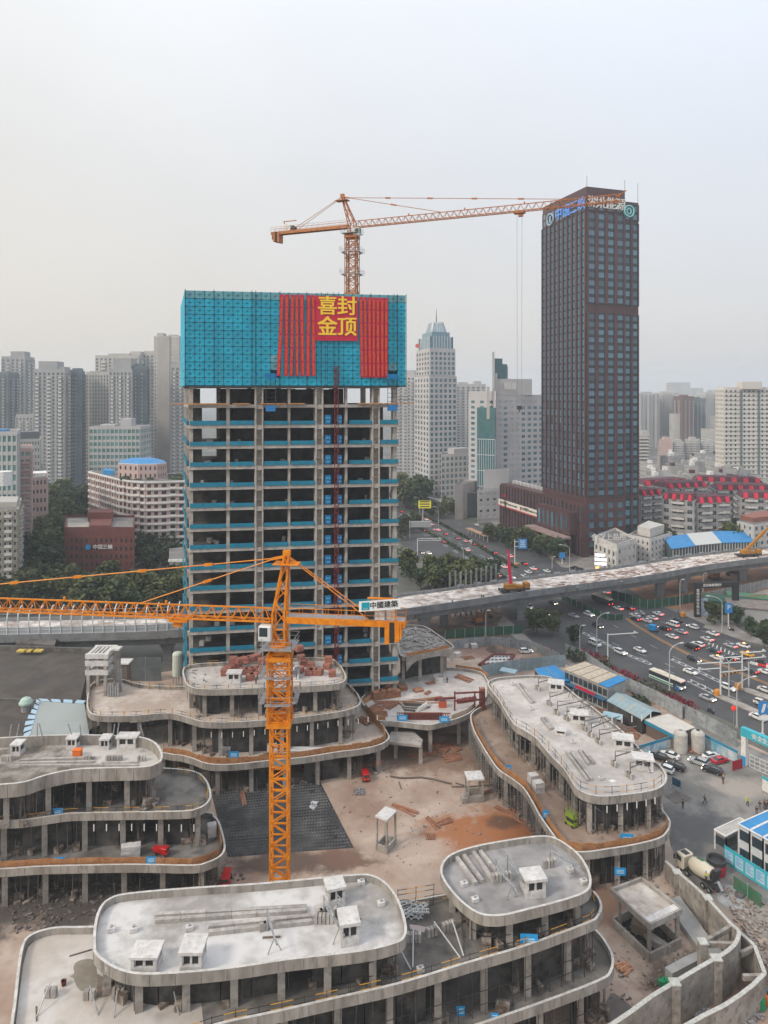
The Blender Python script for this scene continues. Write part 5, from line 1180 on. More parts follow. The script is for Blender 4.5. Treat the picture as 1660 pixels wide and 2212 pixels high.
for i in h.front(): h.grid(i, 4, 2, .35, .5, z0=zk, z1=zk+6.8, glass=GLASS, limit=400)
q = [dp(u, 1000, y) for u, y in ((222, 330), (245, 327), (247, 335), (224, 338))]; bbox_part(h.t, q, zk-.06, zk+2.2, BLUE, 'small_blue_roof')
r = random.Random(4); b = B()
for k in range(60):
    p = dp(r.uniform(262, 395), 1000, r.uniform(309, 330)); b.base((p.x, p.y, zk-.05), (r.uniform(.5, 2.5), r.uniform(.5, 2), r.uniform(.4, 1.6)))
b.put('roof_garden', TREED, h.t)['kind'] = 'stuff'
h.parapet(.1)
YT = mat('yellow_grey_tiles', (.30, .27, .21), (.40, .38, .33), .5, c3=(.17, .16, .14), s3=1.2)
h = House('apartment_block','worn yellow grey tiled apartment block cut by the left edge','apartment block',quadf((-60,232),(38,236),(45,262),(-60,262)),zat(1100,236),YT); f_ = h.front()
for i in f_: h.grid(i,9 if abs(h.edge(i)[3].y) > .7 else 5,13,.4,.42,z0=-.5,glass=GLASS,sill=WHITE); h.balconies(i,(.2,.5,.8),2.2,12,2,zat(1100,236),BALC,.8,.9)
bbox_part(h.t,quadf((-60,240),(37,242),(40,255),(-60,255)),zat(1100,236)-.06,zat(1086,240),mat('tile_patch',(.4,.38,.35)),'upper_floor')
h = House('apartment_block','green windowed apartment block above the worn tiled one, left edge','apartment block',quadf((-60,262.5),(37,265),(42,285),(-60,285)),zat(937,264),RW); 
for i in h.front(): h.grid(i, 9, 15, .66, .6, z0=1, glass=GGL, fin=.1)
h.roofbox(2, 0, 5, 5, 1.2, BLUE).parapet(.9)
B().cyl(dp(8, 1048, 234), dp(8, 1018, 234), 2.6, 14).put('white_water_tank', WHITE, h.t)
h = House('apartment_block','narrow pink and green striped apartment block rising from the trees at left','apartment block',quadf((39,288),(68,290),(70,312),(39,312)),zat(972,289),PKW)
for i in h.front(): h.grid(i, 2, 15, .7, .5, z0=1, glass=GGL); h.balconies(i, (.5,), 4, 14, 2, zat(985, 289), PKW, .9, .8)
h.parapet(.8)
h = House('apartment_block','small pink gabled block with a pale top floor among the left trees','apartment block',quadf((69,315),(101,318),(103,335),(69,335)),zat(1032,316),PKW); 
for i in h.front(): h.grid(i, 4, 8, .45, .45, z0=1, glass=GLASS)
h.roofbox(0, 0, 6, 10, 1.5, WHITE)
h = House('apartment_block','weathered block with a grey hipped roof between the left blocks','apartment block',quadf((38,345),(86,350),(88,375),(38,375)),zat(950,347),RCON2)
for i in h.front(): h.grid(i, 8, 14, .5, .5, z0=1, glass=RDK)
h.roofbox(0, 0, 9, 14, 3.5, mat('slate_roof', (.13, .14, .15)))
h = House('apartment_block','block with an arched gable just above the pink gabled one','apartment block',quadf((64,362),(92,365),(94,385),(64,385)),zat(1012,363),RW); h.grid(h.front()[0],5,9,.5,.5,z0=1,glass=RDK); h.roofbox(0,0,5,10,3,RW)
# red brick office
BR = mat('dark_red_brick', (.15, .045, .036), (.11, .034, .028), .5, c3=(.18, .06, .045), s3=6)
zb = zat(1146, 262)
bq = [dp(u, 1200, y) for u, y in ((139, 264), (290, 264), (292, 290), (142, 290))]
for p in bq: p.z = 0
h = House('brick_office','dark red brick office with a stair tower and a round blue logo among trees','office building',bq,zb,BR); i_ = max(h.front(),key=lambda i: abs(h.edge(i)[3].y))
h.grid(i_, 14, 6, .4, .5, z0=-.5, z1=zb-2.6, glass=GLASS, only=lambda c, r: (c*7+r*3) % 5 != 0); h.parapet(.9)
bbox_part(h.t, [dp(u, 1200, y) for u, y in ((194, 266), (240, 266), (242, 280), (196, 280))], zb-.1, zat(1135, 266), BR, 'roof_block')
bbox_part(h.t, [dp(u, 1200, y) for u, y in ((190, 280.2), (243, 280.2), (245, 289), (192, 289))], zb-.1, zat(1106, 281), BR, 'stair_tower')
p = dp(176, 1160, 270); B().box(p+UP*-.2, (4.5, 3, 2.4)).put('white_roof_hut', WHITE, h.t)
B().prism([dp(u, 1200, y) for u, y in ((146, 266), (192, 266), (192, 286), (146, 286))], zb-.04, zb+.15).put('roof_gravel', CONC, h.t)
p = dp(203, 1182, 263.5)-Vector((2.2, 0, 0)); B().cyl(p, p-Vector((0, .25, 0)), 1.0, 16).put('round_logo', SIGNB, h.t)
p = dp(222, 1182, 263.2); text('中国三峡', 1.9, WHITE, h.t, p, (1, 0, 0), UP, 'wall_lettering', .05, .03)
h = House('street_kiosk','small lit petrol station kiosk among the far trees at left','kiosk',quadf((128,430),(172,430),(172,440),(128,440)),zat(1098,430),RW); B().box(dp(140,1095,428),(6,.4,1.2)).put('lit_sign',mat('lit_white',(.9,.9,.9),emit=(1,1,1,3)),h.t)
h = House('shed','flat roofed grey shed between the left trees and the tower','shed',quadf((366,250),(402,252),(402,275),(366,272)),zat(1214,250),RCON); B().box(dp(382,1211,251),(6,.4,1)).put('roof_sign',WHITE,h.t)
# ---------------------------------------------------------------- right of the skyscraper
REDR = mat('red_roof_tiles', (.60, .02, .06), (.48, .018, .05), .5); DRED = mat('dark_maroon_roof', (.065, .018, .028), (.10, .035, .045), .3)
AW = mat('apartment_grey_white', (.38, .37, .37), (.31, .30, .30), .2, c3=(.22, .21, .21), s3=.6)
WP = mat('white_worn_render', (.50, .48, .45), (.58, .56, .53), .3, c3=(.38, .36, .34), s3=1.1)
def redroof(label, u0, y0, u1, y1, vt, depth, nb, floors, plain=False):
    a, c = dp(u0, 1000, y0), dp(u1, 1000, y1); a.z = c.z = 0; d = (c-a).normalized(); n = Vector((-d.y, d.x, 0)); z = zat(vt, (y0+y1)/2)
    h = House('red_roofed_block', label, 'apartment block', [a, c, c+n*depth, a+n*depth], z, AW, 'red roofed apartment blocks')
    for i in h.front():
        L = (h.edge(i)[1]-h.edge(i)[0]).length; k = max(2, int(L/3.4)); h.grid(i, k, floors, .62, .5, z0=.5, glass=GLASS)
        h.balconies(i, [(j+.5)/max(1, int(L/7)) for j in range(max(1, int(L/7)))], 5.6, floors, z/floors*.6, z+z/floors*.4, WP, 1.2, 1.0)
    P = [a-n*.5, c-n*.5, c+n*depth, a+n*depth]; Q = [p.lerp(sum(P, Vector())/4, .16)+UP*(z+2.6) for p in P]
    B().hexa([p+UP*(z-.05) for p in P]+Q).put('mansard_roof', DRED, h.t)
    L = (c-a).length
    for k in range(nb):
        p = a+d*(L*(k+.5)/nb)-n*.3; w = L/nb*.21
        B().hexa([p+d*s*w+n*e+UP*zz for zz,ee in ((z-.3,-1.0),(z+2.3,.3)) for s,e in ((-1,ee),(1,ee),(1,2.6),(-1,2.6))]).put('red_dormer',REDR,h.t)
    return h
redroof('front curved red roofed block, left half behind the dark trees', 1432, 330, 1500, 322, 1078, 11, 4, 6)
redroof('front red roofed block, right half with long white balconies', 1506, 324, 1580, 328, 1084, 11, 4, 6)
redroof('red roofed block beside the foot of the skyscraper', 1384, 350, 1430, 356, 1068, 11, 3, 6)
redroof('second row red roofed block at left, above the curved front block', 1440, 372, 1530, 380, 1052, 11, 5, 6)
redroof('second row red roofed block at the right edge', 1545, 378, 1680, 372, 1058, 11, 6, 6)
redroof('third row red roofed block behind on the left', 1390, 405, 1490, 415, 1045, 11, 5, 6)
redroof('third row red roofed block behind on the right', 1500, 420, 1650, 410, 1040, 11, 6, 6)
redroof('right edge red roofed block behind the white house', 1600, 345, 1690, 340, 1075, 11, 4, 6)
for k,(u0,y0,u1,y1,vt,m,lb,fl) in enumerate(((1425,640,1452,640,952,PKW,'pink mid rise block left in the haze right of the skyscraper',12),(1454,645,1478,645,958,RW,'white mid rise block beside the pink one',12),(1480,650,1512,650,952,RCON2,'beige mid rise block in the right haze',12),(1514,655,1550,655,958,RW,'white mid rise block nearest the cream tower',12),(1380,560,1404,560,940,RCON2,'beige block touching the right side of the skyscraper',14))):
    z = zat(vt,y0); h = House('apartment_block',lb,'apartment block',quadf((u0,y0),(u1,y1),(u1,y1+18),(u0,y0+18)),z,m); h.grid(h.front()[0],7,fl,.5,.5,z0=1,glass=RDK); h.balconies(h.front()[0],(.2,.6),4,fl-1,3,z,BALC); h.roofbox(0,0,5,5,3).parapet(.8)
r = random.Random(21)
for k in range(46):                                                       # low housing between the skyscraper and the cream tower
    Y = 430+k*4.6; u = r.uniform(1388, 1545) if k % 4 else r.uniform(1560, 1660); w = r.uniform(16, 34); z = r.uniform(13, 22)
    if u > 1550: Y = min(Y, 470)
    h = House('low_housing','one of the hazy grey low housing blocks packed below the right skyline','housing block',rect(u,u+w,Y,r.uniform(8,12),r.uniform(-.3,.3)),z,r.choice((AW,RCON2,RCON,RW)),'packed low housing blocks')
    h.grid(h.front()[0], 6, 6, .5, .5, z0=.5, glass=RDK, limit=60); h.roofbox(r.uniform(-2, 2), 0, 3, 3, 2.4, r.choice((WHITE, RCON, DRED)))
for k in range(30):                                                       # more city in the left and far haze
    Y = r.uniform(700, 1500); u = r.choice((r.uniform(-60, 400), r.uniform(860, 1170), r.uniform(1390, 1700))); z = r.uniform(18, 50)
    h = House('low_housing','one of the faint housing blocks far off in the haze','housing block',rect(u,u+r.uniform(20,44),Y,14,r.uniform(-.3,.3)),z,r.choice((RCON2,RCON,RW)),'faint far housing blocks'); h.grid(h.front()[0],6,int(z/3),.5,.5,z0=.5,glass=RDK,limit=40)
# white two and three storey houses
zw = zat(1172, 280)
a_, c_ = G('d', 1285, 1230), G('d', 1333, 1252)
h = House('street_house','white two storey corner house with lit shop signs beside the flyover','house',[dp(1285,1200,288),dp(1333,1200,272),dp(1374,1200,284),dp(1330,1200,306)],zw,WP); f_ = h.front()
h.grid(f_[0],5,3,.5,.6,z0=1,z1=zw-1.5,glass=GLASS,fin=.15,m0=.5); h.grid(f_[1],4,3,.3,.4,z0=0,glass=GLASS,only=lambda c,r: c in (0,3) and r > 0); h.parapet(1.0)
p = dp(1316, 1161, 285); text('金汉上品控', 3, mat('pale_letters', (.72, .70, .66)), h.t, p, (.9, .1, 0), UP, 'roof_lettering', .1, .02)
for k, (w, z, x) in enumerate(((3.8, 8.3, 0), (4.4, 6.6, .2), (4.4, 4.9, .2), (3, 3.2, -.2))):
    p = dp(1297+x*6,1220,273.5); B().box((p.x,p.y,z),(w,.3,1.0),-.28).put('lit_shop_sign',mat('lit_sign_white',(.9,.95,1),emit=(.85,.95,1,.8)) if k < 3 else mat('lit_sign_orange',(.9,.4,.1),emit=(1,.45,.1,1.4)),h.t)
z3 = zat(1150, 295)
h = House('street_house','pale three storey house with a stepped roof behind the corner house','house',[dp(1358,1200,300),dp(1405,1200,290),dp(1452,1200,304),dp(1400,1200,322)],z3-2.5,WP); f_ = h.front()
h.grid(f_[0],5,4,.32,.45,z0=.5,glass=GLASS); h.grid(f_[1],6,4,.4,.45,z0=.5,glass=GLASS); bbox_part(h.t,[dp(1378,1200,303),dp(1405,1200,297),dp(1436,1200,306),dp(1402,1200,316)],z3-2.55,z3+1.2,WP,'top_floor'); h.parapet(.7)
h = House('street_house','white gabled three storey house at the right edge','house',[dp(1594,1200,318),dp(1628,1200,308),dp(1700,1200,318),dp(1650,1200,340)],zat(1128,315),WP); f_ = h.front(); h.grid(f_[0],3,4,.3,.45,z0=.5,glass=GLASS); h.grid(f_[1],6,4,.45,.5,z0=.5,glass=GLASS)
B().prism([p for p in [dp(1600,1200,322),dp(1628,1200,314),dp(1690,1200,322),dp(1650,1200,334)]],zat(1128,315)-.06,zat(1118,315)).put('terracotta_roof',mat('terracotta',(.25,.10,.07)),h.t)
for k,(u0,u1,y0,y1,m,lb) in enumerate(((1452,1504,292,298,BLUE,'left blue roofed market shed behind the flyover'),(1503,1560,299,304,mat('pale_roof_sheet',(.5,.52,.5)),'pale roofed middle market shed behind the flyover'),(1556,1642,304,306,BLUE,'long blue roofed market shed behind the flyover, right one'))):
    t = T('market_shed',lb,'shed',dp(u0,1200,y0).xy.to_3d(),'market sheds behind the flyover'); A_,C_ = dp(u0,1200,y0),dp(u1,1200,y1); n = Vector((0,1,0)); A_.z = C_.z = 0
    B().hexa([A_+UP*6.4, C_+UP*6.4, C_+n*9+UP*9.6, A_+n*9+UP*9.6, A_+UP*6.65, C_+UP*6.65, C_+n*9+UP*9.85, A_+n*9+UP*9.85]).put('roof', m, t)
    B().hexa([A_+n*.6,C_+n*.6,C_+n*8.5,A_+n*8.5]+[p+UP*6.38 for p in (A_+n*.6,C_+n*.6)]+[p+UP*9.3 for p in (C_+n*8.5,A_+n*8.5)]).put('wall',mat('shed_wall_dark',(.06,.09,.10),(.1,.13,.14),.6),t)
    for j in range(int((u1-u0)/6)): p = A_.lerp(C_, (j+.5)/int((u1-u0)/6)); B().base((p.x, p.y+.3, 0), (.35, .35, 6.4)).put('post', RW, t)
# ================================================================ TREES
def crown(seed, R, H, zc, n=110, m=9, s=.42):
    r = random.Random(seed); b = B(); lobes = [(Vector((r.uniform(-.5,.5)*R,r.uniform(-.5,.5)*R,zc+r.uniform(-.35,.4)*H)),r.uniform(.42,.72)) for _ in range(7)]
    for k in range(n):
        c, q = r.choice(lobes); d = Vector((r.gauss(0, 1), r.gauss(0, 1), r.gauss(0, 1))).normalized(); t = r.uniform(.55, 1.0)
        p = c+Vector((d.x*R*q*t, d.y*R*q*t, d.z*H*.5*q*t*1.1))
        for j in range(m):
            x = p+Vector((r.gauss(0, .45), r.gauss(0, .45), r.gauss(0, .35))); e = s*r.uniform(.6, 1.25)
            u_ = Vector((r.gauss(0,1),r.gauss(0,1),r.gauss(0,.7))).normalized()*e; v_ = u_.cross(Vector((r.gauss(0,1),r.gauss(0,1),r.gauss(0,1)))).normalized()*e*.7
            b.quad(x-u_-v_, x+u_-v_, x+u_*1.0+v_, x-u_+v_)
    return b
def tree_proto(seed, R, H, trunk, m):
    t = T('tree', 'tree', 'tree'); crown(seed, R, H, trunk+H*.42).put('crown', m, t, fix=False)
    b = B().cyl((0, 0, 0), (0, 0, trunk+H*.2), .22, 7, .13); r = random.Random(seed+50)
    for k in range(5): a = r.random()*6.28; b.cyl((0,0,trunk*.8+.1*k),(math.cos(a)*R*.55,math.sin(a)*R*.55,trunk+H*r.uniform(.3,.6)),.1,5,.04)
    b.put('trunk', BARK, t); return t
ORD_ = ('first', 'second', 'third', 'fourth', 'fifth', 'sixth', 'seventh', 'eighth', 'ninth', 'tenth', 'eleventh', 'twelfth', 'last')
TP = [tree_proto(1,3.4,6.5,2.6,TREED),tree_proto(2,3.0,7.5,2.4,TREED),tree_proto(3,3.6,6.0,2.8,TREEL),tree_proto(4,3.2,7.0,2.2,TREEL)]
tn = 0
def tree(u, Y, h, lab, grp=None, k=None):
    global tn; tn += 1; k = tn % 4 if k is None else k; p = dp(u, 1000, Y); p.z = 0; base = (8.9, 9.6, 8.5, 8.9)[k]; s = h/base
    return place(TP[k], p, RN.random()*6.28, lab, grp, (s*RN.uniform(.95, 1.25), s*RN.uniform(.95, 1.25), s))
r = random.Random(77)
gl_ = 'one of the dark trees crowding round the dark red brick office'
for k in range(44): tree(-25+k*10+r.uniform(-5,5),r.uniform(222,250),r.uniform(8.5,12),'one of the green trees in the belt just behind the flyover barrier','tree belt behind the flyover')
for k in range(26): tree(r.uniform(40, 136), r.uniform(258, 330), r.uniform(11, 16), gl_, 'trees round the brick office')
for k in range(12): tree(r.uniform(296,410),r.uniform(262,305),r.uniform(9,13),'one of the dark trees between the brick office and the concrete tower','trees right of the brick office')
for k in range(22): tree(r.uniform(92,200),r.uniform(345,470),r.uniform(11,17),'one of the hazy trees below the grey balconied apartment tower','trees below the skyline')
for k in range(26): u_ = r.uniform(862,1066); tree(u_,108000/(r.uniform(1228+(u_-862)*.17,1280)-850),r.uniform(7,10.5),'one of the dark trees in the grove right of the concrete tower','grove by the avenue')
for k in range(7): tree(r.uniform(868,905),r.uniform(330,370),r.uniform(7,9),'one of the small trees beside the far carriageway of the avenue','trees by the far avenue')
for k in range(9): tree(r.uniform(858,918),r.uniform(425,470),r.uniform(13,19),'one of the tall hazy trees left of the white office tower','trees by the white office tower')
for k in range(10): tree(r.uniform(925,1000),r.uniform(400,430),r.uniform(6,9),'one of the hazy trees at the foot of the white office tower','trees under the white office tower')
for k in range(13): tree(1052+k*13.5+r.uniform(-3,3),338-k*3.4+r.uniform(-5,5),r.uniform(7,9.5),ORD_[k]+' street tree from the left in the row before the skyscraper wing','street trees by the skyscraper')
for k in range(8): tree(r.uniform(1384,1440),r.uniform(305,330),r.uniform(8,11),'one of the dark trees below the red roofed blocks','trees below the red roofs')
for k in range(5): tree(r.uniform(1575,1600),r.uniform(318,335),r.uniform(9,12),'one of the trees left of the white gabled house','trees by the gabled house')
tree(1161,207,6.9,'round olive tree at the road corner, left of the close pair',None,2); tree(1195,206,6.4,'round olive tree at the road corner, right of the close pair',None,3)
tree(1237, 199, 5.4, 'single dark green tree right of the close pair at the road corner', None, 0)
tree(1544,217,6.4,'round green tree in front of the dark sign portal',None,2); tree(1594,214,5.6,'small tree just right of the parking sign at the far kerb',None,0)
tree(1623,205,6.2,'tree before the tin roofed sheds at the right edge',None,1); tree(1652,196,7.4,'tallest tree at the far kerb, cut by the right edge',None,0); tree(1322,277,5,'small tree against the white corner house',None,1)
def bushes(c, x, y, n, m, lab, hh=1.4):
    r_ = random.Random(n+int(x)); p = G(c, x, y); t = T('shrub', lab, 'shrub', p); b = B()
    for k in range(n*26):
        q = p+Vector((r_.uniform(-1,1)*n*.45,r_.uniform(-1,1)*n*.5,r_.uniform(.1,hh))); q.y -= (q.x-p.x)*1.2; e = r_.uniform(.15,.32); u_ = Vector((r_.gauss(0,1),r_.gauss(0,1),r_.gauss(0,1))).normalized()*e; v_ = u_.cross(Vector((r_.gauss(0,1),1,r_.gauss(0,1)))).normalized()*e
        b.quad(q-u_-v_, q+u_-v_, q+u_+v_, q-u_+v_)
    b.put('foliage', m, t, fix=False); b = B()
    for k in range(3): b.cyl((p.x+.3*k-.3, p.y, 0), (p.x+.3*k-.3, p.y, hh*.7), .05, 5)
    b.put('stem', BARK, t)
bushes('6',590,760,5,REDLEAF,'red leaved shrubs behind the fence, farthest up the road',1.8); bushes('6',780,862,5,REDLEAF,'red leaved shrubs behind the fence above the bus rear')
bushes('6',925,935,5,mat('mixed_leaf',(.08,.035,.03),(.05,.09,.03),1.2),'mixed red and green shrubs along the fence near the bus'); bushes('6',1050,985,3,TREEL,'green shrubs beside the fence just under the bus'); bushes('6',1115,1030,5,REDLEAF,'brightest red shrubs behind the fence nearest the camera')
for k,(x,y,l_) in enumerate(((455,770,'dark conifer at the fence corner, left one'),(490,775,'dark conifer at the fence corner, right one'),(640,815,'dark bushy conifer by the traffic mast'),(870,1010,'low dark shrub behind the tin shed'))): bushes('6',x,y,3,TREED,l_,3.4 if k < 3 else 1.2)
# ================================================================ FENCES AND STREET FURNITURE
FENC = mat('grey_fence_sheet',(.24,.26,.27),(.33,.345,.35),.5,rnd=.14,c3=(.17,.18,.185),s3=1.3); FENB = mat('blue_grey_fence',(.20,.27,.30),(.27,.34,.37),.5,rnd=.12)
GRNH = mat('green_hoarding', (.02, .075, .045), (.03, .10, .06), .4, rnd=.15)
def fence(label, P, h, m, step=2.4, z=0, post=.14, cat='fence', rails=True):
    t = T('panel_fence', label, cat, P[0].xy.to_3d()); Q = resample(P, step, False)
    for a, c in zip(Q, Q[1:]):
        d = (c-a); d.z = 0; d.normalize(); n = Vector((-d.y, d.x, 0))*.04; a0, c0_ = a.xy.to_3d()+d*.08, c.xy.to_3d()-d*.08
        pn = B().hexa([p+UP*(zz+z) for zz in (.08, h) for p in (a0-n, c0_-n, c0_+n, a0+n)]).put('panel', m, t)
        if rails: B().hexa([p+UP*(zz+z) for zz in (h*.5, h*.5+.1) for p in (a0-n*2.4, c0_-n*2.4, c0_-n*1.1, a0-n*1.1)]).put('panel_rib', m, pn)
        B().base((a.x, a.y, z), (post, post, h+.2), math.atan2(d.y, d.x)).put('post', STEEL, t)
    return t
fl = PL('6',[(405,655),(520,702),(690,818),(830,885),(960,942),(1130,1040)],3.1)+PL('5',[(1010,290),(1190,375),(1290,425),(1400,480),(1510,545)],3.3)
fence('long grey sheet metal fence between the site and the road', fl, 3.1, FENC, 2.6)
fence('curved pale fence behind the round work area, back side',smooth(PL('4',[(850,187),(930,172),(1000,165),(1130,165),(1280,176),(1400,200),(1500,245),(1590,282)],2.6),4,False),2.6,FENC,2.4)
fence('blue grey fence in front of the round work area',smooth(PL('4',[(1045,352),(1200,322),(1350,303),(1500,289),(1622,277)],3.2),3,False),3.2,FENB,2.2)
fence('dark green hoarding under the left part of the flyover', PL('4', [(800, 118), (1000, 103), (1200, 90), (1370, 80)], 2.6), 2.6, GRNH, 3)
fence('dark green hoarding round the far flyover piers', PL('6', [(690, 322), (800, 355), (912, 388), (1080, 366), (1250, 340)], 3), 3, GRNH, 3)
fence('green hoarding wedge on the road median under the flyover',PL('6',[(380,350),(500,405),(600,450),(690,482),(776,470)],1.8),1.8,GRNH,3)
fence('grey concrete panel wall beyond the sand lot',PL('6',[(1235,352),(1350,325),(1500,292),(1700,250)],3.4),3.4,mat('panel_wall_grey',(.17,.17,.165),(.24,.24,.23),.5,rnd=.15),2.6)
fence('grey barrier wall along the road beneath the flyover', PL('6', [(105, 420), (190, 475)], 2.4), 2.4, FENC, 2.6)
fence('green hoarding beside the cement mixer truck',PL('f',[(1290,272),(1400,340),(1530,430),(1700,560)],1.9),1.9,mat('green_sheet',(.03,.13,.07),(.06,.18,.10),.6,c3=(.14,.10,.06),s3=1.2),2.2)
fence('grey hoarding behind the middle podium block',PL('7',[(750,715),(900,712),(1010,712),(1150,708)],6),6,mat('teal_grey_sheet',(.10,.12,.125),(.15,.17,.175),.4,rnd=.1),4)
POLE = mat('lamp_pole_grey', (.42, .43, .43), rough=.5); GLOW = mat('lamp_head', (.6, .6, .58), rough=.3)
def lamp(label, c, x, y, h, arm, double=False, grp='street lamps'):
    p = G(c, x, y); t = T('street_lamp', label, 'street lamp', p, grp); a = Vector((arm[0], arm[1], 0))
    B().cyl(p, p+UP*h*.82, .16, 7, .11).put('pole', POLE, t)
    for s in ((1, -1) if double else (1,)):
        pts = [p+UP*(h*.82)]+[p+a*s*(1-math.cos(k/6*1.5))+UP*(h*.82+h*.18*math.sin(k/6*1.5)) for k in range(1, 7)]
        B().path(pts,.09,6).put('arm',POLE,t); e = pts[-1]; B().box(e+a.normalized()*s*.5-UP*.05,(1.1,.4,.18),math.atan2(a.y,a.x)).put('lamp_head',GLOW,t)
    B().base(p, (.5, .5, .5)).put('base', CONC, t)
lamp('tall curved street lamp behind the white minibus','6',600,720,11,(3.2,1.2)); lamp('tall curved street lamp standing by the bus','6',1050,955,11.3,(3.4,1.5))
lamp('short street lamp just left of the white minibus','6',495,700,7,(.8,.3)); lamp('twin armed street lamp between the two traffic gantries','6',1418,990,9.5,(1.3,-.4),True)
lamp('grey street lamp with a straight arm right of the tin sheds','6',1467,1180,10.5,(4.5,1.6)); lamp('street lamp at the far kerb before the round tree','n',838,1030,11,(-3.5,1.0))
lamp('curved street lamp beyond the flyover in front of the corner house','h',1345,705,10.5,(-3.4,.5)); lamp('slim pole under the right half of the flyover','6',1115,440,9.8,(.8,.2)); lamp('slim pole by the concrete panel wall','6',1258,340,7,(.6,.2))
lamp('far street lamp beside the concrete tower, upper left one','h',125,250,10,(-2.5,.2)); lamp('far street lamp next to the yellow display','h',240,300,11,(-2.8,.2)); lamp('far street lamp below the grey stone hall','h',376,375,10.5,(-2,.3))
lamp('street lamp leaning over the near carriageway beyond the flyover','h',560,640,6,(2.0,.2)); lamp('short lamp by the traffic island beyond the flyover','h',1216,690,5,(.6,.1)); lamp('thin lamp post in front of the green hoarding','4',1068,165,8,(.5,.1))
def gantry(label, c, x, y, h, arms, sign=None):
    p = G(c, x, y); t = T('traffic_mast', label, 'traffic mast', p)
    B().cyl(p, p+UP*h, .2, 8, .16).put('mast', mat('mast_white', (.6, .6, .58)), t)
    for dx,dy,z in arms: B().cyl(p+UP*z,p+Vector((dx,dy,z)),.13,6).put('arm',MT['mast_white'],t); q = p+Vector((dx,dy,z))*.999; B().box(p+Vector((dx*.9,dy*.9,z+.3)),(.5,.3,.35)).put('camera',LENS,t)
    if sign: w, hh, z, m, dx = sign; B().box(p+Vector((dx, -.2, z)), (w, .12, hh)).put('sign_board', m, t)
    B().base(p, (.7, .7, .6)).put('base', CONC, t); return t, p
YB = mat('orange_crash_block', (.62, .24, .02), rough=.5)
gantry('white camera mast with one long arm near the white minibus', '6', 668, 785, 8.2, ((8.5, 1.5, 7.9),))
g1, p1 = gantry('white traffic mast with two arms, left of the gantry pair', '6', 1366, 985, 9, ((-6, -1, 8.2), (-6, -1, 6.8), (7.6, 1.6, 5.8)))
g2,p2 = gantry('white traffic mast with arms both ways, right of the gantry pair','6',1500,945,9.5,((-6,-1.0,8.2),(-6,-1.0,6.9),(6.5,1.4,9.0),(6.5,1.4,7.6)))
b = B(); y_ = B()
for k in range(12): (b if k % 2 else y_).bar(p1.lerp(p2, k/12)+UP*4.9, p1.lerp(p2, (k+1)/12)+UP*4.9, .4)
b.put('height_bar_black', DARKST, g1)['kind'] = 'stuff'; y_.put('height_bar_yellow', YB, g1)['kind'] = 'stuff'
for c,x,y,l_ in (('6',1348,980,'orange crash block at the foot of the left traffic mast'),('6',1476,940,'orange crash block at the foot of the right traffic mast'),('6',1135,490,'big yellow crash block near the sign portal'),('h',950,675,'small orange crash block under the blue road sign')):
    p = G(c,x,y); t = T('crash_block',l_,'crash block',p); B().base(p,(1.5,1.1,1.4),.4).put('block',YB,t,bevel=.12); B().base(p+UP*1.405,(1.1,.8,.12),.4).put('lid',YB,t)
SB = mat('road_sign_blue', (.03, .22, .55), rough=.4)
t, p = gantry('striped pole with a big blue direction sign beyond the flyover', 'h', 940, 668, 11, ((2, 0, 10), (2, 0, 8)), (3.6, 4.2, 9.2, SB, 3.2))
b = B()
for z in (10.4, 9.6, 8.8, 8.0): b.box(p+Vector((3.2, -.3, z)), (2.4-.4*(z % 2), .05, .3))
b.put('sign_lines', WHITE, t)
t,p = gantry('blue parking sign on a white post at the far kerb','6',1415,560,6.5,(),(2.2,3.0,6.2,SB,0)); text('P',2.0,WHITE,t,(p.x,p.y-.3,6.4),(1,0,0),UP,'sign_letter',.02,.03)
t,p = gantry('blue turn sign above a white arrow plate behind the gate','y',1585,330,5.4,(),(2.0,2.6,6.0,SB,0)); B().box(p+Vector((.1,-.2,3.9)),(2.0,.12,.9)).put('arrow_plate',WHITE,t)
b = B().hexa([p+Vector((x,-.34,z)) for x,z in ((-.5,5.1),(.1,5.1),(.6,6.9),(.0,6.9))]+[p+Vector((x,-.3,z)) for x,z in ((-.5,5.1),(.1,5.1),(.6,6.9),(.0,6.9))]); b.put('sign_arrow',WHITE,t)
t, p = gantry('small blue sign in the hedge bed by the corner house', 'h', 1290, 665, 4, (), (2.4, 2.4, 4.2, SB, 0))
t,p = gantry('yellow lit display board above the far carriageway','h',262,355,9.5,(),(7,4.2,10.5,mat('lit_display_yellow',(.3,.27,.02),emit=(.9,.75,.05,.35)),1))
b = B()
for z in (12, 10.7, 9.3): b.box(p+Vector((1, -.3, z)), (5.5, .05, .7))
b.put('display_text', DARKST, t)
t,p = gantry('pale grey sign frame spanning the near carriageway by the tower','h',165,470,9,((11,1,8.6),(11,1,6)),(10,2.8,7.2,mat('sign_back',(.3,.31,.31)),5.5)); t,p = gantry('thin grey height frame over the side lane','h',222,610,8.5,((11,1,8.4),(11,1,7.6)))
for k in range(10):
    x, y = [(463, 850), (505, 845), (543, 842), (582, 838), (620, 832), (660, 826), (697, 815), (733, 808), (770, 800), (806, 792)][k]
    t = T('concrete_post',ORD_[k]+' bare grey post from the left along the flyover rim','post',G('h',x,y,9),'bare posts at the flyover rim'); q = G('h',x,y,9)+Vector((0,1.2,0)); B().base((q.x,q.y,0),(.55,.55,14.0+.5*(k % 2))).put('post',FLYC,t)
    B().base((q.x, q.y, 13.95+.5*(k % 2)), (.7, .7, .3)).put('post_cap', FLYC, t)
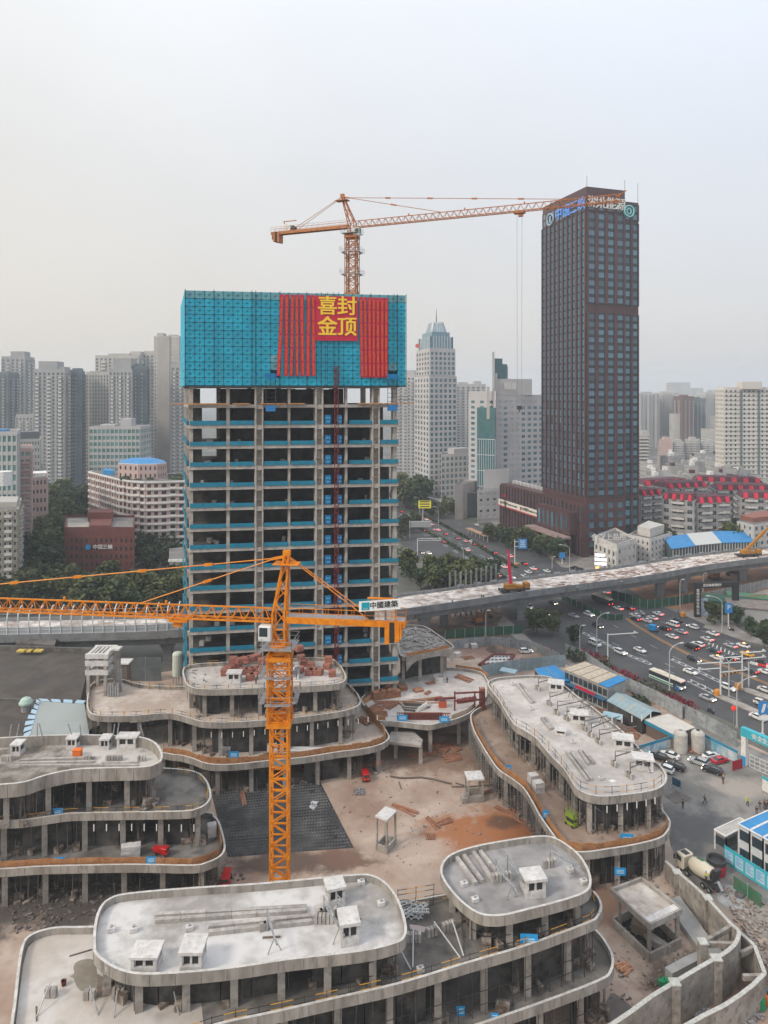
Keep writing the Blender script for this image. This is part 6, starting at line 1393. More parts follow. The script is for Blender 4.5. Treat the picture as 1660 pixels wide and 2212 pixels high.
# footbridge beyond the avenue
a_,c_ = dp(862,1100,470),dp(985,1128,415); a_.z = c_.z = 6; t = T('footbridge','pale footbridge crossing the far avenue','footbridge',a_.xy.to_3d()); b = B().bar(a_,c_,3.5,.8); b.put('deck',RW,t); b = B().bar(a_+UP*1.2-Vector((0,1.7,0)),c_+UP*1.2-Vector((0,1.7,0)),.15,.5); b.put('railing',mat('teal_rail',(.25,.33,.35)),t)
for s in (.1, .5, .9): q = a_.lerp(c_, s); B().base((q.x, q.y, 0), (1, 1, 5.6)).put('pillar', RW, t)
# bus shelter roof and wall right of the avenue
t = T('bus_shelter','long low bus shelter with an orange brown roof by the far pavement','bus shelter',G('h',640,440)); A_,C_ = G('h',595,432),G('h',740,495); d = (C_-A_).normalized(); n = Vector((-d.y,d.x,0))
B().hexa([p+UP*z for z in (2.8, 3.1) for p in (A_-n*1.5, C_-n*1.5, C_+n*1.5, A_+n*1.5)]).put('roof', mat('shelter_roof', (.36, .22, .14)), t)
for k in range(6): q = A_.lerp(C_, k/5); B().base(q, (.2, .2, 2.79)).put('post', RW, t)
# black sign portal at the sand lot
p = G('n',400,740); q = G('n',690,640); t = T('sign_portal','black portal covered with white characters at the sand lot','sign portal',p); BK = mat('portal_black',(.02,.022,.024))
B().base(p,(2.0,.8,9.4)).put('left_leg',BK,t); e = p+Vector((13,1.5,0)); B().base(e,(2.0,.8,9.4)).put('right_leg',BK,t); B().bar(p+Vector((-1,0,10.2)),e+Vector((1,0,10.2)),.9,1.6).put('top_beam',BK,t)
text('武汉泰康管桩有限公', .95, WHITE, t, p+Vector((6, .25, 10.2)), (13, 1.5, 0), UP, 'portal_lettering', .02, .02)
for k, ch in enumerate('富地文体有限公司'): text(ch, 1.0, WHITE, t, p+Vector((0, -.45, 8.6-1.05*k)), (1, 0, 0), UP, 'portal_lettering', .02, .02)
B().box(p+Vector((2.3, .2, 3.2)), (2.2, .2, 5.5)).put('poster', mat('poster_pale', (.5, .5, .5), (.2, .3, .45), .9), t)
for c,x,y,w,d_,h,m,l_ in (('n',1000,760,14,8,4.2,GRNH,'dark green gabled shed behind the far kerb trees'),('n',1500,900,16,9,4.6,mat('rusty_tin',(.22,.19,.17),(.14,.12,.11),.6),'tin roofed shed behind the trees at the right edge'),('n',1350,600,12,5,2.6,mat('green_tin',(.06,.16,.09)),'low green roofed shed on the sand lot')):
    p = G(c,x,y)+Vector((2,6,0)); t = T('shed',l_,'shed',p); B().base(p,(w,d_,h),-.35).put('wall',RCON if m is not GRNH else GRNH,t); B().base(p+UP*(h-.01),(w+.8,d_+.8,.35),-.35).put('roof',m,t)
p = G('n', 1450, 560); t = T('scaffold_stack', 'orange scaffold frames stacked on the sand lot', 'scaffold stack', p); b = B()
for k in range(10):
    q = p+Vector((-4+k*.9,.3*k,0)); b.bar(q,q+UP*3.4,.14); b.bar(q+UP*3.4,q+Vector((.9,.3,3.4)),.14); b.bar(q+UP*1.7,q+Vector((.9,.3,1.7)),.14); b.bar(q,q+Vector((.9,.3,3.4)),.1)
b.put('frames', mat('rust_orange', (.42, .14, .06)), t)
# ================================================================ VEHICLES
PAINT = {n: mat('car_paint_'+n,c,rough=.25,spec=.6) for n,c in {'white': (.72,.72,.71),'silver': (.36,.37,.38),'black': (.018,.018,.021),'dark': (.04,.042,.05),'red': (.5,.015,.03),'yellow': (.72,.36,.02),'green': (.03,.05,.05),'pearl': (.60,.58,.55)}.items()}
def shape(st):
    "loft along x; each station is (x, half width, z low, z high)"
    b = B(); V = []
    for x, w, z0, z1 in st: V += [(x, -w, z0), (x, w, z0), (x, w*.96, z1), (x, -w*.96, z1)]
    F_ = []
    for k in range(len(st)-1): F_ += [(4*k+i, 4*k+(i+1) % 4, 4*k+4+(i+1) % 4, 4*k+4+i) for i in range(4)]
    F_ += [(3, 2, 1, 0), tuple(4*(len(st)-1)+i for i in range(4))]; b.add(V, F_); return b
def lights(t, L, w, z, zt):
    for s in (-1, 1):
        B().box((L/2-.06,s*(w-.28),z),(.2,.42,.2)).put('headlight',LENS,t); B().box((-L/2+.05,s*(w-.24),zt),(.2,.40,.2)).put('tail_light',LAMPOFF,t)
def wheels(t, xs, w, rr):
    me = None
    for x in xs:
        for s in (-1, 1):
            if me is None: o = B().cyl((0,-.11,0),(0,.11,0),rr,12).put('wheel',TYRE,t); me = o.data; o.location = (x,s*w,rr); rm = B().cyl((0,-.12,0),(0,.12,0),rr*.55,8).put('rim',STEEL,o); rme = rm.data
            else: o = inst('wheel', me, t, (x, s*w, rr)); inst('rim', rme, o, (0, 0, 0))
def car_proto(kind):
    t = T(kind, kind, 'car'); g = GLASS
    if kind == 'sedan':
        L,w = 4.7,.9; b = shape([(-2.35,.78,.42,.86),(-2.2,.86,.3,.98),(-1.6,.9,.26,1.02),(.9,.9,.26,.98),(1.7,.88,.28,.88),(2.2,.82,.3,.76),(2.35,.7,.4,.66)])
        h = shape([(-1.75,.80,.97,1.0),(-1.05,.72,.97,1.38),(-.1,.70,.97,1.43),(.35,.70,.97,1.40),(1.15,.80,.95,.98)]); rf = shape([(-1.0,.62,1.38,1.41),(-.1,.62,1.43,1.46),(.3,.60,1.40,1.43)])
    elif kind == 'suv':
        L,w = 4.6,.93; b = shape([(-2.3,.84,.5,1.1),(-2.2,.92,.38,1.14),(-1.5,.94,.32,1.1),(1.0,.94,.32,1.06),(1.9,.92,.34,1.0),(2.25,.84,.4,.86),(2.32,.74,.5,.74)])
        h = shape([(-2.15,.82,1.06,1.2),(-1.8,.78,1.06,1.62),(-.3,.76,1.06,1.70),(.25,.76,1.06,1.66),(1.0,.84,1.04,1.08)]); rf = shape([(-1.85,.70,1.62,1.66),(-.3,.70,1.69,1.73),(.2,.68,1.65,1.69)])
    else:
        L, w = 5.0, .92; b = shape([(-2.5, .9, .4, 1.25), (-2.4, .93, .32, 1.3), (1.6, .93, .32, 1.28), (2.3, .9, .34, 1.1), (2.5, .82, .42, .95)])
        h = shape([(-2.45,.86,1.24,1.95),(-2.2,.84,1.24,2.0),(1.0,.84,1.24,2.0),(1.9,.88,1.22,1.26)]); rf = shape([(-2.4,.80,1.97,2.06),(.95,.80,1.99,2.07)])
    b.put('body', PAINT['white'], t, smooth=False, bevel=.06); h.put('window_glass', g, t); rf.put('roof_panel', PAINT['white'], t)
    if kind == 'van':
        p_ = B()
        for x in (-2.3, -1.0, .3, 1.15):
            for s in (-1, 1): p_.box((x, s*.855, 1.62), (.16, .03, .74))
        p_.put('pillar', PAINT['white'], t)
    else:
        p_ = B(); 
        for s in (-1, 1): p_.bar((-.1, s*.745, 1.0), (-.1, s*.70, 1.42 if kind == 'sedan' else 1.68), .09)
        p_.put('pillar', PAINT['black'], t)
    for s in (-1, 1): B().box((.75, s*1.0, 1.02), (.22, .2, .15)).put('mirror', PAINT['white'], t)
    wheels(t, (-1.38, 1.4), w-.1, .34); lights(t, L, w, .72, .88); t['used'] = 0
    del t['used']; return t
CP = {k: car_proto(k) for k in ('sedan', 'suv', 'van')}
def car(kind, col, pos, rz, label, on='', grp='cars on the avenue', cat='car', extra=None):
    o = place(CP[kind], pos, rz, label, grp, .78); o['category'] = cat; o.name = {'sedan': 'sedan_car', 'suv': 'suv_car', 'van': 'minibus'}[kind]
    for ch in KIDS.get(o.session_uid, []):
        n = ch.name.split('.')[0]
        if n in ('body','roof_panel','mirror') or (n == 'pillar' and kind == 'van'): ch.material_slots[0].link = 'OBJECT'; ch.material_slots[0].material = PAINT[col]
        if n == 'headlight' and 'h' in on: ch.material_slots[0].link = 'OBJECT'; ch.material_slots[0].material = LAMPW
        if n == 'tail_light' and 'r' in on: ch.material_slots[0].link = 'OBJECT'; ch.material_slots[0].material = LAMPR
    if extra:
        m, z = extra; k = B().box((-.1, 0, z), (.35, .9, .2)).put('taxi_sign', m, None); k.parent = o
    return o
def road_dir(p):
    "heading of the traffic toward the lower right"
    t = min(1, max(0, (p.y-190)/140)); a = Vector((.50, -.866)).lerp(Vector((.27, -.963)), t); return math.atan2(a.y, a.x)
def C(kind, col, c, x, y, dr, label, on='', **k):
    p = G(c, x, y); p.z = .05; a = road_dir(p)+(math.pi if dr < 0 else 0)+RN.uniform(-.05, .05); return car(kind, col, p, a, label, on, **k)
TO = mat('lit_taxi_sign', (.9, .4, .1), emit=(1, .25, .05, 3))
C('van','white','6',590,668,1,'white minibus in the near lane by the tall curved lamp',cat='minibus'); C('suv','white','6',748,720,1,'white SUV with lit headlights between the minibus and a white sedan','h'); C('sedan','white','6',867,706,1,'white sedan alone in the near middle lane, right of the camera mast')
C('suv','black','6',1202,765,1,'black SUV with lit headlights heading to the camera near the yellow line','h'); C('sedan','white','6',1180,842,1,'white sedan just above the bus roof'); C('sedan','silver','6',1285,1005,1,'pale silver sedan in the near lane ahead of the bus','h')
C('suv','white','6',1415,942,1,'white SUV passing between the two traffic masts','h'); C('suv','pearl','6',1622,1040,1,'white crossover at the right edge beside the straight arm lamp'); C('sedan','white','6',1598,1125,1,'white sedan nearest the site gate on the road'); C('sedan','pearl','6',1645,955,1,'cream sedan at the right edge behind the concrete island')
C('suv','black','6',605,556,1,'black SUV with bright headlights under the tall curved lamp','h'); C('sedan','silver','6',458,492,1,'silver sedan coming out below the flyover',''); C('suv','white','6',552,484,1,'white SUV with headlights on, coming out below the flyover','h'); C('sedan','dark','6',326,412,1,'dark sedan with headlights in the shadow of the flyover','h'); C('suv','white','6',183,438,1,'white SUV beside the grey barrier wall below the flyover','h'); C('suv','black','6',275,480,1,'black SUV half hidden by the close pair of trees')
for k,col,x,y,on,lb in (('sedan','white',733,446,'r','white sedan with red tail lights nearest the green median wedge'),('sedan','dark',800,445,'r','dark sedan with red tail lights beside the median wedge sedan'),('sedan','white',838,490,'','white sedan at the head of the queue, left lane'),('sedan','silver',868,474,'','silver sedan at the head of the queue, second lane'),('sedan','dark',838,512,'r','dark sedan with red tail lights on the yellow line'),
                             ('sedan','white',908,522,'','white sedan in the queue left of the white minibus'),('sedan','white',944,506,'r','white sedan braking beside the queue head'),('sedan','white',980,480,'r','white sedan with red lights, farthest right of the queue head'),('sedan','dark',1095,520,'','dark sedan behind the queueing white minibus'),('suv','black',1018,572,'r','black SUV with red tail lights in front of the minibus'),
                             ('sedan','silver',1122,592,'r','silver sedan with bright red tail lights below the queueing minibus'),('sedan','white',1065,622,'r','white sedan braking next to the yellow line'),('suv','white',1195,562,'','white SUV alone in the far right lane'),('sedan','white',1318,603,'r','white sedan braking by the far kerb lamp'),('sedan','pearl',1284,638,'r','white sedan with an orange glow left of the kerb lamp'),
                             ('suv','white',1225,672,'r','white SUV beside the dark van, red lights on'),('sedan','silver',1428,680,'r','silver and orange sedan braking ahead of the taxi'),('sedan','green',1325,710,'r','dark green sedan with red lights mid queue'),('sedan','black',1425,757,'r','black sedan braking behind the twin armed lamp'),('sedan','dark',1552,836,'r','dark blue sedan with tail lights right of the traffic masts'),('sedan','white',1645,842,'','white sedan cut by the right edge in the far lanes'),('sedan','black',1622,785,'r','black sedan with glaring tail lights at the right edge'),('sedan','dark',1480,752,'r','dark sedan hidden behind a red sign arm')):
    C(k, col, '6', x, y, -1, lb, on)
C('van','white','6',1070,548,-1,'white minibus queueing in the far lanes','r',cat='minibus'); C('van','black','6',1185,690,-1,'black van with a red tail light next to the white SUV','r',cat='van')
C('sedan','yellow','6',1532,732,-1,'bright yellow taxi in the far lanes below the white taxi',cat='taxi',extra=(TO,1.55)); C('sedan','white','6',1508,678,-1,'white taxi with a glowing orange roof sign by the far kerb',cat='taxi',extra=(TO,1.55)); C('sedan','pearl','6',1345,755,-1,'white taxi with a glowing red roof sign near the yellow line','',cat='taxi',extra=(TO,1.55)); C('sedan','white','6',655,345,-1,'white taxi with a red roof light under the flyover','r',cat='taxi',extra=(LAMPR,1.55))
far_l = 'one of the small cars with red tail lights on the avenue beyond the flyover'; far_w = 'one of the small pale cars on the avenue beyond the flyover'
for k,col,x,y,d,on in (('sedan','white',905,604,-1,'r'),('sedan','black',1005,660,-1,'r'),('sedan','dark',785,580,-1,'r'),('sedan','white',1075,697,-1,'r'),('sedan','white',862,683,-1,'r'),('sedan','white',590,560,-1,'r'),('sedan','dark',427,441,-1,'r'),('sedan','dark',515,472,-1,'r'),('sedan','silver',575,492,-1,'r'),('suv','dark',640,515,-1,'r'),('sedan','dark',700,533,-1,'r'),('sedan','dark',410,498,-1,'r'),('suv','dark',118,302,-1,'r'),('sedan','dark',205,342,-1,'r'),('sedan','white',168,304,-1,'r'),('sedan','white',288,332,-1,'r'),('sedan','white',320,369,-1,'r'),('sedan','silver',345,408,-1,'r'),('sedan','white',190,388,-1,'r'),('sedan','dark',275,415,-1,'r'),('sedan','white',820,748,-1,'r'),('sedan','dark',100,275,-1,'r'),('sedan','white',240,320,-1,'r'),('sedan','white',375,410,-1,'r')):
    C(k, col, 'h', x, y, d, far_l, on, grp='distant cars with tail lights')
for k,col,x,y,d,on in (('sedan','white',765,630,-1,''),('sedan','white',1040,722,-1,''),('sedan','white',1177,715,-1,''),('sedan','white',1012,752,-1,''),('suv','white',915,762,1,'h'),('sedan','silver',180,320,-1,''),('sedan','white',305,582,1,'h'),('sedan','silver',670,708,1,'h'),('sedan','pearl',550,555,-1,''),('sedan','white',620,495,-1,'')):
    C(k, col, 'h', x, y, d, far_w, on, grp='distant pale cars')
for k,(col,x,y,lb) in enumerate((('black',1380,692,'black car parked by the corner house beyond the flyover, first of three'),('black',1420,705,'black car parked by the corner house, middle of three'),('black',1455,715,'black car parked by the corner house, nearest the flyover'),('dark',252,578,'dark car with headlights on the side lane by the grove'),('silver',620,305,'silver car parked before the grey stone hall'),('white',660,372,'white car parked below the grey stone hall'),('yellow',770,815,'yellow cab on the side lane just behind the flyover rim'))):
    car('sedan', col, G('h', x, y)+UP*.05, 2.6 if k < 3 else road_dir(G('h', x, y)), lb, 'h' if k in (3, 6) else '', 'cars off the main lanes')
# parked on the site yard
for kind,col,x,y,a,lb in (('suv','black',1038,690,2.45,'black SUV parked by the poster wall behind the white sedan'),('sedan','white',1105,678,2.45,'white sedan parked beside the two water tanks'),('suv','black',1135,745,2.45,'black SUV parked alone at the yard corner by the long pale roof'),('suv','white',1072,758,2.45,'white SUV half hidden by the rounded roof corner'),('suv','silver',1268,718,2.4,'silver wagon parked left of the red sedan'),('sedan','white',1335,682,.35,'white sedan parked in the row behind the red one'),('sedan','red',1388,708,.35,'bright red sedan parked on the yard'),('suv','black',1345,766,2.45,'black SUV parked nearest the gate'),):
    car(kind, col, G('5', x, y)+UP*.045, a, lb, '', 'cars parked on the site yard')
car('suv','white',G('4',1335,268)+UP*.03,.1,'white off roader with an open roof load in the round work area','','cars parked on the site yard')
# city bus
def bus(pos, rz, label, body, L=11.5, front=LENS, stripe_=None):
    t = T('bus', label, 'bus'); 
    shape([(-L/2, 1.15, .45, 1.3), (-L/2+.15, 1.25, .35, 1.32), (L/2-.3, 1.25, .35, 1.32), (L/2, 1.15, .45, 1.3)]).put('body', body, t)
    shape([(-L/2+.02, 1.18, 1.3, 2.65), (L/2-.4, 1.2, 1.3, 2.7), (L/2-.02, 1.1, 1.3, 2.5)]).put('window_glass', GLASS, t)
    shape([(-L/2,1.15,2.64,2.9),(-L/2+.2,1.22,2.66,3.0),(L/2-.5,1.22,2.68,3.0),(L/2-.05,1.1,2.5,2.85)]).put('roof',mat('bus_roof_cream',(.62,.56,.47),rough=.5),t)
    b = B().base((-2, 0, 3.0), (3.2, 1.6, .28)); b.base((2.5, 0, 3.0), (1.2, 1.2, .2)); b.put('roof_unit', mat('bus_roof_cream', ()), t)
    b = B()
    for k in range(6):
        for s in (-1, 1): b.box((-L/2+1.2+k*1.8, s*1.225, 1.98), (.14, .06, 1.35))
    b.put('pillar', DARKST, t)
    if stripe_:
        b = B()
        for s in (-1, 1): b.box((-L*.1, s*1.262, .75), (L*.75, .03, .5))
        b.put('side_stripe', stripe_, t)
    for s in (-1,1): B().box((L/2-.02,s*.85,.8),(.1,.4,.25)).put('headlight',LAMPW,t); B().box((-L/2+.02,s*.9,.9),(.1,.3,.35)).put('tail_light',LAMPR,t)
    B().box((L/2-.12,.1,2.72),(.1,1.4,.3)).put('lit_destination_board',LAMPR,t); B().box((L/2-2.3,-1.262,1.0),(1.0,.05,1.9)).put('door',DARKST,t)
    wheels(t, (-L/2+2.7, L/2-2.5), 1.1, .48); t.location = pos; t.rotation_euler.z = rz; t.scale = (.78,)*3
p = G('6',1035,905); bus(p+UP*.05,road_dir(p),'white city bus with a dark window band and green skirt in the near lane',mat('bus_white',(.6,.62,.6),rough=.35),12,stripe_=mat('bus_green',(.03,.25,.14)))
p = G('6', 632, 405); bus(p+UP*.05, road_dir(p)+math.pi, 'dark coach waiting under the flyover beside the median wedge', PAINT['dark'], 11)
# ================================================================ THINGS ON THE ROOFS
VENTW = mat('vent_white_render',(.52,.50,.48),(.64,.62,.60),.8,c3=(.42,.40,.38),s3=2); BLOCKM = mat('counterweight_concrete',(.30,.28,.26),(.42,.39,.36),1.5,rnd=.2)
def vent(c, x, y, z, w, d, h, label, rz=0, open_=True, grp='roof vent houses'):
    p = G(c, x, y, z); t = T('vent_house', label, 'vent house', p, grp)
    B().base(p, (w, d, h*.36), rz).put('base', VENTW, t)
    ca, sa = math.cos(rz), math.sin(rz)
    for sx in (-1, 1):
        for sy in (-1, 1):
            q = p+Vector((ca*sx*w*.43-sa*sy*d*.42, sa*sx*w*.43+ca*sy*d*.42, h*.355)); B().base(q, (w*.13, d*.14, h*.51), rz).put('post', VENTW, t)
    if open_: q = p+Vector((0, 0, h*.355)); B().base(q, (w*.1, d*.8, h*.51), rz).put('post', VENTW, t)
    B().base(p+UP*h*.36, (w*.7, d*.7, h*.49), rz).put('dark_shaft', DARKST, t)
    B().base(p+UP*h*.86, (w*1.12, d*1.12, h*.14), rz).put('roof_slab', VENTW, t); return t
def kerb(c, a, b_, z, label, w=.45, h=.4):
    p,q = G(c,*a,z),G(c,*b_,z); t = T('roof_kerb',label,'concrete kerb',p,'long concrete kerbs on the roofs'); n = max(2,int((q-p).length/2.4))
    for k in range(n): B().bar(p.lerp(q, k/n)+UP*h/2, p.lerp(q, (k+.985)/n)+UP*h/2, w, h).put('kerb_block', BLOCKM, t)
def davit(c, a, b_, z, label, z2=None, h=1.5, nb=3, col=STEEL):
    p = G(c,*a,z); q = G(c,*b_,z if z2 is None else z2); t = T('gondola_davit',label,'davit',p,'gondola davits on the roofs'); d = (q-p); d.z = 0; d.normalize(); n = Vector((-d.y,d.x,0))
    b = B().bar(p,p+UP*(h+.9),.12); b.bar(p+UP*h,Vector((q.x,q.y,p.z+h)),.14); b.bar(p+UP*(h+.85),p.lerp(Vector((q.x,q.y,p.z)),.5)+UP*h,.05); b.bar(p+UP*(h+.85),Vector((q.x,q.y,p.z+h)),.05)
    m = p.lerp(Vector((q.x, q.y, p.z)), .75)
    for s in (-1, 1): b.bar(m+UP*h, m+n*s*.7, .08)
    b.put('frame', col, t)
    for k in range(nb): B().base(p-d*(.25+.0*k)+n*(k-(nb-1)/2)*.42, (.36, .7, .85), math.atan2(d.y, d.x)).put('counterweight', BLOCKM, t)
def blocks(c, x, y, z, n, label, rz=0, s=(.32, .55, .9)):
    p = G(c, x, y, z); t = T('counterweight_row', label, 'counterweights', p, 'loose counterweights')
    for k in range(n): q = p+Vector((math.cos(rz), math.sin(rz), 0))*(k-(n-1)/2)*(s[0]+.1); B().base(q, s, rz).put('counterweight', BLOCKM, t)
def block(c, x, y, z, label, s=(.8, .6, .45), m=VENTW, name='roof_block', cat='concrete block', grp='small blocks on the roofs', rz=.3):
    t = T(name,label,cat,G(c,x,y,z),grp); p = G(c,x,y,z); B().base(p,s,rz).put('block',m,t,bevel=.03); B().base(p+UP*(s[2]-.005),(s[0]*.3,s[1]*.4,.18),rz).put('socket',STEEL,t)
def bar_thing(c, pts, z, r_, m, name, label, cat, grp=None):
    P = [G(c, x, y, z)+UP*r_ for x, y in pts]; o = B().path(P, r_, 6).put(name, m); tag(o, label, cat, grp); return o
za, zb2 = 15.72, 15.22
vent('1',610,585,za,2.5,2.0,1.7,'white roof vent with one wide slot near the left end of the front roof'); vent('1',803,582,za,2.1,2.2,2.2,'white roof vent with two dark openings on the front roof')
vent('1',1390,320,za,1.9,1.8,2.2,'small shelter at the far right edge of the front roof',.3); vent('1',1447,470,za,1.9,2.2,2.4,'small shelter with a dark shaft at the right of the front roof',.2)
for a,b_,l_ in (((645,382),(1275,348),'farthest long concrete kerb on the front roof'),((645,404),(1275,362),'second long concrete kerb on the front roof, beside the farthest'),((865,430),(1295,386),'third long concrete kerb on the front roof'),((865,455),(1295,408),'nearest long concrete kerb on the front roof')): kerb('1',a,b_,za,l_)
davit('1',(1110,440),(1150,560),za,'davit standing alone in the middle of the front roof'); davit('1',(1345,385),(1430,520),za,'davit between the two small shelters on the front roof'); davit('1',(1400,380),(1500,450),za,'davit beside the right shelter on the front roof',nb=1)
blocks('1',1345,405,za,5,'row of counterweights left of the two small shelters'); blocks('1',1420,385,za,3,'stack of counterweights between the two small shelters')
for x,y,l_ in ((463,440,'leftmost small block on the front roof'),(556,440,'second small block from the left on the front roof'),(787,435,'small block by the kerbs on the front roof'),(1583,332,'small block near the right rounded end of the front roof'),(458,598,'small white lump at the left rim of the front roof'),(1500,245,'small block at the far right rim of the front roof')): block('1',x,y,za,l_)
bar_thing('1',[(1090,470),(1165,466)],za,.09,mat('dark_timber',(.10,.075,.055),(.15,.11,.08),2),'timber_beam','dark timber lying by the lone davit on the front roof','timber')
for a,b_,l_ in (((345,145),(428,256),'leftmost long kerb on the rounded grey roof'),((375,135),(455,247),'second long kerb on the rounded grey roof'),((415,120),(505,250),'third long kerb on the rounded grey roof'),((445,118),(540,238),'fourth long kerb on the rounded grey roof')): kerb('2',a,b_,zb2,l_)
vent('2',668,285,zb2,2.3,2.0,2.2,'white roofed shelter at the front of the rounded grey roof',.15); blocks('2',535,235,zb2,6,'row of counterweights in the middle of the rounded grey roof',.2); blocks('2',738,175,zb2,4,'cluster of counterweights at the right of the rounded grey roof',.2)
davit('2',(560,205),(640,300),zb2,'davit by the white shelter on the rounded grey roof',nb=0); davit('2',(740,160),(868,235),zb2,'davit at the right of the rounded grey roof',nb=0); davit('2',(512,230),(600,340),zb2,'low davit left of the white shelter',nb=0)
for x,y,l_ in ((377,256,'small block left on the rounded grey roof'),(423,322,'small block near the lower rim of the rounded grey roof'),(825,196,'small block at the upper right of the rounded grey roof'),(882,246,'small block at the right rim of the rounded grey roof')): block('2',x,y,zb2,l_)
zt = 11.87
blocks('1',212,712,zt,2,'pair of counterweights on the pale left terrace',0,(.5,.5,.9)); blocks('1',372,722,zt,2,'pair of counterweights by the wet patch on the left terrace',0,(.5,.5,.9)); blocks('1',492,715,zt,3,'counterweights under the front roof edge, left group'); blocks('1',712,708,zt,3,'counterweights under the front roof edge, right group')
for k,(a,b_,l_) in enumerate((((207,655),(150,800),'slanting prop at the left of the pale terrace'),((373,665),(408,790),'white prop beside the wet patch'),((487,690),(472,800),'white prop under the left end of the front roof'),((722,690),(742,790),'white prop under the middle of the front roof'))):
    p, q = G('1', *a, zt+1.5), G('1', *b_, zt); t = tag(B().cyl(p, q, .07, 6).put('steel_prop', STEEL), l_, 'prop', 'steel props on the terraces')
bar_thing('1',[(288,546),(382,518)],zt,.06,MT['dark_timber'],'timber_beam','thin dark pole lying on the pale left terrace','timber'); bar_thing('1',[(150,755),(152,815)],zt,.06,MT['dark_timber'],'timber_beam','short dark pole near the lower left corner','timber')
t = T('bucket','dark red bucket on the pale left terrace','bucket',G('1',265,665,zt)); p = G('1',265,665,zt); B().lathe(p,[(.2,0),(.28,.5),(.25,.5),(.18,.1)],12).put('pail',mat('dark_red_pail',(.12,.02,.02)),t); B().path([p+Vector((.28*math.cos(k),0,.5+.2*math.sin(k))) for k in (0,.8,1.57,2.3,3.14)],.02,5).put('handle',STEEL,t)
t = T('ladder_pile','pile of silvery ladder frames on the dark terrace between the two roofs','ladder pile',G('2',155,375,zt)); r = random.Random(5)
for k in range(16):
    p = G('2',r.uniform(120,195),r.uniform(345,392),zt)+UP*(.1+.05*k); a = r.uniform(-.5,1.2); d = Vector((math.cos(a),math.sin(a),0))*1.0; n = Vector((-d.y,d.x,0))*.25; b = B()
    for s in (-1, 1): b.bar(p-d+n*s, p+d+n*s, .07)
    for j in range(4): b.bar(p-d*.8+d*.5*j-n, p-d*.8+d*.5*j+n, .06)
    b.put('ladder_frame', mat('bright_steel', (.55, .56, .56), rough=.4), t)
block('2',212,332,zt,'small white block with a stub on the dark terrace'); block('2',192,618,zt,'small white block at the front rim of the dark terrace'); blocks('2',240,465,zt,3,'three counterweights on the dark terrace, left of the props',.4); blocks('2',312,442,zt,4,'four counterweights on the dark terrace by the rounded roof',.4); blocks('2',165,490,zt,4,'counterweights tucked beside the right end of the front roof')
for a,b_,l_ in (((250,408),(362,562),'long white prop leaning across the dark terrace, left one'),((325,398),(376,556),'long white prop leaning across the dark terrace, right one'),((162,440),(160,600),'white prop beside the right end of the front roof'),((105,520),(152,610),'short white prop at the front rim of the dark terrace')):
    tag(B().cyl(G('2',*a,zt+1.3),G('2',*b_,zt),.08,6).put('steel_prop',mat('prop_white',(.5,.5,.49))),l_,'prop','steel props on the terraces')
o = sheet('tarpaulin',PL('2',[(145,420),(190,425),(218,432),(208,455),(150,440)],zt),zt+.03,mat('pink_tarp',(.45,.38,.37))); del o['kind']; tag(o,'crumpled pinkish tarpaulin on the dark terrace','tarpaulin')
zl = 15.83
for x,y,w,l_ in ((80,515,1.5,'leftmost white vent on the tall left roof'),(325,487,1.6,'white vent behind the orange box'),(470,490,1.5,'white vent in the middle of the tall left roof'),(567,482,3.0,'wide white vent at the right of the tall left roof')): vent('3',x,y,zl,w,1.7,1.9,l_)
t = T('orange_box','orange site box on the tall left roof','box',G('3',343,528,zl)); p = G('3',343,528,zl); B().base(p,(1.2,.9,1.1)).put('box',mat('box_orange',(.7,.16,.02)),t); B().base(p+UP*1.095,(1.3,1,.1)).put('lid',mat('box_orange',()),t)
for a,b_,l_ in (((90,550),(420,538),'farthest pale kerb on the tall left roof'),((90,563),(420,556),'second pale kerb on the tall left roof'),((90,574),(612,572),'nearest long pale kerb on the tall left roof'),((450,563),(612,560),'short pale kerb at the right of the tall left roof')): kerb('3',a,b_,zl,l_)
for x,n,l_ in ((505,6,'row of counterweights right of the orange box'),(628,3,'counterweights at the right end of the tall left roof'),(385,3,'counterweights beside the orange box'),(30,4,'counterweights at the left of the tall left roof')): blocks('3',x,548,zl,n,l_)
zr_ = 11.52
for x,y,w,l_ in ((460,300,2.9,'farthest vent shelter on the long pale roof'),(590,478,3.0,'second vent shelter from the far end of the long pale roof'),(838,622,3.2,'third vent shelter on the long pale roof'),(950,735,3.0,'nearest vent shelter on the long pale roof, by the parked cars')): vent('5',x,y,zr_,w,2.2,1.9,l_,-.25)
for a,b_,l_ in (((238,268),(322,376),'farthest left kerb on the long pale roof'),((256,266),(336,372),'farthest right kerb on the long pale roof'),((378,462),(428,526),'short middle kerb on the long pale roof, left'),((396,460),(440,522),'short middle kerb on the long pale roof, right'),((520,655),(640,816),'nearest long kerb on the long pale roof, left'),((545,652),(662,812),'nearest long kerb on the long pale roof, right'),((590,645),(645,724),'short near kerb on the long pale roof, left'),((615,645),(675,720),'short near kerb on the long pale roof, right')): kerb('5',a,b_,zr_,l_)
od = ['farthest', 'second farthest', 'third farthest', 'fourth farthest', 'middle', 'fourth nearest', 'third nearest', 'second nearest', 'nearest']
for k,(a,b_) in enumerate((((360,296),(452,270)),((425,380),(582,332)),((468,432),(655,392)),((522,465),(692,415)),((622,520),(750,488)),((660,558),(820,492)),((706,598),(915,550)),((795,725),(962,672)),((880,790),(1005,745)))): davit('5',a,b_,zr_,f'{od[k]} davit along the right side of the long pale roof',nb=2 if k % 2 else 3,col=mat('davit_dark',(.12,.115,.11),(.2,.19,.18),2))
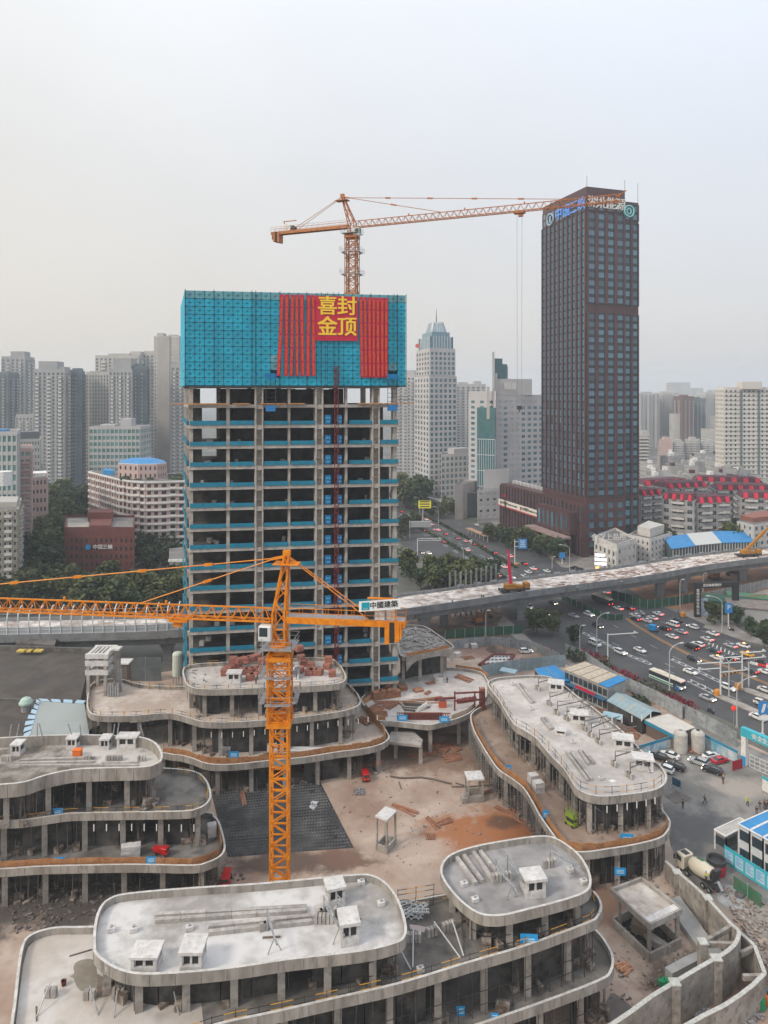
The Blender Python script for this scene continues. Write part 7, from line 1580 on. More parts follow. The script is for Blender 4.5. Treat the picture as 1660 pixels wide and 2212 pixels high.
for x,y,l_ in ((215,270,'small block at the far end of the long pale roof'),(318,410,'small grey block left of the second vent shelter'),(555,598,'small block in the middle of the long pale roof'),(715,803,'small block near the rounded end of the long pale roof'),(762,512,'small block by the third vent shelter')): block('5',x,y,zr_,l_)
vent('5', 487, 545, zr_, 1.8, 1.4, .9, 'low dark open curb on the long pale roof', -.3, False)
for pts,l_ in ([[(752,810),(775,803),(805,812),(780,822)],'white sheet near the rounded end of the long pale roof'],[[(655,500),(672,492),(685,498),(668,506)],'small white sheet near the third vent shelter']):
    o = sheet('white_sheet', PL('5', pts, zr_), zr_+.02, WHITE); del o['kind']; tag(o, l_, 'sheet')
o = B(); A_ = [G('5', *q, zr_) for q in ((985, 765), (1000, 738), (1012, 762), (990, 765))]
for a, c in zip(A_, A_[1:]): o.bar(a+UP*.1, c+UP*.1, .12)
tag(o.put('triangle_brace', WHITE), 'white triangular frame lying by the nearest vent shelter', 'frame')
# brick bundles on the upper middle terrace
zm = 16.32
def bundle(c, x, y, z, s, rz, label, m=BRICKM, lean=0, grp='brick bundles on the middle block', name='brick_bundle', cat='brick bundle', nz=4):
    p = G(c, x, y, z); t = T(name, label, cat, p, grp)
    for k in range(nz): B().base(p+Vector((RN.uniform(-.05,.05)+lean*k*.08,RN.uniform(-.05,.05),s[2]*k/nz)),(s[0]*RN.uniform(.95,1),s[1],s[2]/nz-.02),rz+RN.uniform(-.04,.04)).put('layer',m,t)
pos = [(585,195,0),(605,175,0),(640,150,0),(650,130,1.3),(690,145,0),(705,140,1.3),(745,135,1.4),(790,125,1.4),(830,110,1.3),(735,185,0),(775,185,0),(820,175,0),(865,180,0),(875,140,1.2),(780,232,0),(812,225,0),(1180,115,1.3),(1165,75,2.6),(1205,120,0),(1260,140,0),(1275,190,0),(1320,192,0),(1245,192,0),(1385,145,0),(1395,120,1),(1425,202,0),(1170,175,0)]
for k, (x, y, dz) in enumerate(pos):
    lb = 'one of the reddish brick bundles heaped left of the orange crane mast' if x < 900 else 'one of the reddish brick bundles lying right of the orange crane mast'
    bundle('k', x, y+(dz*9 if dz else 0), zm, (1.5, 1.3, 1.15), RN.uniform(-.4, .4), lb) if not dz else None
    if dz:
        p = G('k', x, y+dz*11, zm); t = T('brick_bundle', lb, 'brick bundle', p+UP*dz, 'brick bundles on the middle block'); 
        for j in range(4): B().base(p+UP*(dz-.02+.28*j),(1.5,1.3,.27),RN.uniform(-.05,.05)+.3*(k % 3)).put('layer',BRICKM if k != 18 else REDP,t)
vent('k',660,245,zm,2.6,1.8,2.0,'white vent house in front of the brick bundles'); vent('k',1130,215,zm,1.8,1.8,2.0,'white vent house just right of the orange crane mast')
for k in range(16): 
    a = RN.uniform(320,560),RN.uniform(130,280); bar_thing('k',[a,(a[0]+RN.uniform(-45,60),a[1]+RN.uniform(-20,20))],zm,.06,MT['dark_timber'] if k % 2 else STEEL,'loose_bar','one of the loose bars scattered on the upper middle terrace','loose bar','loose bars on the upper middle terrace')
t = T('pipe_bundle', 'upright grey pipe bundles at the left end of the middle terrace', 'pipes', G('7', 740, 970, 11.3))
for k in range(9): p = G('7', 720+k*8, 975-(k % 2)*8, 11.3); B().cyl(p, p+UP*(2.2+.3*(k % 3)), .2, 7).put('pipe', STEEL, t)
for k in range(3): p = G('7', 785+k*9, 940, 11.3); B().cyl(p, p+UP*4.6, .22, 7).put('pipe', STEEL, t)
# lift tower at the left end of the middle terrace
p = G('7', 645, 965, 11.3); t = T('lift_tower', 'pale concrete lift tower with a slatted top, left end of the middle block', 'lift tower', p); w = 3.6
for sx in (-1, 1):
    for sy in (0, 1): B().base(p+Vector((sx*w*.48, sy*4.6, 0)), (.6, .6, 7.5)).put('post', CONC, t)
for z, h in ((4.2, .9), (6.0, 1.0), (7.49, .9)):
    for sy in (0, 1): B().base(p+Vector((0, sy*4.6-.02, z)), (w+1, .65, h)).put('beam', VENTW, t)
    for sx in (-1, 1): B().base(p+Vector((sx*w*.49, 2.3, z+.01)), (.62, 3.9, h-.02)).put('beam', VENTW, t)
for k in range(4): B().base(p+Vector((-1.2+.8*k, 2.3, 7.6)), (.35, 3.9, .6)).put('roof_slat', VENTW, t)
B().base(p+Vector((2.6,3.6,0)),(1.2,1.2,8.0)).put('stair_shaft',CONC,t); B().base(p+Vector((2.6,3.4,8.0)),(1.8,1.8,.4)).put('cap',VENTW,t)
p = G('7',1180,830,6); t = T('silo','pale green cylindrical silo behind the middle block','silo',p.xy.to_3d()); B().cyl((p.x,p.y,6),(p.x,p.y,11),1.2,18).put('tank',mat('silo_pale_green',(.48,.52,.44),(.55,.58,.5),.6),t); B().lathe((p.x,p.y,10.99),[(1.2,0),(1.0,.3),(.5,.5),(.1,.55)],18).put('dome',MT['silo_pale_green'],t)
b = B(); 
for a in range(4): b.bar((p.x+math.cos(a*1.57)*1.0, p.y+math.sin(a*1.57)*1.0, 0), (p.x+math.cos(a*1.57)*1.0, p.y+math.sin(a*1.57)*1.0, 6.0), .2)
b.put('leg', STEEL, t)
p = G('7',815,800,6); t = T('guard_hut','small pale roofed hut behind the middle block','hut',p.xy.to_3d()); B().base((p.x,p.y,0),(3,2.4,8)).put('wall',mat('hut_brown',(.16,.12,.10)),t); B().base((p.x,p.y,7.99),(4,3.2,.3)).put('roof',VENTW,t)
# old dark roof at the left
OR_ = mat('old_dark_roof', (.056, .045, .036), (.088, .074, .062), .25, bump=.15, c3=(.05, .046, .043), s3=.12)
zq = 8; A_ = PL('d',[(-60,1402),(198,1410),(172,1520),(60,1590),(40,1640),(-60,1640)],zq); t = T('old_building','old low building with a wide dark flat roof at the left edge','building',(-75,150,0))
B().prism(A_, 0, zq).put('roof', OR_, t); b = B()
for a, c in ((A_[0], A_[1]),): b.bar(a+UP*.5, c+UP*.5, .5, 1.2)
b.put('rim', CONCD, t); a, c = G('7', 0, 992, zq), G('7', 560, 1022, zq); B().bar(a+UP*.15, c+UP*.15, .5, .4).put('roof_joint', CONCD, t)
B().prism(PL('d', [(34, 1393), (40, 1380), (122, 1386), (118, 1400)], zq), zq-.01, zq+.7).put('raised_edge', CONCD, t)
for x,w in ((150,1.3),(200,1.2),(250,1.4)): p = G('7',x,672,zq+.7); b = B().base(p,(w*1.8,1.4,.35)); b.base(p+UP*.34,(w*.6,.5,.15)); b.put('yellow_roof_letter',mat('sign_ochre',(.55,.40,.08)),t)
p = G('7',172,1068,zq); t = T('roof_ventilator','pale green mushroom ventilator on the old dark roof','ventilator',p); B().lathe(p,[(.9,0),(.9,1.5)],12).put('neck',STEEL,t); B().lathe(p+UP*1.5,[(1.3,0),(1.3,.35),(.9,1.0),(.3,1.3)],14).put('hood',mat('mint_hood',(.40,.52,.46)),t)
sk4 = PL('7',[(265,1022),(562,1042),(600,1290),(190,1290)],zq+.3); t = T('skylight','wide pale glass skylight with blue edge panes at the left','skylight',sk4[0].xy.to_3d()); sm = (sk4[0]+sk4[1]+sk4[2]+sk4[3])/4
B().prism(sk4, zq-2, zq+.9).put('glass_roof', mat('pale_glass_roof', (.26, .29, .28), (.31, .34, .33), .1, rough=.35), t)
for a, c, n in ((sk4[0], sk4[1], 4), (sk4[3], sk4[0], 8)):
    for k in range(n): p,q = a.lerp(c,(k+.1)/n),a.lerp(c,(k+.9)/n); d = (p-sm).normalized()*1.5; d.z = 0; B().hexa([v+UP*(zq+z-v.z) for z in (.92,.99) for v in (p,q,q+d,p+d)]).put('edge_pane',mat('blue_pane',(.35,.5,.62),rough=.3),t)
# ================================================================ LINK DECK, COURTYARD
zd = 5.72
for k,(x,y,n_) in enumerate(((345,572,4),(385,565,4),(430,560,4),(470,555,3),(430,505,2),(475,500,2),(515,512,2),(620,520,1))): bundle('4',x,y,zd,(2.0,1.6,.45*n_),.35,'brown timber bundle ' + ('in the big row at the left of the link deck','in the big row, second','in the big row, third','in the big row, right end','behind the big row, left','behind the big row, middle','behind the big row, right','alone in the middle of the link deck')[k],WOOD,0,'timber bundles on the link deck','timber_bundle','timber bundle',n_*2)
def planks(c, x, y, z, n, L, rz, label, m=WOOD, sp=.35, grp='loose timber piles'):
    p = G(c, x, y, z); t = T('plank_pile', label, 'plank pile', p, grp)
    for k in range(n): a = rz+RN.uniform(-.25,.25); d = Vector((math.cos(a),math.sin(a),0))*L/2; q = p+Vector((-math.sin(rz),math.cos(rz),0))*(k-n/2)*sp*.6+UP*(.1+.07*(k % 4)); B().bar(q-d,q+d,.3,.1).put('plank',m,t)
for c,x,y,z,n,L,rz,l_ in (('4',330,645,zd,12,3,.9,'tumbled brown planks at the left rim of the link deck'),('4',425,622,zd,10,2.6,.8,'small heap of planks near the stair opening'),('4',350,672,zd,8,4,.1,'flat plank stack at the lower left of the link deck'),('4',925,440,zd,8,4.5,-.7,'planks laid out at the back of the link deck'),('4',560,592,zd,5,15,.12,'long dark poles across the link deck'),('4',700,470,zd,5,2,.4,'small orange brown board pile near the concrete ring'),('4',680,535,zd,5,1.8,.9,'little heap of boards in the middle of the link deck'),
                                 ('4',760,900,.05,14,4,-.5,'reddish debris heap under the link deck'),('4',845,895,.05,7,4,-.9,'brown boards stacked under the link deck'),('4',840,965,.05,12,3.4,.2,'dark planks heap in the upper courtyard'),('4',650,945,.05,7,5.5,.25,'scattered long boards in the upper courtyard'),('4',530,1310,.05,4,5,-.75,'rusty beam lying in the courtyard'),('4',720,1400,.05,3,3.5,-1.0,'timber pieces in the middle of the courtyard'),('4',790,1395,.05,4,3,.5,'thin timbers beside the courtyard timber pieces'),('4',1240,1345,.05,4,6.5,-.95,'three long timbers by the right block'),('4',1100,1190,.05,3,4,.3,'brown panels beside the right kiosk'),('4',1400,1440,.05,9,2.5,.3,'dark red scrap heap under the right block edge'),('3',1080,715,.06,3,4.5,-1.2,'dark timber pallet on the drainage mat'),('4',270,720,5.3,9,3.5,-.8,'dark boards stacked on the middle terrace corner')):
    planks(c, x, y, z, n, L, rz, l_)
for c,x,y,n,L,rz,l_ in (('5',640,330,9,3,.4,'dark reddish boards between the site hut and the long pale roof'),('5',740,420,8,2.6,1.1,'brown timber heap left of the tin shed'),('5',860,520,9,3.2,.2,'rusty boards piled before the open site shed'),('5',905,560,7,2.4,1.0,'maroon steel pieces beside the long poster wall'),('5',1230,640,9,2.2,.6,'orange brown formwork pieces at the foot of the water tanks'),('4',1330,310,6,2,.2,'reddish boards in the round work area by the off roader'),('4',950,300,9,3,.5,'pale boards strewn at the left of the round work area')): planks(c,x,y,.05,n,L,rz,l_)
p = G('4', 700, 1490, .05); t = T('pallet', 'small wooden pallet in the lower courtyard', 'pallet', p)
for k in range(5): B().base(p+Vector((-.6+.3*k, 0, .15)), (.18, 1.5, .06)).put('slat', WOOD, t)
for k in range(3): B().base(p+Vector((0, -.6+.6*k, .02)), (1.5, .12, .13)).put('bearer', WOOD, t)
p = G('4',782,625,zd); t = T('waste_bin','orange red waste bin on the link deck','bin',p); B().base(p,(1.6,1.2,1.3)).put('bin',mat('bin_red',(.42,.08,.03)),t); B().base(p+UP*1.29,(1.3,.9,.05)).put('dark_filling',DARKST,t)
p = G('4',760,455,zd); t = T('concrete_ring','low concrete ring at the back of the link deck','concrete ring',p); B().lathe(p,[(1.3,0),(1.3,1.2),(1.05,1.2),(1.05,.1)],16).put('ring',VENTW,t); B().cyl(p+UP*.1,p+UP*.3,1.0,12).put('floor',DARKST,t)
MAR = mat('maroon_steel', (.17, .035, .03), (.13, .025, .022), 1)
t = T('steel_rack', 'maroon steel formwork rack at the right of the link deck', 'steel rack', G('4', 960, 620, zd)); b = B()
for x in (862, 995, 1030, 1050): p = G('4', x, 650, zd); b.bar(p, p+UP*4, .3)
for z in (2.0, 3.6): b.bar(G('4', 862, 650, zd)+UP*z, G('4', 1050, 640, zd)+UP*z, .28)
b.bar(G('4', 725, 590, zd)+UP*.5, G('4', 870, 590, zd)+UP*.8, .4); b.put('frame', MAR, t)
for k in range(3): p = G('4', 1030+14*k, 640, zd); B().base(p, (.25, 1.2, 4.4)).put('panel', mat('orange_maroon', (.30, .08, .04)), t)
for s in range(5): p = G('4', 890+s*25, 600-s*4, zd); B().base(p, (.9, .7, .8), s).put('fitting', MAR, t)
t = T('formwork_bench','long maroon formwork girder along the front rim of the link deck','formwork girder',G('4',650,700,zd)); a,c = G('4',480,706,zd+.2),G('4',835,708,zd+.2); b = B()
for z in (0, 1.2): b.bar(a+UP*z, c+UP*z, .16)
for k in range(22): p, q = a.lerp(c, k/22), a.lerp(c, (k+1)/22); b.bar(p, p+UP*1.2, .12); b.bar(p, q+UP*1.2, .08)
b.put('girder',MAR,t); B().bar(a.lerp(c,.12)+UP*.5+Vector((0,.6,0)),a.lerp(c,.85)+UP*.5+Vector((0,.6,0)),.8,.9).put('stacked_forms',WOOD,t)
t = T('stair_opening','stair opening with pale rails in the link deck','stairwell',G('4',590,630,zd)); A_ = PL('4',[(490,600),(660,605),(700,632),(610,660),(530,655)],zd); o = sheet('dark_opening',A_,zd+.012,DARKST,t)
b = B(); rail(b, A_+[A_[0]], 1.0, .07, 1.6); b.put('rail', mat('pale_rail', (.5, .45, .38)), t); b = B()
for k in range(8): p = G('4', 610+k*9, 655-k*4, zd); b.base(p+UP*.02, (.5, 1.3, .12+.09*k))
b.put('steps', VENTW, t)
# kiosk frames in the courtyard
def kiosk(c, x, y, w, d, hc, ht, rz, label):
    p = G(c, x, y, .02); t = T('kiosk_frame', label, 'concrete frame', p, 'concrete frames in the courtyard'); ca, sa = math.cos(rz), math.sin(rz)
    for sx,sy,ww,dd in ((-1,0,.25,d),(1,0,.25,d),(0,-1,w-.25,.25),(0,1,w-.25,.25)): B().base(p+Vector((ca*sx*(w-.25)/2-sa*sy*(d-.25)/2,sa*sx*(w-.25)/2+ca*sy*(d-.25)/2,0)),(ww-.01,dd-.01,hc),rz).put('curb',CONC,t)
    for sx in (-1, 1):
        for sy in (-1,1): B().base(p+Vector((ca*sx*(w-.3)/2-sa*sy*(d-.3)/2,sa*sx*(w-.3)/2+ca*sy*(d-.3)/2,hc-.005)),(.26,.26,ht-hc),rz).put('post',CONC,t)
    B().base(p+UP*(ht-.01), (w*1.05, d*1.05, .28), rz).put('roof_slab', VENTW, t)
kiosk('4',407,1560,2.1,2.9,1.1,5.2,-.55,'slim concrete frame with four tall posts in the middle of the courtyard'); kiosk('4',992,1235,2.9,2.7,1.2,3.9,.1,'concrete frame by the right block with a dark curb')
p = G('4',930,1250,.02); block('4',930,1258,.02,'small dark bordered box beside the right concrete frame',(1.4,1.1,1.0),CONC,'sump_box','box','courtyard boxes')
bar_thing('4',[(435,1092),(500,1104),(570,1103),(640,1100),(720,1112),(790,1130),(842,1142)],.02,.16,mat('hose_dark',(.12,.09,.08)),'hose','long dark hose snaking across the courtyard','hose'); bar_thing('4',[(840,1160),(960,1160),(1090,1150),(1180,1140)],.02,.12,MT['dark_timber'],'kerb_timber','straight timber edge by the right concrete frame','timber'); bar_thing('4',[(868,1136),(920,1150),(935,1168)],.02,.12,MT['hose_dark'],'hose','short dark hose end by the right concrete frame','hose')
bar_thing('4', [(490, 1125), (508, 1175)], .02, .08, MT['dark_timber'], 'loose_bar', 'single dark bar in the upper courtyard', 'loose bar')
p = G('4',230,1195,.02); planks('4',228,1192,.02,9,1.8,.2,'small pile of black and white scrap in the courtyard',mat('scrap_mix',(.3,.28,.28),(.05,.05,.05),3))
# drainage mat with its cells
Mq = PL('3',[(932,678),(1412,628),(1566,930),(1008,972)],.05); t = T('drainage_mat','big sheet of black studded drainage mat on the courtyard floor','drainage mat',Mq[0]); BLK = mat('black_plastic_mat',(.022,.022,.023),(.06,.06,.06),.14,rough=.55,c3=(.09,.088,.085),s3=.4)
sheet('mat_sheet', Mq, .06, BLK, t); n1, n2 = 40, 24; b = B(); r = random.Random(6)
def mq(s, q): return Mq[0].lerp(Mq[1], s).lerp(Mq[3].lerp(Mq[2], s), q)
for i in range(n1):
    for j in range(n2):
        if i > n1*.86 and r.random() < .1: continue
        s,q = (i+.5+.25*(j % 2))/n1*.985,(j+.5)/n2; p = mq(s,q); b.add([(p.x-.2,p.y-.13,.062),(p.x+.2,p.y-.13,.062),(p.x+.2,p.y+.13,.062),(p.x-.2,p.y+.13,.062),(p.x-.1,p.y+.02,.3),(p.x+.16,p.y-.02,.22)],[(0,1,5,4),(1,2,5),(2,3,4,5),(3,0,4)])
b.put('stud', mat('mat_stud', (.05, .05, .052), (.12, .118, .115), .2, rough=.5), t)['kind'] = 'stuff'
for s,q,l_ in ((.55,.35,1),(.75,.22,2),(.35,.8,3)): planks('3',1380+l_*4,760-l_*8,.1,4,1.2,l_,f'scrap of pale foil on the drainage mat, {("nearest the crane", "by the far edge", "beside the upper scrap")[l_-1]}',mat('pale_foil',(.4,.4,.42),(.55,.55,.57),3))
# ================================================================ WALLED RAMP YARD, LOWER RIGHT
RWM = mat('raw_wall_concrete', (.215, .19, .165), (.34, .31, .275), .45, bump=.3, c3=(.13, .115, .10), s3=1.3)
def wall_line(t, P, h0, h1, w=.4, name='wall_panel', m=RWM, cap=True):
    P = [q for a, c in zip(P, P[1:]) for q in [a.lerp(c, k/max(1, int((c-a).length/1.6))) for k in range(max(1, int((c-a).length/1.6)))]]+[P[-1]]
    for a, c in zip(P, P[1:]):
        a0, c0_ = a.xy.to_3d(), c.xy.to_3d(); d = (c0_-a0).normalized(); n = Vector((-d.y, d.x, 0))*w/2
        B().hexa([a0-n, c0_-n, c0_+n, a0+n]+[v+UP*z for v, z in ((a0-n, a.z), (c0_-n, c.z), (c0_+n, c.z), (a0+n, a.z))]).put(name, m, t)
        if cap: k = B().hexa([v+UP*(z+e) for e in (.002,.08) for v,z in ((a0-n*1.15,a.z),(c0_-n*1.15,c.z),(c0_+n*1.15,c.z),(a0+n*1.15,a.z))]).put('coping',mat('pale_coping',(.50,.49,.45),(.36,.36,.33),2.2),t)
RY = T('ramp_wall', 'curved concrete ramp wall with pale coping and piers, lower right', 'wall', G('f', 1010, 505, 4))
def g4(x, y, z): return G('f', x, y, z)
Wp = [g4(570, 120, 2.6), g4(690, 230, 3.0), g4(850, 365, 3.6), g4(1010, 508, 4.2), g4(1140, 655, 4.6), g4(1270, 795, 5)]
cv = smooth([g4(1270, 795, 5), g4(1335, 850, 5), g4(1348, 910, 5), g4(1310, 1000, 5), g4(1220, 1085, 5), g4(1110, 1152, 5)], 3, False)
wall_line(RY,Wp,0,0); wall_line(RY,cv,0,0); wall_line(RY,[g4(1110,1152,5),g4(890,1275,5),g4(665,1412,5),g4(420,1560,5),g4(200,1725,5),g4(-60,1900,5)],0,0)
[B().bar(g4(*a)-UP*.3, g4(*c)-UP*.3, .4, .6).put('tie_beam', RWM, RY) for a, c in (((1270, 795, 5), (960, 975, 5)), ((975, 978, 5), (1325, 985, 5)))]
for x, y, z in ((690, 235, 3.1), (1015, 508, 4.3), (1110, 1152, 5.1), (665, 1412, 5.1), (965, 978, 5.1)):
    p = g4(x,y,z); B().base((p.x,p.y,0),(.95,.95,z)).put('pier',RWM,RY); B().base((p.x,p.y,z-.005),(1.1,1.1,.12)).put('pier_cap',MT['pale_coping'],RY)
OW = T('outer_wall','low outer retaining wall round the curved ramp wall','wall',g4(1510,1020,3)); O2 = [g4(1348,870,4),g4(1515,1015,3.6),g4(1570,1165,3.6),g4(1625,1315,3.6),g4(1500,1440,3.6),g4(1360,1550,3.6),g4(1200,1655,3.6),g4(960,1775,3.6),g4(740,1900,3.6)]
wall_line(OW,O2,0,0,.4); [B().bar(g4(*a)-UP*.3,g4(*c)-UP*.3,.4,.6).put('tie_beam',RWM,OW) for a,c in (((1515,1015,3.6),(1365,1085,3.6)),((1620,1325,3.6),(1390,1330,3.6)))]
sheet('trench_floor',[g4(1350,880,.06),g4(1510,1030,.06),g4(1610,1320,.06),g4(1190,1650,.06),g4(760,1880,.06),g4(1100,1500,.06),g4(1330,1200,.06)],.06,SOIL)
rp_ = T('ramp', 'pale concrete ramp slab inside the curved wall', 'ramp', g4(830, 780, .5))
B().prism([g4(620,512,.9),g4(720,492,.9),g4(1030,920,.9),g4(1175,1080,.9),g4(1085,1175,.9),g4(925,1045,.9),g4(725,770,.9)],.02,.9).put('slab',mat('ramp_grey',(.27,.27,.265),(.36,.355,.345),.4,bump=.2),rp_)
B().prism([g4(560,1250,1.3),g4(800,1120,1.3),g4(905,1080,1.3),g4(930,1165,1.3),g4(640,1315,1.3)],.02,1.3).put('landing',mat('ramp_grey',()),rp_)
CV = T('stair_canopy', 'concrete canopy on columns over a sunken stair, lower right', 'canopy', g4(400, 1000, 0))
rq = [g4(-10, 412, 4.9), g4(312, 292, 4.9), g4(738, 622, 4.9), g4(402, 785, 4.9)]
B().prism(rq, 4.2, 4.45).put('roof_slab', mat('canopy_screed', (.45, .39, .34), (.6, .56, .52), .3, bump=.2, c3=(.33, .27, .22), s3=.8), CV); 
for a, c in zip(rq, rq[1:]+rq[:1]): B().bar(a+UP*(-.35), c+UP*(-.35), .28, .75).put('roof_edge', CONC, CV)
B().prism([g4(560,585,4.7).lerp(g4(402,785,4.7),0),g4(725,620,4.7),g4(410,770,4.7),g4(300,680,4.7)][0:0] or [rq[2].lerp(rq[1],.03),rq[2].lerp(rq[1],.17),rq[3].lerp(rq[0],.17),rq[3].lerp(rq[0],.03)],4.44,4.8).put('roof_upstand',VENTW,CV)
cb = [g4(0, 722, 1.2), g4(400, 1098, 1.2), g4(728, 938, 1.2), g4(330, 560, 1.2)]
for a, c in zip(cb, cb[1:]+cb[:1]): B().bar(a+UP*-.6, c+UP*-.6, .3, 1.2).put('curb_wall', CONC, CV)
o = sheet('stair_pit', [p.lerp(sum(cb, Vector())/4, .06) for p in cb], .05, mat('pit_dark', (.02, .018, .016)), CV)
for a,s in ((rq[3].lerp(rq[1],.08),0),(rq[2].lerp(rq[0],.06),0),(rq[0].lerp(rq[2],.12),0),(rq[1].lerp(rq[3],.08),0)): B().base((a.x,a.y,.03),(.42,.42,4.18)).put('column',CONC,CV)
b = B(); s0, s1 = cb[1].lerp(cb[2], .5), cb[0].lerp(cb[3], .6)
for k in range(9): p = s0.lerp(s1, .08+k*.06); b.base((p.x, p.y, .06), (2.0, .5, max(.05, 1.0-.11*k)), -.5)
b.put('stair',CONC,CV); p = g4(300,860,.1); B().base((p.x,p.y,.06),(2.2,1.6,1.1),-.5).put('inner_block',mat('block_brown',(.22,.17,.13)),CV)
sheet('puddle',smooth([g4(-20,1530,.05),g4(110,1590,.05),g4(220,1690,.05),g4(210,1760,.05),g4(60,1850,.05),g4(-100,1800,.05)]),.05,mat('wet_ground',(.07,.05,.04),(.11,.085,.07),.4,rough=.35))
planks('f',120,1260,.06,7,1.8,.5,'orange brown board heap beside the front block',mat('orange_board',(.42,.16,.07),(.5,.3,.2),2)); planks('f',480,1395,.06,3,2,.6,'few dark sticks on the ramp yard floor',MT['dark_timber'])
p = g4(580, 1440, .06); t = T('green_net', 'crumpled green net by the ramp wall', 'net', p); 
for k in range(6): B().base(p+Vector((RN.uniform(-.6,.6),RN.uniform(-.3,.3),0)),(.8,.5,.25+.1*k),k).put('fold',mat('green_net',(.01,.2,.08)),t)
p = g4(1430,1210,.07); t = T('hopper','dark steel hopper in the outer trench','hopper',p); B().hexa([p+Vector((sx*a,sy*a,z)) for z,a in ((.8,.3),(2.0,.9)) for sx,sy in ((-1,-1),(1,-1),(1,1),(-1,1))]).put('funnel',DARKST,t); B().base(p,(.25,.25,.82)).put('leg',DARKST,t)
for x,y,l_ in ((1000,1790,'scrap pile inside the outer trench'),(1450,1720,'scrap timber at the lower right corner'),(1380,1790,'long scrap bars at the lower right corner')): planks('f',x,y,.08,10,2.4,RN.random()*2,l_,MT['scrap_mix'])
p = g4(1590, 1690, .06); t = T('barrel_group', 'green and orange barrels at the lower right edge', 'barrels', p)
for dx,m in ((0,MT['green_net']),(1.1,mat('box_orange',())),(1.4,SIGNB)): B().cyl(p+Vector((dx,.6*dx,0)),p+Vector((dx,.6*dx,1.1)),.45,12).put('barrel',m,t)
# ================================================================ SITE YARD
def hut(label, roof4, z, m, wallm, parts=1, m2=None, slope=.4, name='site_hut'):
    "roof4: corners near-left, far-left, far-right, near-right on the roof"
    A_, B_, C_, D_ = roof4; t = T(name, label, 'site hut', ((A_+C_)/2).xy.to_3d())
    P = [A_, D_, C_, B_]; I = [p.lerp(sum(P, Vector())/4, .05) for p in P]; wl = B().prism(I, .03, z-.12).put('wall', wallm, t)
    for k in range(parts):
        s0, s1 = k/parts, (k+.985)/parts; q = [A_.lerp(D_, s0), A_.lerp(D_, s1), B_.lerp(C_, s1), B_.lerp(C_, s0)]
        B().hexa([v+UP*(e+(slope if i > 1 else 0)+z-v.z) for e in (-.1,.06) for i,v in enumerate(q)]).put('roof_panel',m2 if (m2 and k == parts-1) else m,t)
        b = B().bar(q[0]+UP*.1, q[3]+UP*(slope+.1), .12); b.put('roof_seam', mat('seam_brown', (.28, .24, .2)), t)
    return t, I, wl
CRM = mat('cream_roof_sheet', (.50, .43, .34), (.42, .36, .28), .5, c3=(.30, .25, .2), s3=1.2)
t,I,wl = hut('two storey site hut with a cream sheet roof and one blue end bay',[G('5',*q,5.6) for q in ((500,176),(625,146),(862,246),(755,284))],5.6,CRM,mat('hut_wall',(.28,.29,.28),(.36,.37,.36),.8),5,BLUE)
a, c = I[0], I[1]; d = (c-a).normalized(); n = Vector((d.y, -d.x, 0))
for k in range(9):
    for z in (.6,3.4): p = a.lerp(c,(k+.5)/9)+n*.03; B().hexa([p+d*s*.55+n*e+UP*(zz-p.z) for zz in (z,z+1.5) for s,e in ((-1,.06),(1,.06),(1,0),(-1,0))]).put('window',GLASS,wl)
B().hexa([p+n*e+UP*(z-p.z) for z in (2.7,2.95) for p,e in ((a,1.3),(c,1.3),(c,.02),(a,.02))]).put('gallery',mat('gallery_blue',(.03,.12,.22)),t)
B().hexa([p+n*e+UP*(z-p.z) for z in (2.98,3.7) for p,e in ((a.lerp(c,.35),1.36),(a.lerp(c,.8),1.36),(a.lerp(c,.8),1.3),(a.lerp(c,.35),1.3))]).put('red_banner',RED,t)
hut('low blue roofed site hut beside the blue grey fence',[G('5',*q,3.4) for q in ((395,255),(335,186),(450,166),(570,242))],3.4,BLUE,INNER,2)
TIN = mat('blue_grey_tin', (.22, .31, .34), (.27, .37, .40), .4, c3=(.36, .33, .29), s3=.5)
q = [G('5',x,y,3.2) for x,y in ((745,358),(855,322),(1065,428),(950,468))]; t = T('tin_shed','blue grey gabled tin shed with patched roof by the road fence','shed',((q[0]+q[2])/2).xy.to_3d()); B().prism([p.lerp((q[0]+q[2])/2,.05) for p in q],.03,3.1).put('wall',INNER,t)
m0, m1 = q[0].lerp(q[1], .5)+UP*1.1, q[3].lerp(q[2], .5)+UP*1.1
for k in range(8):
    s0, s1 = k/8, (k+.97)/8
    for a,c in ((q[0],q[3]),(q[1],q[2])): v = [a.lerp(c,s0),a.lerp(c,s1),m0.lerp(m1,s1),m0.lerp(m1,s0)]; B().hexa(v+[p+UP*.08 for p in v]).put('roof_panel',TIN,t)
t,I,wl = hut('open site shed with a pale flat roof and blue fascia',[G('5',*q,3.1) for q in ((962,466),(1095,436),(1250,516),(1130,552))],3.1,mat('pale_roof',(.55,.52,.47),(.48,.45,.41),.5),mat('shed_inside',(.14,.10,.085)),1,None,.2)
A_,D_ = G('5',962,466,3.1),G('5',1130,552,3.1); d = (D_-A_).normalized(); n = Vector((d.y,-d.x,0)); B().hexa([p+n*e+UP*z for z in (-.7,.0) for p,e in ((A_,.12),(D_,.12),(D_,.02),(A_,.02))]).put('blue_fascia',mat('fascia_blue',(.02,.22,.36)),t)
for c,x,y,l_ in (('5',190,186,'small glass topped shelter by the blue grey fence'),('5',778,440,'small glass topped shelter behind the long pale roof')):
    p = G(c,x,y,2.6); t = T('shelter',l_,'shelter',p.xy.to_3d(),'glass topped shelters'); B().box(p,(4,2.6,.15),-.5).put('roof',mat('pale_cyan_roof',(.3,.45,.5),(.36,.5,.55),.6,rough=.4),t)
    for sx in (-1, 1):
        for sy in (-1, 1): B().base((p.x+sx*1.4, p.y+sy*1.0, 0.03), (.14, .14, 2.5)).put('post', STEEL, t)
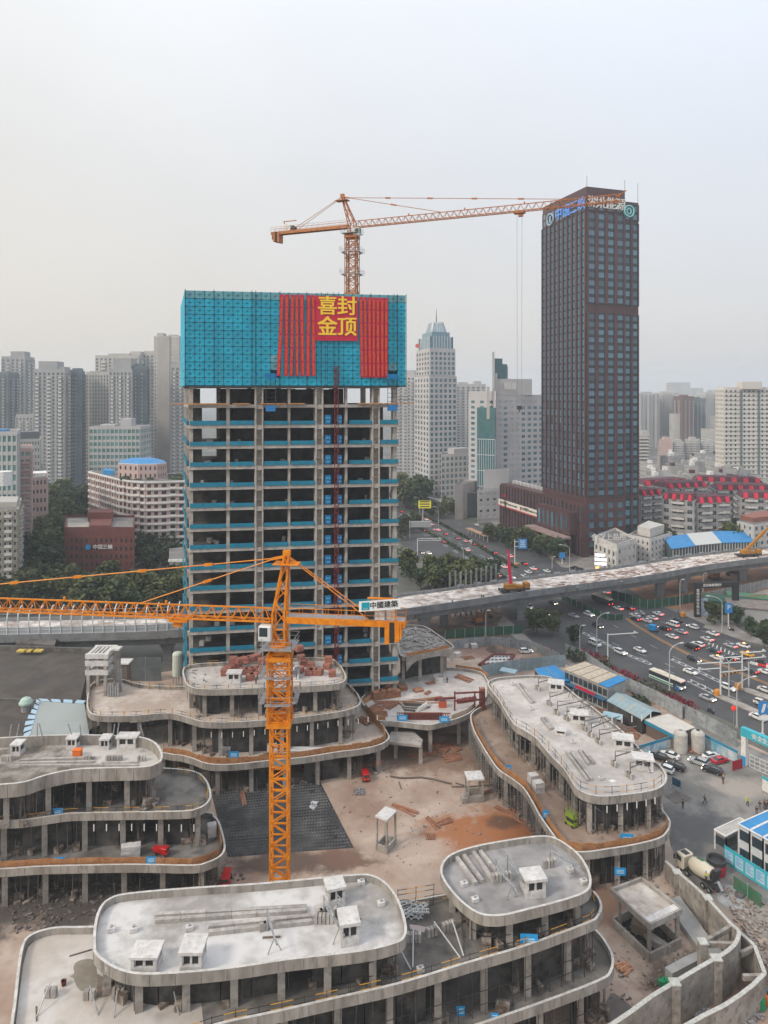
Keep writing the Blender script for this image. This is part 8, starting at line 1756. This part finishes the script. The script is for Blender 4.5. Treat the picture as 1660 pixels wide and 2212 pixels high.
for x, l_ in ((1165, 'left white plastic water tank in the site yard'), (1263, 'right white plastic water tank in the site yard')):
    p = G('5',x,640,.05); t = T('water_tank',l_,'water tank',p,'water tanks'); B().lathe(p,[(1.3,0),(1.3,1),(1.33,1.05),(1.3,1.1),(1.3,2.2),(1.33,2.25),(1.3,2.3),(1.3,3.5),(1.0,3.9),(.35,4.1)],20).put('tank',mat('tank_white',(.50,.48,.44),(.42,.39,.35),.9),t); B().lathe(p+UP*4.09,[(.35,0),(.35,.15)],12).put('lid',STEEL if x < 1200 else DARKST,t)
PB = mat('poster_mix', (.30, .42, .48), (.55, .60, .62), .9, c3=(.04, .28, .42), s3=.35)
def board(label, c, a, b_, z, h, m, trim=None, name='poster_board', cat='poster board', base=.05, txt=None, grp=None):
    p,q = G(c,*a,z),G(c,*b_,z); t = T(name,label,cat,p.xy.to_3d(),grp); d = (q-p); d.z = 0; L = d.length; d.normalize(); n = Vector((d.y,-d.x,0)); n = n if n.dot(p) < 0 else -n; k = max(1,int(L/2.4)); p.z = q.z = 0
    for i in range(k): u_,v_ = p.lerp(q,i/k),p.lerp(q,(i+.985)/k); B().hexa([w+n*e+UP*zz for zz in (z-h,z) for w,e in ((u_,.06),(v_,.06),(v_,0),(u_,0))]).put('panel',m,t)
    if trim: B().hexa([w+n*e+UP*zz for zz in (z-.5, z+.02) for w, e in ((p, .1), (q, .1), (q, .062), (p, .062))]).put('top_band', trim, t)
    for i in range(k+1): B().base(p.lerp(q, i/k)-n*.1, (.1, .1, z)).put('post', STEEL, t)
    return t, p, q, d, n
board('long poster wall behind the parked cars with a blue top','5',(925,612),(1125,553),2.4,2.2,PB,mat('fascia_blue',())); board('blue poster wall right of the water tanks','5',(1300,545),(1487,640),2.6,2.4,PB,mat('fascia_blue',()))
board('red notice board with white lettering by the gate','5',(1458,700),(1515,685),2.0,1.8,mat('notice_red',(.32,.015,.03)),None,'notice_board','notice board'); board('turquoise framed notice board at the right edge of the yard','5',(1628,780),(1700,820),3.2,2.6,WHITE,TEAL,'notice_board','notice board')
t,p,q,d,n = board('dark blue notice stand near the rounded roof end','5',(1118,788),(1165,812),1.8,1.3,mat('stand_blue',(.02,.09,.16)),None,'notice_stand','notice stand'); b = B()
for w in (p, q): b.bar(w+UP*.05, w+n*.9+UP*.05, .08); b.bar(w+n*.9+UP*.05, w+UP*1.0, .06)
b.put('stay', STEEL, t)
o = B().prism(PL('5',[(1073,898),(1150,868),(1232,910),(1142,943)],.05),.045,.09).put('steel_plate',mat('plate_brown',(.09,.075,.065),(.14,.12,.105),.6,rough=.6)); tag(o,'dark brown steel plate lying flat on the yard','steel plate')
# gate with cyan header
gp0,gp1 = G('5',1527,720,.05),G('5',1700,800,.05); d = (gp1-gp0).normalized(); n = Vector((d.y,-d.x,0)); n = n if n.dot(gp0) < 0 else -n; t = T('site_gate','site gate with a turquoise header and a barred leaf at the right edge','gate',gp0)
B().base(gp0+UP*.0,(.9,.9,5.6),math.atan2(d.y,d.x)).put('pillar',WHITE,t); B().base(gp0-d*.02+n*.46,(.92,.03,1.8),math.atan2(d.y,d.x)).put('pillar_base',SIGNB,t)
B().hexa([p+n*e+UP*z for z in (5.6,7.2) for p,e in ((gp0-d*.5,.5),(gp0+d*22,.5),(gp0+d*22,-.5),(gp0-d*.5,-.5))]).put('header',TEAL,t); rx = d if d.x > 0 else -d
text('安全生产 以人为本', 1.05, WHITE, t, gp0+d*6.0+n*.53+UP*6.4, rx, UP, 'header_lettering', .02, .02)
b = B()
for k in range(15): b.bar(gp0+d*(1+k*1.0)+UP*.1, gp0+d*(1+k*1.0)+UP*2.5, .1)
for z in (.15, .9, 1.7, 2.5): b.bar(gp0+d*1+UP*z, gp0+d*15+UP*z, .1)
b.put('barred_leaf', mat('gate_pale', (.55, .55, .52)), t)
# site offices, lower right
def office(label, pts, z, m, z0=.04, roofm=BLUE, dark=True):
    P = [G('y',x,y,z) for x,y in pts]; t = T('site_office',label,'site office',(sum(P,Vector())/4).xy.to_3d()); I = [p.lerp(sum(P,Vector())/4,.04) for p in P]; wl = B().prism(I,z0,z-.1).put('wall',m,t)
    B().prism(P, z-.099, z+.1).put('roof', roofm, t); e = []
    for a, c in zip(I, I[1:]+I[:1]):
        d = (c-a).normalized(); n = Vector((d.y,-d.x,0)); n = n if n.dot((a+c)/2-sum(I,Vector())/4) > 0 else -n; L = (c-a).length; k = max(1,int(L/2.6))
        if n.y > .3: continue
        for i in range(k):
            for zz, h in (((z-1.9, 1.35),) if z < 4 else ((z-2.1, 1.5), (z-4.9, 1.5))):
                p = a.lerp(c,(i+.5)/k); B().hexa([p+d*s*L/k*.42+n*e_+UP*(q-p.z) for q in (zz,zz+h) for s,e_ in ((-1,.05),(1,.05),(1,.003),(-1,.003))]).put('window',GLASS,wl)
        for s in (0, 1): v = a.lerp(c, s); B().base((v.x, v.y, z0), (.22, .22, z-.1-z0)).put('corner_post', WHITE, t)
    for a, c in zip(P, P[1:]+P[:1]): B().bar(a+UP*.12, c+UP*.12, .16, .2).put('roof_trim', WHITE, t)
    return t
OFW = mat('office_white', (.55, .56, .57), (.48, .49, .5), .7)
office('grey flat roofed site container with a glass rail at the lower right',[(905,1655),(1270,1490),(1400,1575),(1068,1748)],2.9,mat('container_grey',(.2,.205,.21)),roofm=mat('container_roof',(.40,.38,.35),(.48,.46,.43),.6))
office('blue roofed two storey site office at the right edge, upper bay',[(1240,1575),(1700,1370),(1840,1450),(1400,1662)],6,OFW); office('blue roofed two storey site office, lower bay',[(1412,1668),(1850,1458),(1990,1550),(1590,1765)],5.95,OFW)
office('blue roofed two storey site office cut by the right edge, lowest bay', [(1600, 1770), (2000, 1560), (2150, 1660), (1790, 1880)], 5.9, OFW)
t, p, q, d, n = board('long turquoise information board in front of the site offices', 'f', (1195, -55), (1760, 300), 2.9, 2.6, TEAL)
for k in range(5):
    a,c = p.lerp(q,(k+.12)/5),p.lerp(q,(k+.88)/5); B().hexa([w+n*e+UP*z for z in (.7,2.4) for w,e in ((a,.09),(c,.09),(c,.062),(a,.062))]).put('white_sheet',mat('sheet_pale_blue',(.45,.58,.64),(.38,.52,.6),.8),t); b = B()
    for j in range(5): z = 2.2-.27*j; b.hexa([w+n*e+UP*zz for zz in (z-.06,z+.06) for w,e in ((a.lerp(c,.1),.1),(a.lerp(c,.55 if j % 2 else .9),.1),(a.lerp(c,.55 if j % 2 else .9),.092),(a.lerp(c,.1),.092))])
    b.put('printed_lines', SIGNB, t)
# mixer truck
p0,p1 = G('f',790,215,.05),G('f',1075,440,.05); d = (p0-p1).normalized(); rz = math.atan2(d.y,d.x); MX = T('mixer_truck','cream cement mixer truck with a green flash on its drum','mixer truck'); CB_ = mat('truck_cream',(.55,.50,.40),rough=.4); L = 9
shape([(2.2,1.15,.9,2.9),(2.4,1.2,.6,3.05),(3.9,1.2,.55,3.0),(4.15,1.15,.6,2.2),(4.2,1.1,.65,1.6)]).put('cab',CB_,MX,bevel=.05); B().box((4.13,0,2.25),(.12,2.0,.9)).put('windscreen',GLASS,MX); B().base((3.0,0,3.0),(1.2,1.0,.15)).put('roof_hatch',DARKST,MX)
for s in (-1,1): B().box((3.3,s*1.2,2.25),(1.1,.06,.8)).put('side_window',GLASS,MX); B().box((4.1,s*1.45,2.1),(.15,.3,.8)).put('mirror',DARKST,MX)
B().box((-.4,0,.9),(8.0,1.0,.35)).put('chassis',DARKST,MX); dr = B(); ax = Vector((1,0,-.16)).normalized(); o0 = Vector((-3.4,0,2.9)); n_ = 18; prof = [(0,.75),(.9,1.15),(2.2,1.42),(3.6,1.42),(4.6,1.15),(5.1,.8)]; sd_ = Vector((0,1,0)); up_ = ax.cross(sd_)
V = [o0+ax*x+(sd_*math.cos(2*math.pi*i/n_)+up_*math.sin(2*math.pi*i/n_))*r_ for x,r_ in prof for i in range(n_)]; dr.add(V,[(j*n_+i,j*n_+(i+1) % n_,(j+1)*n_+(i+1) % n_,(j+1)*n_+i) for j in range(5) for i in range(n_)]+[tuple(range(n_))[::-1],tuple(range(5*n_,6*n_))]); D_ = dr.put('drum',CB_,MX,smooth=True)
b = B()
for j in range(1, 4):
    for i in range(5, 8) if j != 2 else range(4, 8):
        q = [V[j*n_+i],V[j*n_+i+1],V[(j+1)*n_+i+1],V[(j+1)*n_+i]]; c_ = o0+ax*prof[j][0]; b.hexa([v+(v-c_).normalized()*.015 for v in q]+[v+(v-c_).normalized()*.03 for v in q])
b.put('green_flash', mat('drum_green', (.05, .13, .07)), D_); B().cyl(o0-ax*.05, o0+ax*.25, .95, 16).put('drum_band', DARKST, MX)
b = B().hexa([Vector((x,y,z)) for z,k in ((3.4,1.3),(4.2,1.8)) for x,y in ((-4.2*1,-.4*k),(-3.5,-.4*k),(-3.5,.4*k),(-4.2,.4*k))]); b.put('hopper',DARKST,MX); B().bar((-4.0,0,2.3),(-4.9,0,1.3),.5,.2).put('chute',STEEL,MX)
for s in (-1,1): B().bar((-3.6,s*.9,1.0),(-3.6,s*.6,3.2),.15).put('rear_strut',DARKST,MX); B().box((-4.3,s*.9,1.0),(.1,.4,.2)).put('tail_light',LAMPOFF,MX)
wheels(MX, (3.2, 1.6, -1.8, -3.1), 1.05, .5); mid = p0.lerp(p1, .47); MX.location = mid; MX.rotation_euler.z = rz; MX.scale = (.84,)*3
p = G('f',1110,240,.05); t = T('mortar_skip','round red and black mortar skip beside the mixer truck','skip',p); B().lathe(p,[(1.2,0),(1.35,.9),(1.35,1.6),(1.15,1.6),(1.05,.5)],18).put('tub',mat('skip_red',(.42,.02,.03)),t); B().lathe(p+UP*1.605,[(1.4,0),(1.4,.55),(1.15,.55),(1.1,.05)],18).put('rim',DARKST,t)
p = G('f',1355,485,.08); b = B(); n_ = 16; V = [p+Vector((math.cos(2*math.pi*i/n_)*r_,math.sin(2*math.pi*i/n_)*r_,z)) for r_,z in ((.35,0),(.62,0),(.68,.15),(.62,.3),(.35,.3)) for i in range(n_)]; b.add(V,[(j % 5*n_+i,j % 5*n_+(i+1) % n_,(j+1) % 5*n_+(i+1) % n_,(j+1) % 5*n_+i) for j in range(5) for i in range(n_)]); tag(b.put('tyre',mat('tyre_grey',(.1,.1,.1))),'worn tyre lying on the wet ground behind the mixer truck','tyre')
sheet('cement_spill',smooth(PL('f',[(1140,400),(1250,370),(1330,420),(1400,520),(1440,640),(1330,620),(1200,590),(1120,520)],.05)),.052,mat('cement_grey',(.25,.25,.25),(.36,.36,.36),.4,rough=.6))
# small plant
def tipper(c, x, y, z, rz, label, m=REDP):
    p = G(c,x,y,z); t = T('site_dumper',label,'site dumper'); B().base((1.1,0,.5),(1.4,1.5,1.5)).put('cab',m,t,bevel=.08); B().box((1.82,0,1.55),(.05,1.2,.6)).put('windscreen',GLASS,t); B().hexa([Vector((x_,y_,z_)) for z_,k in ((.75,.8),(1.6,1)) for x_,y_ in ((-1.9*k,-.75*k),(.3,-.75*k),(.3,.75*k),(-1.9*k,.75*k))]).put('tipping_body',m,t); B().box((0,0,.55),(3.2,.8,.3)).put('chassis',DARKST,t)
    for s in (-1, 1): B().box((1.82, s*.5, .85), (.06, .3, .2)).put('headlight', YB, t)
    wheels(t, (1.1, -1.2), .75, .4); t.location = p; t.rotation_euler.z = rz; t.scale = (.62 if c == '3' else .8,)*3
tipper('4',268,1105,.02,-1.4,'bright red site dumper at the edge of the courtyard'); tipper('3',712,962,5.25,-.25,'red site dumper on the lower left terrace'); tipper('3',1360,598,.02,-.4,'red site dumper in the shade under the middle block'); tipper('1',940,240,.02,-1.5,'red machine half hidden behind the front roof'); 
p = G('4',345,1035,.02); t = T('mortar_cart','orange mortar cart beside the red courtyard dumper','cart',p); B().hexa([p+Vector((sx*a,sy*a*.7,z)) for z,a in ((.4,.5),(1.2,.9)) for sx,sy in ((-1,-1),(1,-1),(1,1),(-1,1))]).put('tub',mat('box_orange',()),t)
for s in (-1, 1): B().cyl(p+Vector((-.1, s*.5, .3)), p+Vector((.1, s*.5, .3)), .3, 10).put('wheel', TYRE, t)
p = G('5',545,1062,5.72); t = T('scissor_lift','lime green scissor lift parked under the long pale roof','scissor lift',p); LM = mat('lime_paint',(.24,.34,.03),rough=.45); rz = .9
B().base(p+UP*.3, (2.6, 1.3, .6), -1.0).put('chassis', LM, t); b = B(); ex, ey = xy(-1.0)
for s in (-1, 1):
    for k in range(3): b.bar(p+ex*-1+ey*s*.5+UP*(.9+.3*k),p+ex*1+ey*s*.5+UP*(1.2+.3*k),.1); b.bar(p+ex*1+ey*s*.5+UP*(.9+.3*k),p+ex*-1+ey*s*.5+UP*(1.2+.3*k),.1)
b.put('scissor_arms',DARKST,t); B().base(p+UP*1.85,(2.7,1.3,.15),-1.0).put('platform',LM,t); b = B(); rail(b,[p+ex*i*1.3+ey*j*.6+UP*2.0 for i,j in ((-1,-1),(1,-1),(1,1),(-1,1),(-1,-1))],1.1,.1); b.put('guard_rail',LM,t)
for i in (-1, 1):
    for j in (-1, 1): B().cyl(p+ex*i*.9+ey*j*.5+UP*.3, p+ex*i*.9+ey*j*.72+UP*.3, .3, 10).put('wheel', TYRE, t)
t.scale = (.72, .72, .72)
for c,x,y,z,s,l_ in (('5',330,835,5.72,(1.6,1.3,1.9),'tall white wrapped block pallet on the brown gallery'),('5',360,872,5.72,(1.7,1.3,1.7),'white wrapped block pallets next to the tall one'),('3',560,965,5.22,(1.5,1.2,1.5),'pale block pallet on the lower left terrace, left one'),('3',600,963,5.22,(1.4,1.2,1.6),'pale block pallet on the lower left terrace, right one'),('3',938,875,5.22,(1.3,1.1,1.7),'white crate standing at the rounded end of the lower left terrace'),('3',998,505,5.22,(1.8,1.4,1.2),'white crate behind the net on the middle block'),('3',1205,505,5.22,(1.8,1.4,1.4),'white crates beside the orange crane mast base view')):
    bundle(c, x, y, z, s, .3, l_, VENTW, 0, 'wrapped pallets', 'block_pallet', 'pallet', 4)
planks('3', 1380, 500, 5.25, 8, 9, .08, 'long white plastic pipes on the middle terrace', mat('pipe_white', (.6, .6, .6)), .3)
# round work area
p = G('4',1160,318,.05); t = T('pit_slab','pale slab pierced with rows of dark square holes in the round work area','slab',p); A_ = PL('4',[(1025,352),(1115,285),(1255,285),(1215,345)],.06); B().prism(A_,.03,.2).put('slab',VENTW,t)
for i in range(6):
    for j in range(3): q = A_[0].lerp(A_[3],(i+.6)/6.3).lerp(A_[1].lerp(A_[2],(i+.6)/6.3),(j+.5)/3); B().base((q.x,q.y,.2),(.7,.9,.03),.1).put('dark_hole',DARKST,t)
for a, c in zip(A_, A_[1:]+A_[:1]): B().bar(a+UP*.2, c+UP*.2, .7, .45).put('brown_border', MAR, t)
for k,(x,y,l_) in enumerate(((930,228,'white block heap behind the round work area, left'),(990,232,'white block heap behind the round work area, middle'),(1075,212,'white box in the round work area, right'),(880,290,'grey crate pile at the left of the round work area'))): bundle('4',x,y,.03,(1.9,1.4,1.1),.2*k,l_,VENTW,0,'block heaps','block_heap','block heap',3)
p = G('4',1140,250,.03); b = B(); b.lathe(p,[(2.9,0),(2.2,.7),(1.2,1.4),(.2,1.7)],14); tag(b.put('soil_heap',SOIL),'brown soil heap in the round work area','soil heap')
p = G('4',1470,272,.03); t = T('red_container','small red box in the round work area','box',p); B().base(p,(1.9,1.4,1.3),.2).put('box',REDP,t); B().base(p+UP*1.29,(2,1.5,.1),.2).put('lid',REDP,t)
# mobile cranes on the flyover
def mobile_crane(p, rz, label, bm, L, el, az, thin, mbody=mat('crane_truck_orange', (.42, .19, .02), (.35, .15, .02), 1)):
    t = T('mobile_crane', label, 'mobile crane', p); ex, ey = xy(rz); B().box(p+UP*.95, (10, 2.2, .6), rz).put('chassis', DARKST, t)
    for k in (-3.6, -2.3, 1.6, 2.9):
        for s in (-1, 1): B().cyl(p+ex*k+ey*s*.8+UP*.5, p+ex*k+ey*s*1.15+UP*.5, .5, 10).put('wheel', TYRE, t)
    B().base(p+ex*4.2+UP*1.2,(1.8,2.2,1.6),rz).put('cab',mbody,t,bevel=.1); B().box(p+ex*5.12+UP*2.2,(.05,1.9,.7),rz).put('windscreen',GLASS,t); B().base(p-ex*1.5+UP*1.25,(3.4,2.2,1.5),rz).put('upper_works',mbody,t,bevel=.1); B().base(p+ex*1.5+UP*1.25,(2.2,1.8,.9),rz).put('engine_cover',mbody,t)
    d = Vector((math.cos(el)*math.cos(az), math.cos(el)*math.sin(az), math.sin(el))); o = p-ex*1.2+UP*2.5
    B().bar(o, o+d*L*.62, .95).put('boom', bm, t); B().bar(o+d*L*.55, o+d*L, .62).put('boom_tip_section', bm, t)
    if thin: B().bar(o+d*L,o+d*(L+thin),.3).put('inner_boom',DARKST,t); e = o+d*(L+thin); B().box(e,(.6,.5,.9)).put('boom_head',REDP,t); B().cyl(e,e-UP*6,.05,5).put('hoist_rope',DARKST,t)
    for k in (-4.2, 2.2):
        for s in (-1,1): B().bar(p+ex*k+ey*s*1.1+UP*.9,p+ex*k+ey*s*2.6+UP*.9,.25).put('outrigger',DARKST,t); B().cyl(p+ex*k+ey*s*2.5+UP*.02,p+ex*k+ey*s*2.5+UP*.9,.14,6).put('outrigger_leg',DARKST,t)
mobile_crane(G('h',935,862,9)+UP*.02,.25,'mobile crane with an upright crimson boom on the flyover',mat('boom_crimson',(.60,.02,.07),rough=.4),11,1.50,2.6,17)
mobile_crane(dp(1618,1206,268).xy.to_3d()+UP*9.02,.2,'orange mobile crane with a raised boom on the right end of the flyover',mat('crane_truck_orange',()),17,.75,.1,0)
def digger(c, x, y, z, rz, label, s=1.0):
    p = G(c, x, y, z); t = T('excavator', label, 'excavator', p); m = mat('machine_orange', (.34, .12, .03), (.26, .09, .03), .8); ex, ey = xy(rz)
    for q in (-1, 1): B().base(p+ey*q*1.1*s, (3.6*s, .6*s, .8*s), rz).put('track', DARKST, t, bevel=.12)
    B().base(p+UP*.8*s-ex*.3*s,(2.8*s,2.4*s,1.2*s),rz).put('house',m,t,bevel=.12); B().base(p+UP*1.2*s+ex*.9*s+ey*.7*s,(1.2*s,1.0*s,1.7*s),rz).put('cab',m,t,bevel=.08); a = p+ex*1.4*s+UP*1.6*s; k = p+ex*3.6*s+UP*3.6*s; e = p+ex*5.4*s+UP*1.6*s; B().bar(a,k,.5*s).put('boom',m,t); B().bar(k,e,.4*s).put('arm',m,t); B().hexa([e+ex*u_*s+ey*v_*s+UP*w_*s for w_ in (-.9,.1) for u_,v_ in ((-.5,-.5),(.4,-.5),(.4,.5),(-.5,.5))]).put('bucket',DARKST,t)
digger('h',670,1095,.05,.6,'orange excavator in the shade below the flyover'); digger('r',1330,1340,.1,.3,'orange excavator on the earthworks beyond the panel wall',1.2); digger('r',1460,1300,.1,.4,'orange excavator farther right on the earthworks',1.2)
p = G('6',945,580,.05); t = T('cargo_tricycle','blue box tricycle standing on the yellow line','tricycle',p); B().base(p+UP*.4,(1.9,1.4,1.6),-.9).put('cargo_box',SIGNB,t,bevel=.05); B().base(p+Vector((.9,-1.2,.3)),(.6,1.0,.5),-.9).put('front_frame',DARKST,t)
for dx, dy in ((-.7, .4), (.6, .5), (.95, -1.4)): B().cyl(p+Vector((dx-.06, dy, .3)), p+Vector((dx+.06, dy, .3)), .3, 10).put('wheel', TYRE, t)
# ================================================================ PEOPLE
SKIN = mat('skin', (.42, .25, .18))
def skinned(name, V, E, R_, m, par):
    me = bpy.data.meshes.new(name); me.from_pydata(V,E,[]); o = bpy.data.objects.new(name,me); md = o.modifiers.new('s','SKIN'); sv = me.skin_vertices[0].data
    for i, r_ in enumerate(R_): sv[i].radius = (r_, r_); sv[i].use_root = i == 0
    s = o.modifiers.new('d', 'SUBSURF'); s.levels = 1
    me2 = evald(o); bpy.data.objects.remove(o); bpy.data.meshes.remove(me); me2.materials.clear(); me2.materials.append(m); me2.polygons.foreach_set('use_smooth',[True]*len(me2.polygons)); return link(name,me2,par)
CL_ = {n: mat('cloth_'+n,c) for n,c in {'black': (.02,.02,.022),'navy': (.02,.03,.06),'grey': (.12,.12,.13),'lime': (.45,.6,.02),'maroon': (.10,.02,.03),'blue': (.03,.15,.35)}.items()}
def person(p, rz, label, jac, tr, helm=None, stride=.15, arm=(.25, .3), sit=False, hi=0):
    t = T('person', label, 'person'); s = stride
    ft = ((.0+s, .11), (-s, -.11)); hp = .9
    if sit: J = {'kn': [(.42, .16, .82), (.42, -.16, .82)], 'an': [(.36, .16, .42), (.36, -.16, .42)], 'to': [(.52, .16, .36), (.52, -.16, .36)]}
    else: J = {'kn': [(s*.55+.05,.11,.5),(-s*.4+.05,-.11,.5)],'an': [(s,.11,.09),(-s,-.11,.09 if s < .2 else .14)],'to': [(s+.16,.12,.04),(-s+.16,-.12,.04)]}
    sh = 1.42; el = [(-arm[0]*.2, .26, 1.13), (arm[0]*.5, -.26, 1.13)]; ha = [(arm[0]*.6, .24, .9+hi), (arm[1], -.22, .9+hi)]
    if hi: el = [(.15, .28, 1.2), (.15, -.28, 1.2)]
    V = [(0,0,hp),(0,0,1.15),(0,0,sh),(.01,0,1.5),(.02,0,1.6),(.03,0,1.72)]; E = [(0,1),(1,2),(2,3),(3,4),(4,5)]; R_ = [.13,.13,.13,.055,.085,.075]
    for k, sg in ((0, 1), (1, -1)):
        b0 = len(V); V += [(0,sg*.19,sh-.02),el[k],ha[k],(ha[k][0]+.06,ha[k][1],ha[k][2]-.05)]; R_ += [.06,.045,.035,.03]; E += [(2,b0),(b0,b0+1),(b0+1,b0+2),(b0+2,b0+3)]
        b0 = len(V); V += [(0,sg*.1,hp-.05),J['kn'][k],J['an'][k],J['to'][k]]; R_ += [.09,.062,.045,.04]; E += [(0,b0),(b0,b0+1),(b0+1,b0+2),(b0+2,b0+3)]
    body = skinned('body', V, E, R_, SKIN, t)
    JV = [(0, 0, hp+.02), (0, 0, 1.15), (0, 0, sh)]; JE = [(0, 1), (1, 2)]; JR = [.16, .155, .15]
    TV = [(0, 0, hp)]; TE = []; TR = [.155]
    for k, sg in ((0, 1), (1, -1)):
        b0 = len(JV); JV += [(0, sg*.19, sh-.02), el[k], ha[k]]; JE += [(2, b0), (b0, b0+1), (b0+1, b0+2)]; JR += [.08, .062, .05]
        b0 = len(TV); TV += [(0, sg*.1, hp-.05), J['kn'][k], J['an'][k]]; TE += [(0, b0), (b0, b0+1), (b0+1, b0+2)]; TR += [.11, .08, .065]
    skinned('jacket', JV, JE, JR, CL_[jac], t); skinned('trousers', TV, TE, TR, CL_[tr], t)
    for k in (0, 1): a = Vector(J['an'][k]); B().box(a+Vector((.07, 0, -.04)), (.27, .1, .1)).put('shoe', CL_['black'], t, bevel=.02)
    hd = Vector((.025, 0, 1.69))
    if helm: B().lathe(hd+UP*.0, [(.125, 0), (.12, .06), (.085, .12), (.02, .145)], 12).put('helmet', helm, t)
    else: B().lathe(hd-UP*.02, [(.098, -.06), (.105, .03), (.08, .09), (.02, .115)], 10).put('hair', CL_['black'], t)
    for sg in (-1, 1): B().box(hd+Vector((.082, sg*.032, -.06)), (.012, .022, .012)).put('eye', CL_['black'], t)
    B().box(hd+Vector((.095, 0, -.085)), (.03, .022, .04)).put('nose', SKIN, t)
    t.location = p; t.rotation_euler.z = rz; t.scale = (.88,)*3; return t
HY_ = mat('helmet_yellow',(.7,.5,.02),rough=.4); HW = mat('helmet_white',(.6,.6,.6),rough=.4); HB = mat('helmet_blue',(.03,.2,.6),rough=.4)
zy = .05
for c,x,y,z,rz,lb,ja,tr,he,st,hi in (('y',1030,995,zy,-2.2,'person in dark clothes and a yellow helmet in the middle of the yard','navy','maroon',HY_,.12,0),('y',775,1272,zy,2.9,'person in black striding alone across the yard','black','black',None,.34,0),('y',462,1340,zy,-1.2,'person in black by the dark steel plate holding a pale bag','black','black',None,.06,0),('y',1372,1308,zy,-1.8,'worker in a lime vest and helmet walking on the yard','lime','navy',HY_,.2,0),('y',1545,1358,zy,-2.0,'person in a black jacket with arms spread near the offices','black','grey',None,.15,.2),('y',1500,1432,zy,-1.6,'person in dark clothes nearest the blue roofed office','maroon','grey',None,.06,0),
                                               ('y',1612,1345,zy,-1.6,'person at the left of the small group by the right edge','maroon','navy',None,.08,0),('y',1634,1362,zy,-1.9,'person in front of the small group by the right edge','navy','black',None,.1,0),('y',1655,1350,zy,-1.3,'person at the right of the small group, cut by the edge','black','black',None,.1,0),('f',1000,340,2.0,.5,'worker in a lime vest and blue helmet on the mixer truck rear step','lime','navy',HB,.05,.1),
                                               ('4',788,462,5.71,-.5,'left one of two dark workers on the link deck','black','black',HB,.1,0),('4',812,466,5.71,2.4,'right one of two dark workers on the link deck','black','navy',HY_,.1,0),('h',478,955,9.02,-1,'lone dark worker on the pale flyover deck','black','black',HY_,.1,0),('h',697,915,9.02,-1,'left one of two workers on the flyover deck','navy','black',HY_,.1,0),('h',712,914,9.02,2,'right one of two workers on the flyover deck','maroon','black',HW,.1,0),('k',828,262,16.32,-1.2,'worker crouched at the brick bundles in pale clothes','grey','maroon',HW,.1,0),('n',60,680,zy,-1.5,'person in red on the road corner beyond the queue','maroon','grey',None,.1,0)):
    person(G(c, x, y, z), rz, lb, ja, tr, he, st, (.25, .3), False, hi)
def scooter(c, x, y, rz, label, m, jac, helm):
    p = G(c, x, y, .055); t = T('scooter', label, 'scooter', p); ex, ey = xy(rz)
    for k in (-.6, .65): B().cyl(p+ex*k-ey*.06+UP*.26, p+ex*k+ey*.06+UP*.26, .26, 12).put('wheel', TYRE, t)
    b = B(); b.bar(p-ex*.75+UP*.55,p+ex*.1+UP*.55,.3,.35); b.bar(p-ex*.1+UP*.28,p+ex*.5+UP*.28,.32,.1); b.bar(p+ex*.5+UP*.25,p+ex*.42+UP*.98,.32,.14); b.put('body',m,t); B().bar(p-ex*.7+UP*.76,p+ex*.05+UP*.76,.28,.1).put('seat',CL_['black'],t); B().bar(p+ex*.4-ey*.32+UP*1.02,p+ex*.4+ey*.32+UP*1.02,.05).put('handlebar',DARKST,t); B().box(p+ex*.52+UP*.85,(.1,.14,.14),rz).put('headlight',LAMPW,t)
    q = person(p-ex*.25-UP*.08,rz,'rider in '+{'blue': 'blue','navy': 'dark','grey': 'grey'}[jac]+' clothes on the '+label,jac,'black',helm,0,(.5,.6),True,.15)
scooter('6',1098,948,-1.05,'blue scooter riding just beside the bus front',mat('scooter_blue',(.02,.2,.5)),'blue',HB); scooter('6',1305,1085,-1.0,'dark scooter on the cycle lane beside the road fence',CL_['navy'],'navy',HB); scooter('n',1005,990,2.2,'dark scooter on the far pavement behind the kerb lamp',CL_['black'],'grey',None)
p = G('6',1447,1165,.05); t = T('red_lantern','round red lantern by the fence below the straight arm lamp','lantern',p); B().cyl(p,p+UP*3.4,.06,6).put('post',STEEL,t); B().lathe(p+UP*3.3,[(.2,0),(.45,.25),(.5,.5),(.45,.75),(.2,1.0)],14).put('globe',mat('lantern_red',(.6,.03,.015),emit=(1,.05,.02,.3)),t)
# cross barriers on the gantry at the right edge
p = G('n', 1330, 1545, 6); t = T('barrier_arm', 'red and white striped barrier beam at the right edge of the road', 'barrier', p.xy.to_3d())
for k in range(8): B().bar(p+Vector((1.5*k,-.9*k,-.12*k)),p+Vector((1.5*k+1.45,-.9*k-.87,-.12*k-.12)),.5).put('stripe',REDP if k % 2 else WHITE,t)
B().base((p.x-.3, p.y, .05), (.25, .25, 6)).put('post', MT['mast_white'], t)

bpy.data.scenes.remove(TMP)
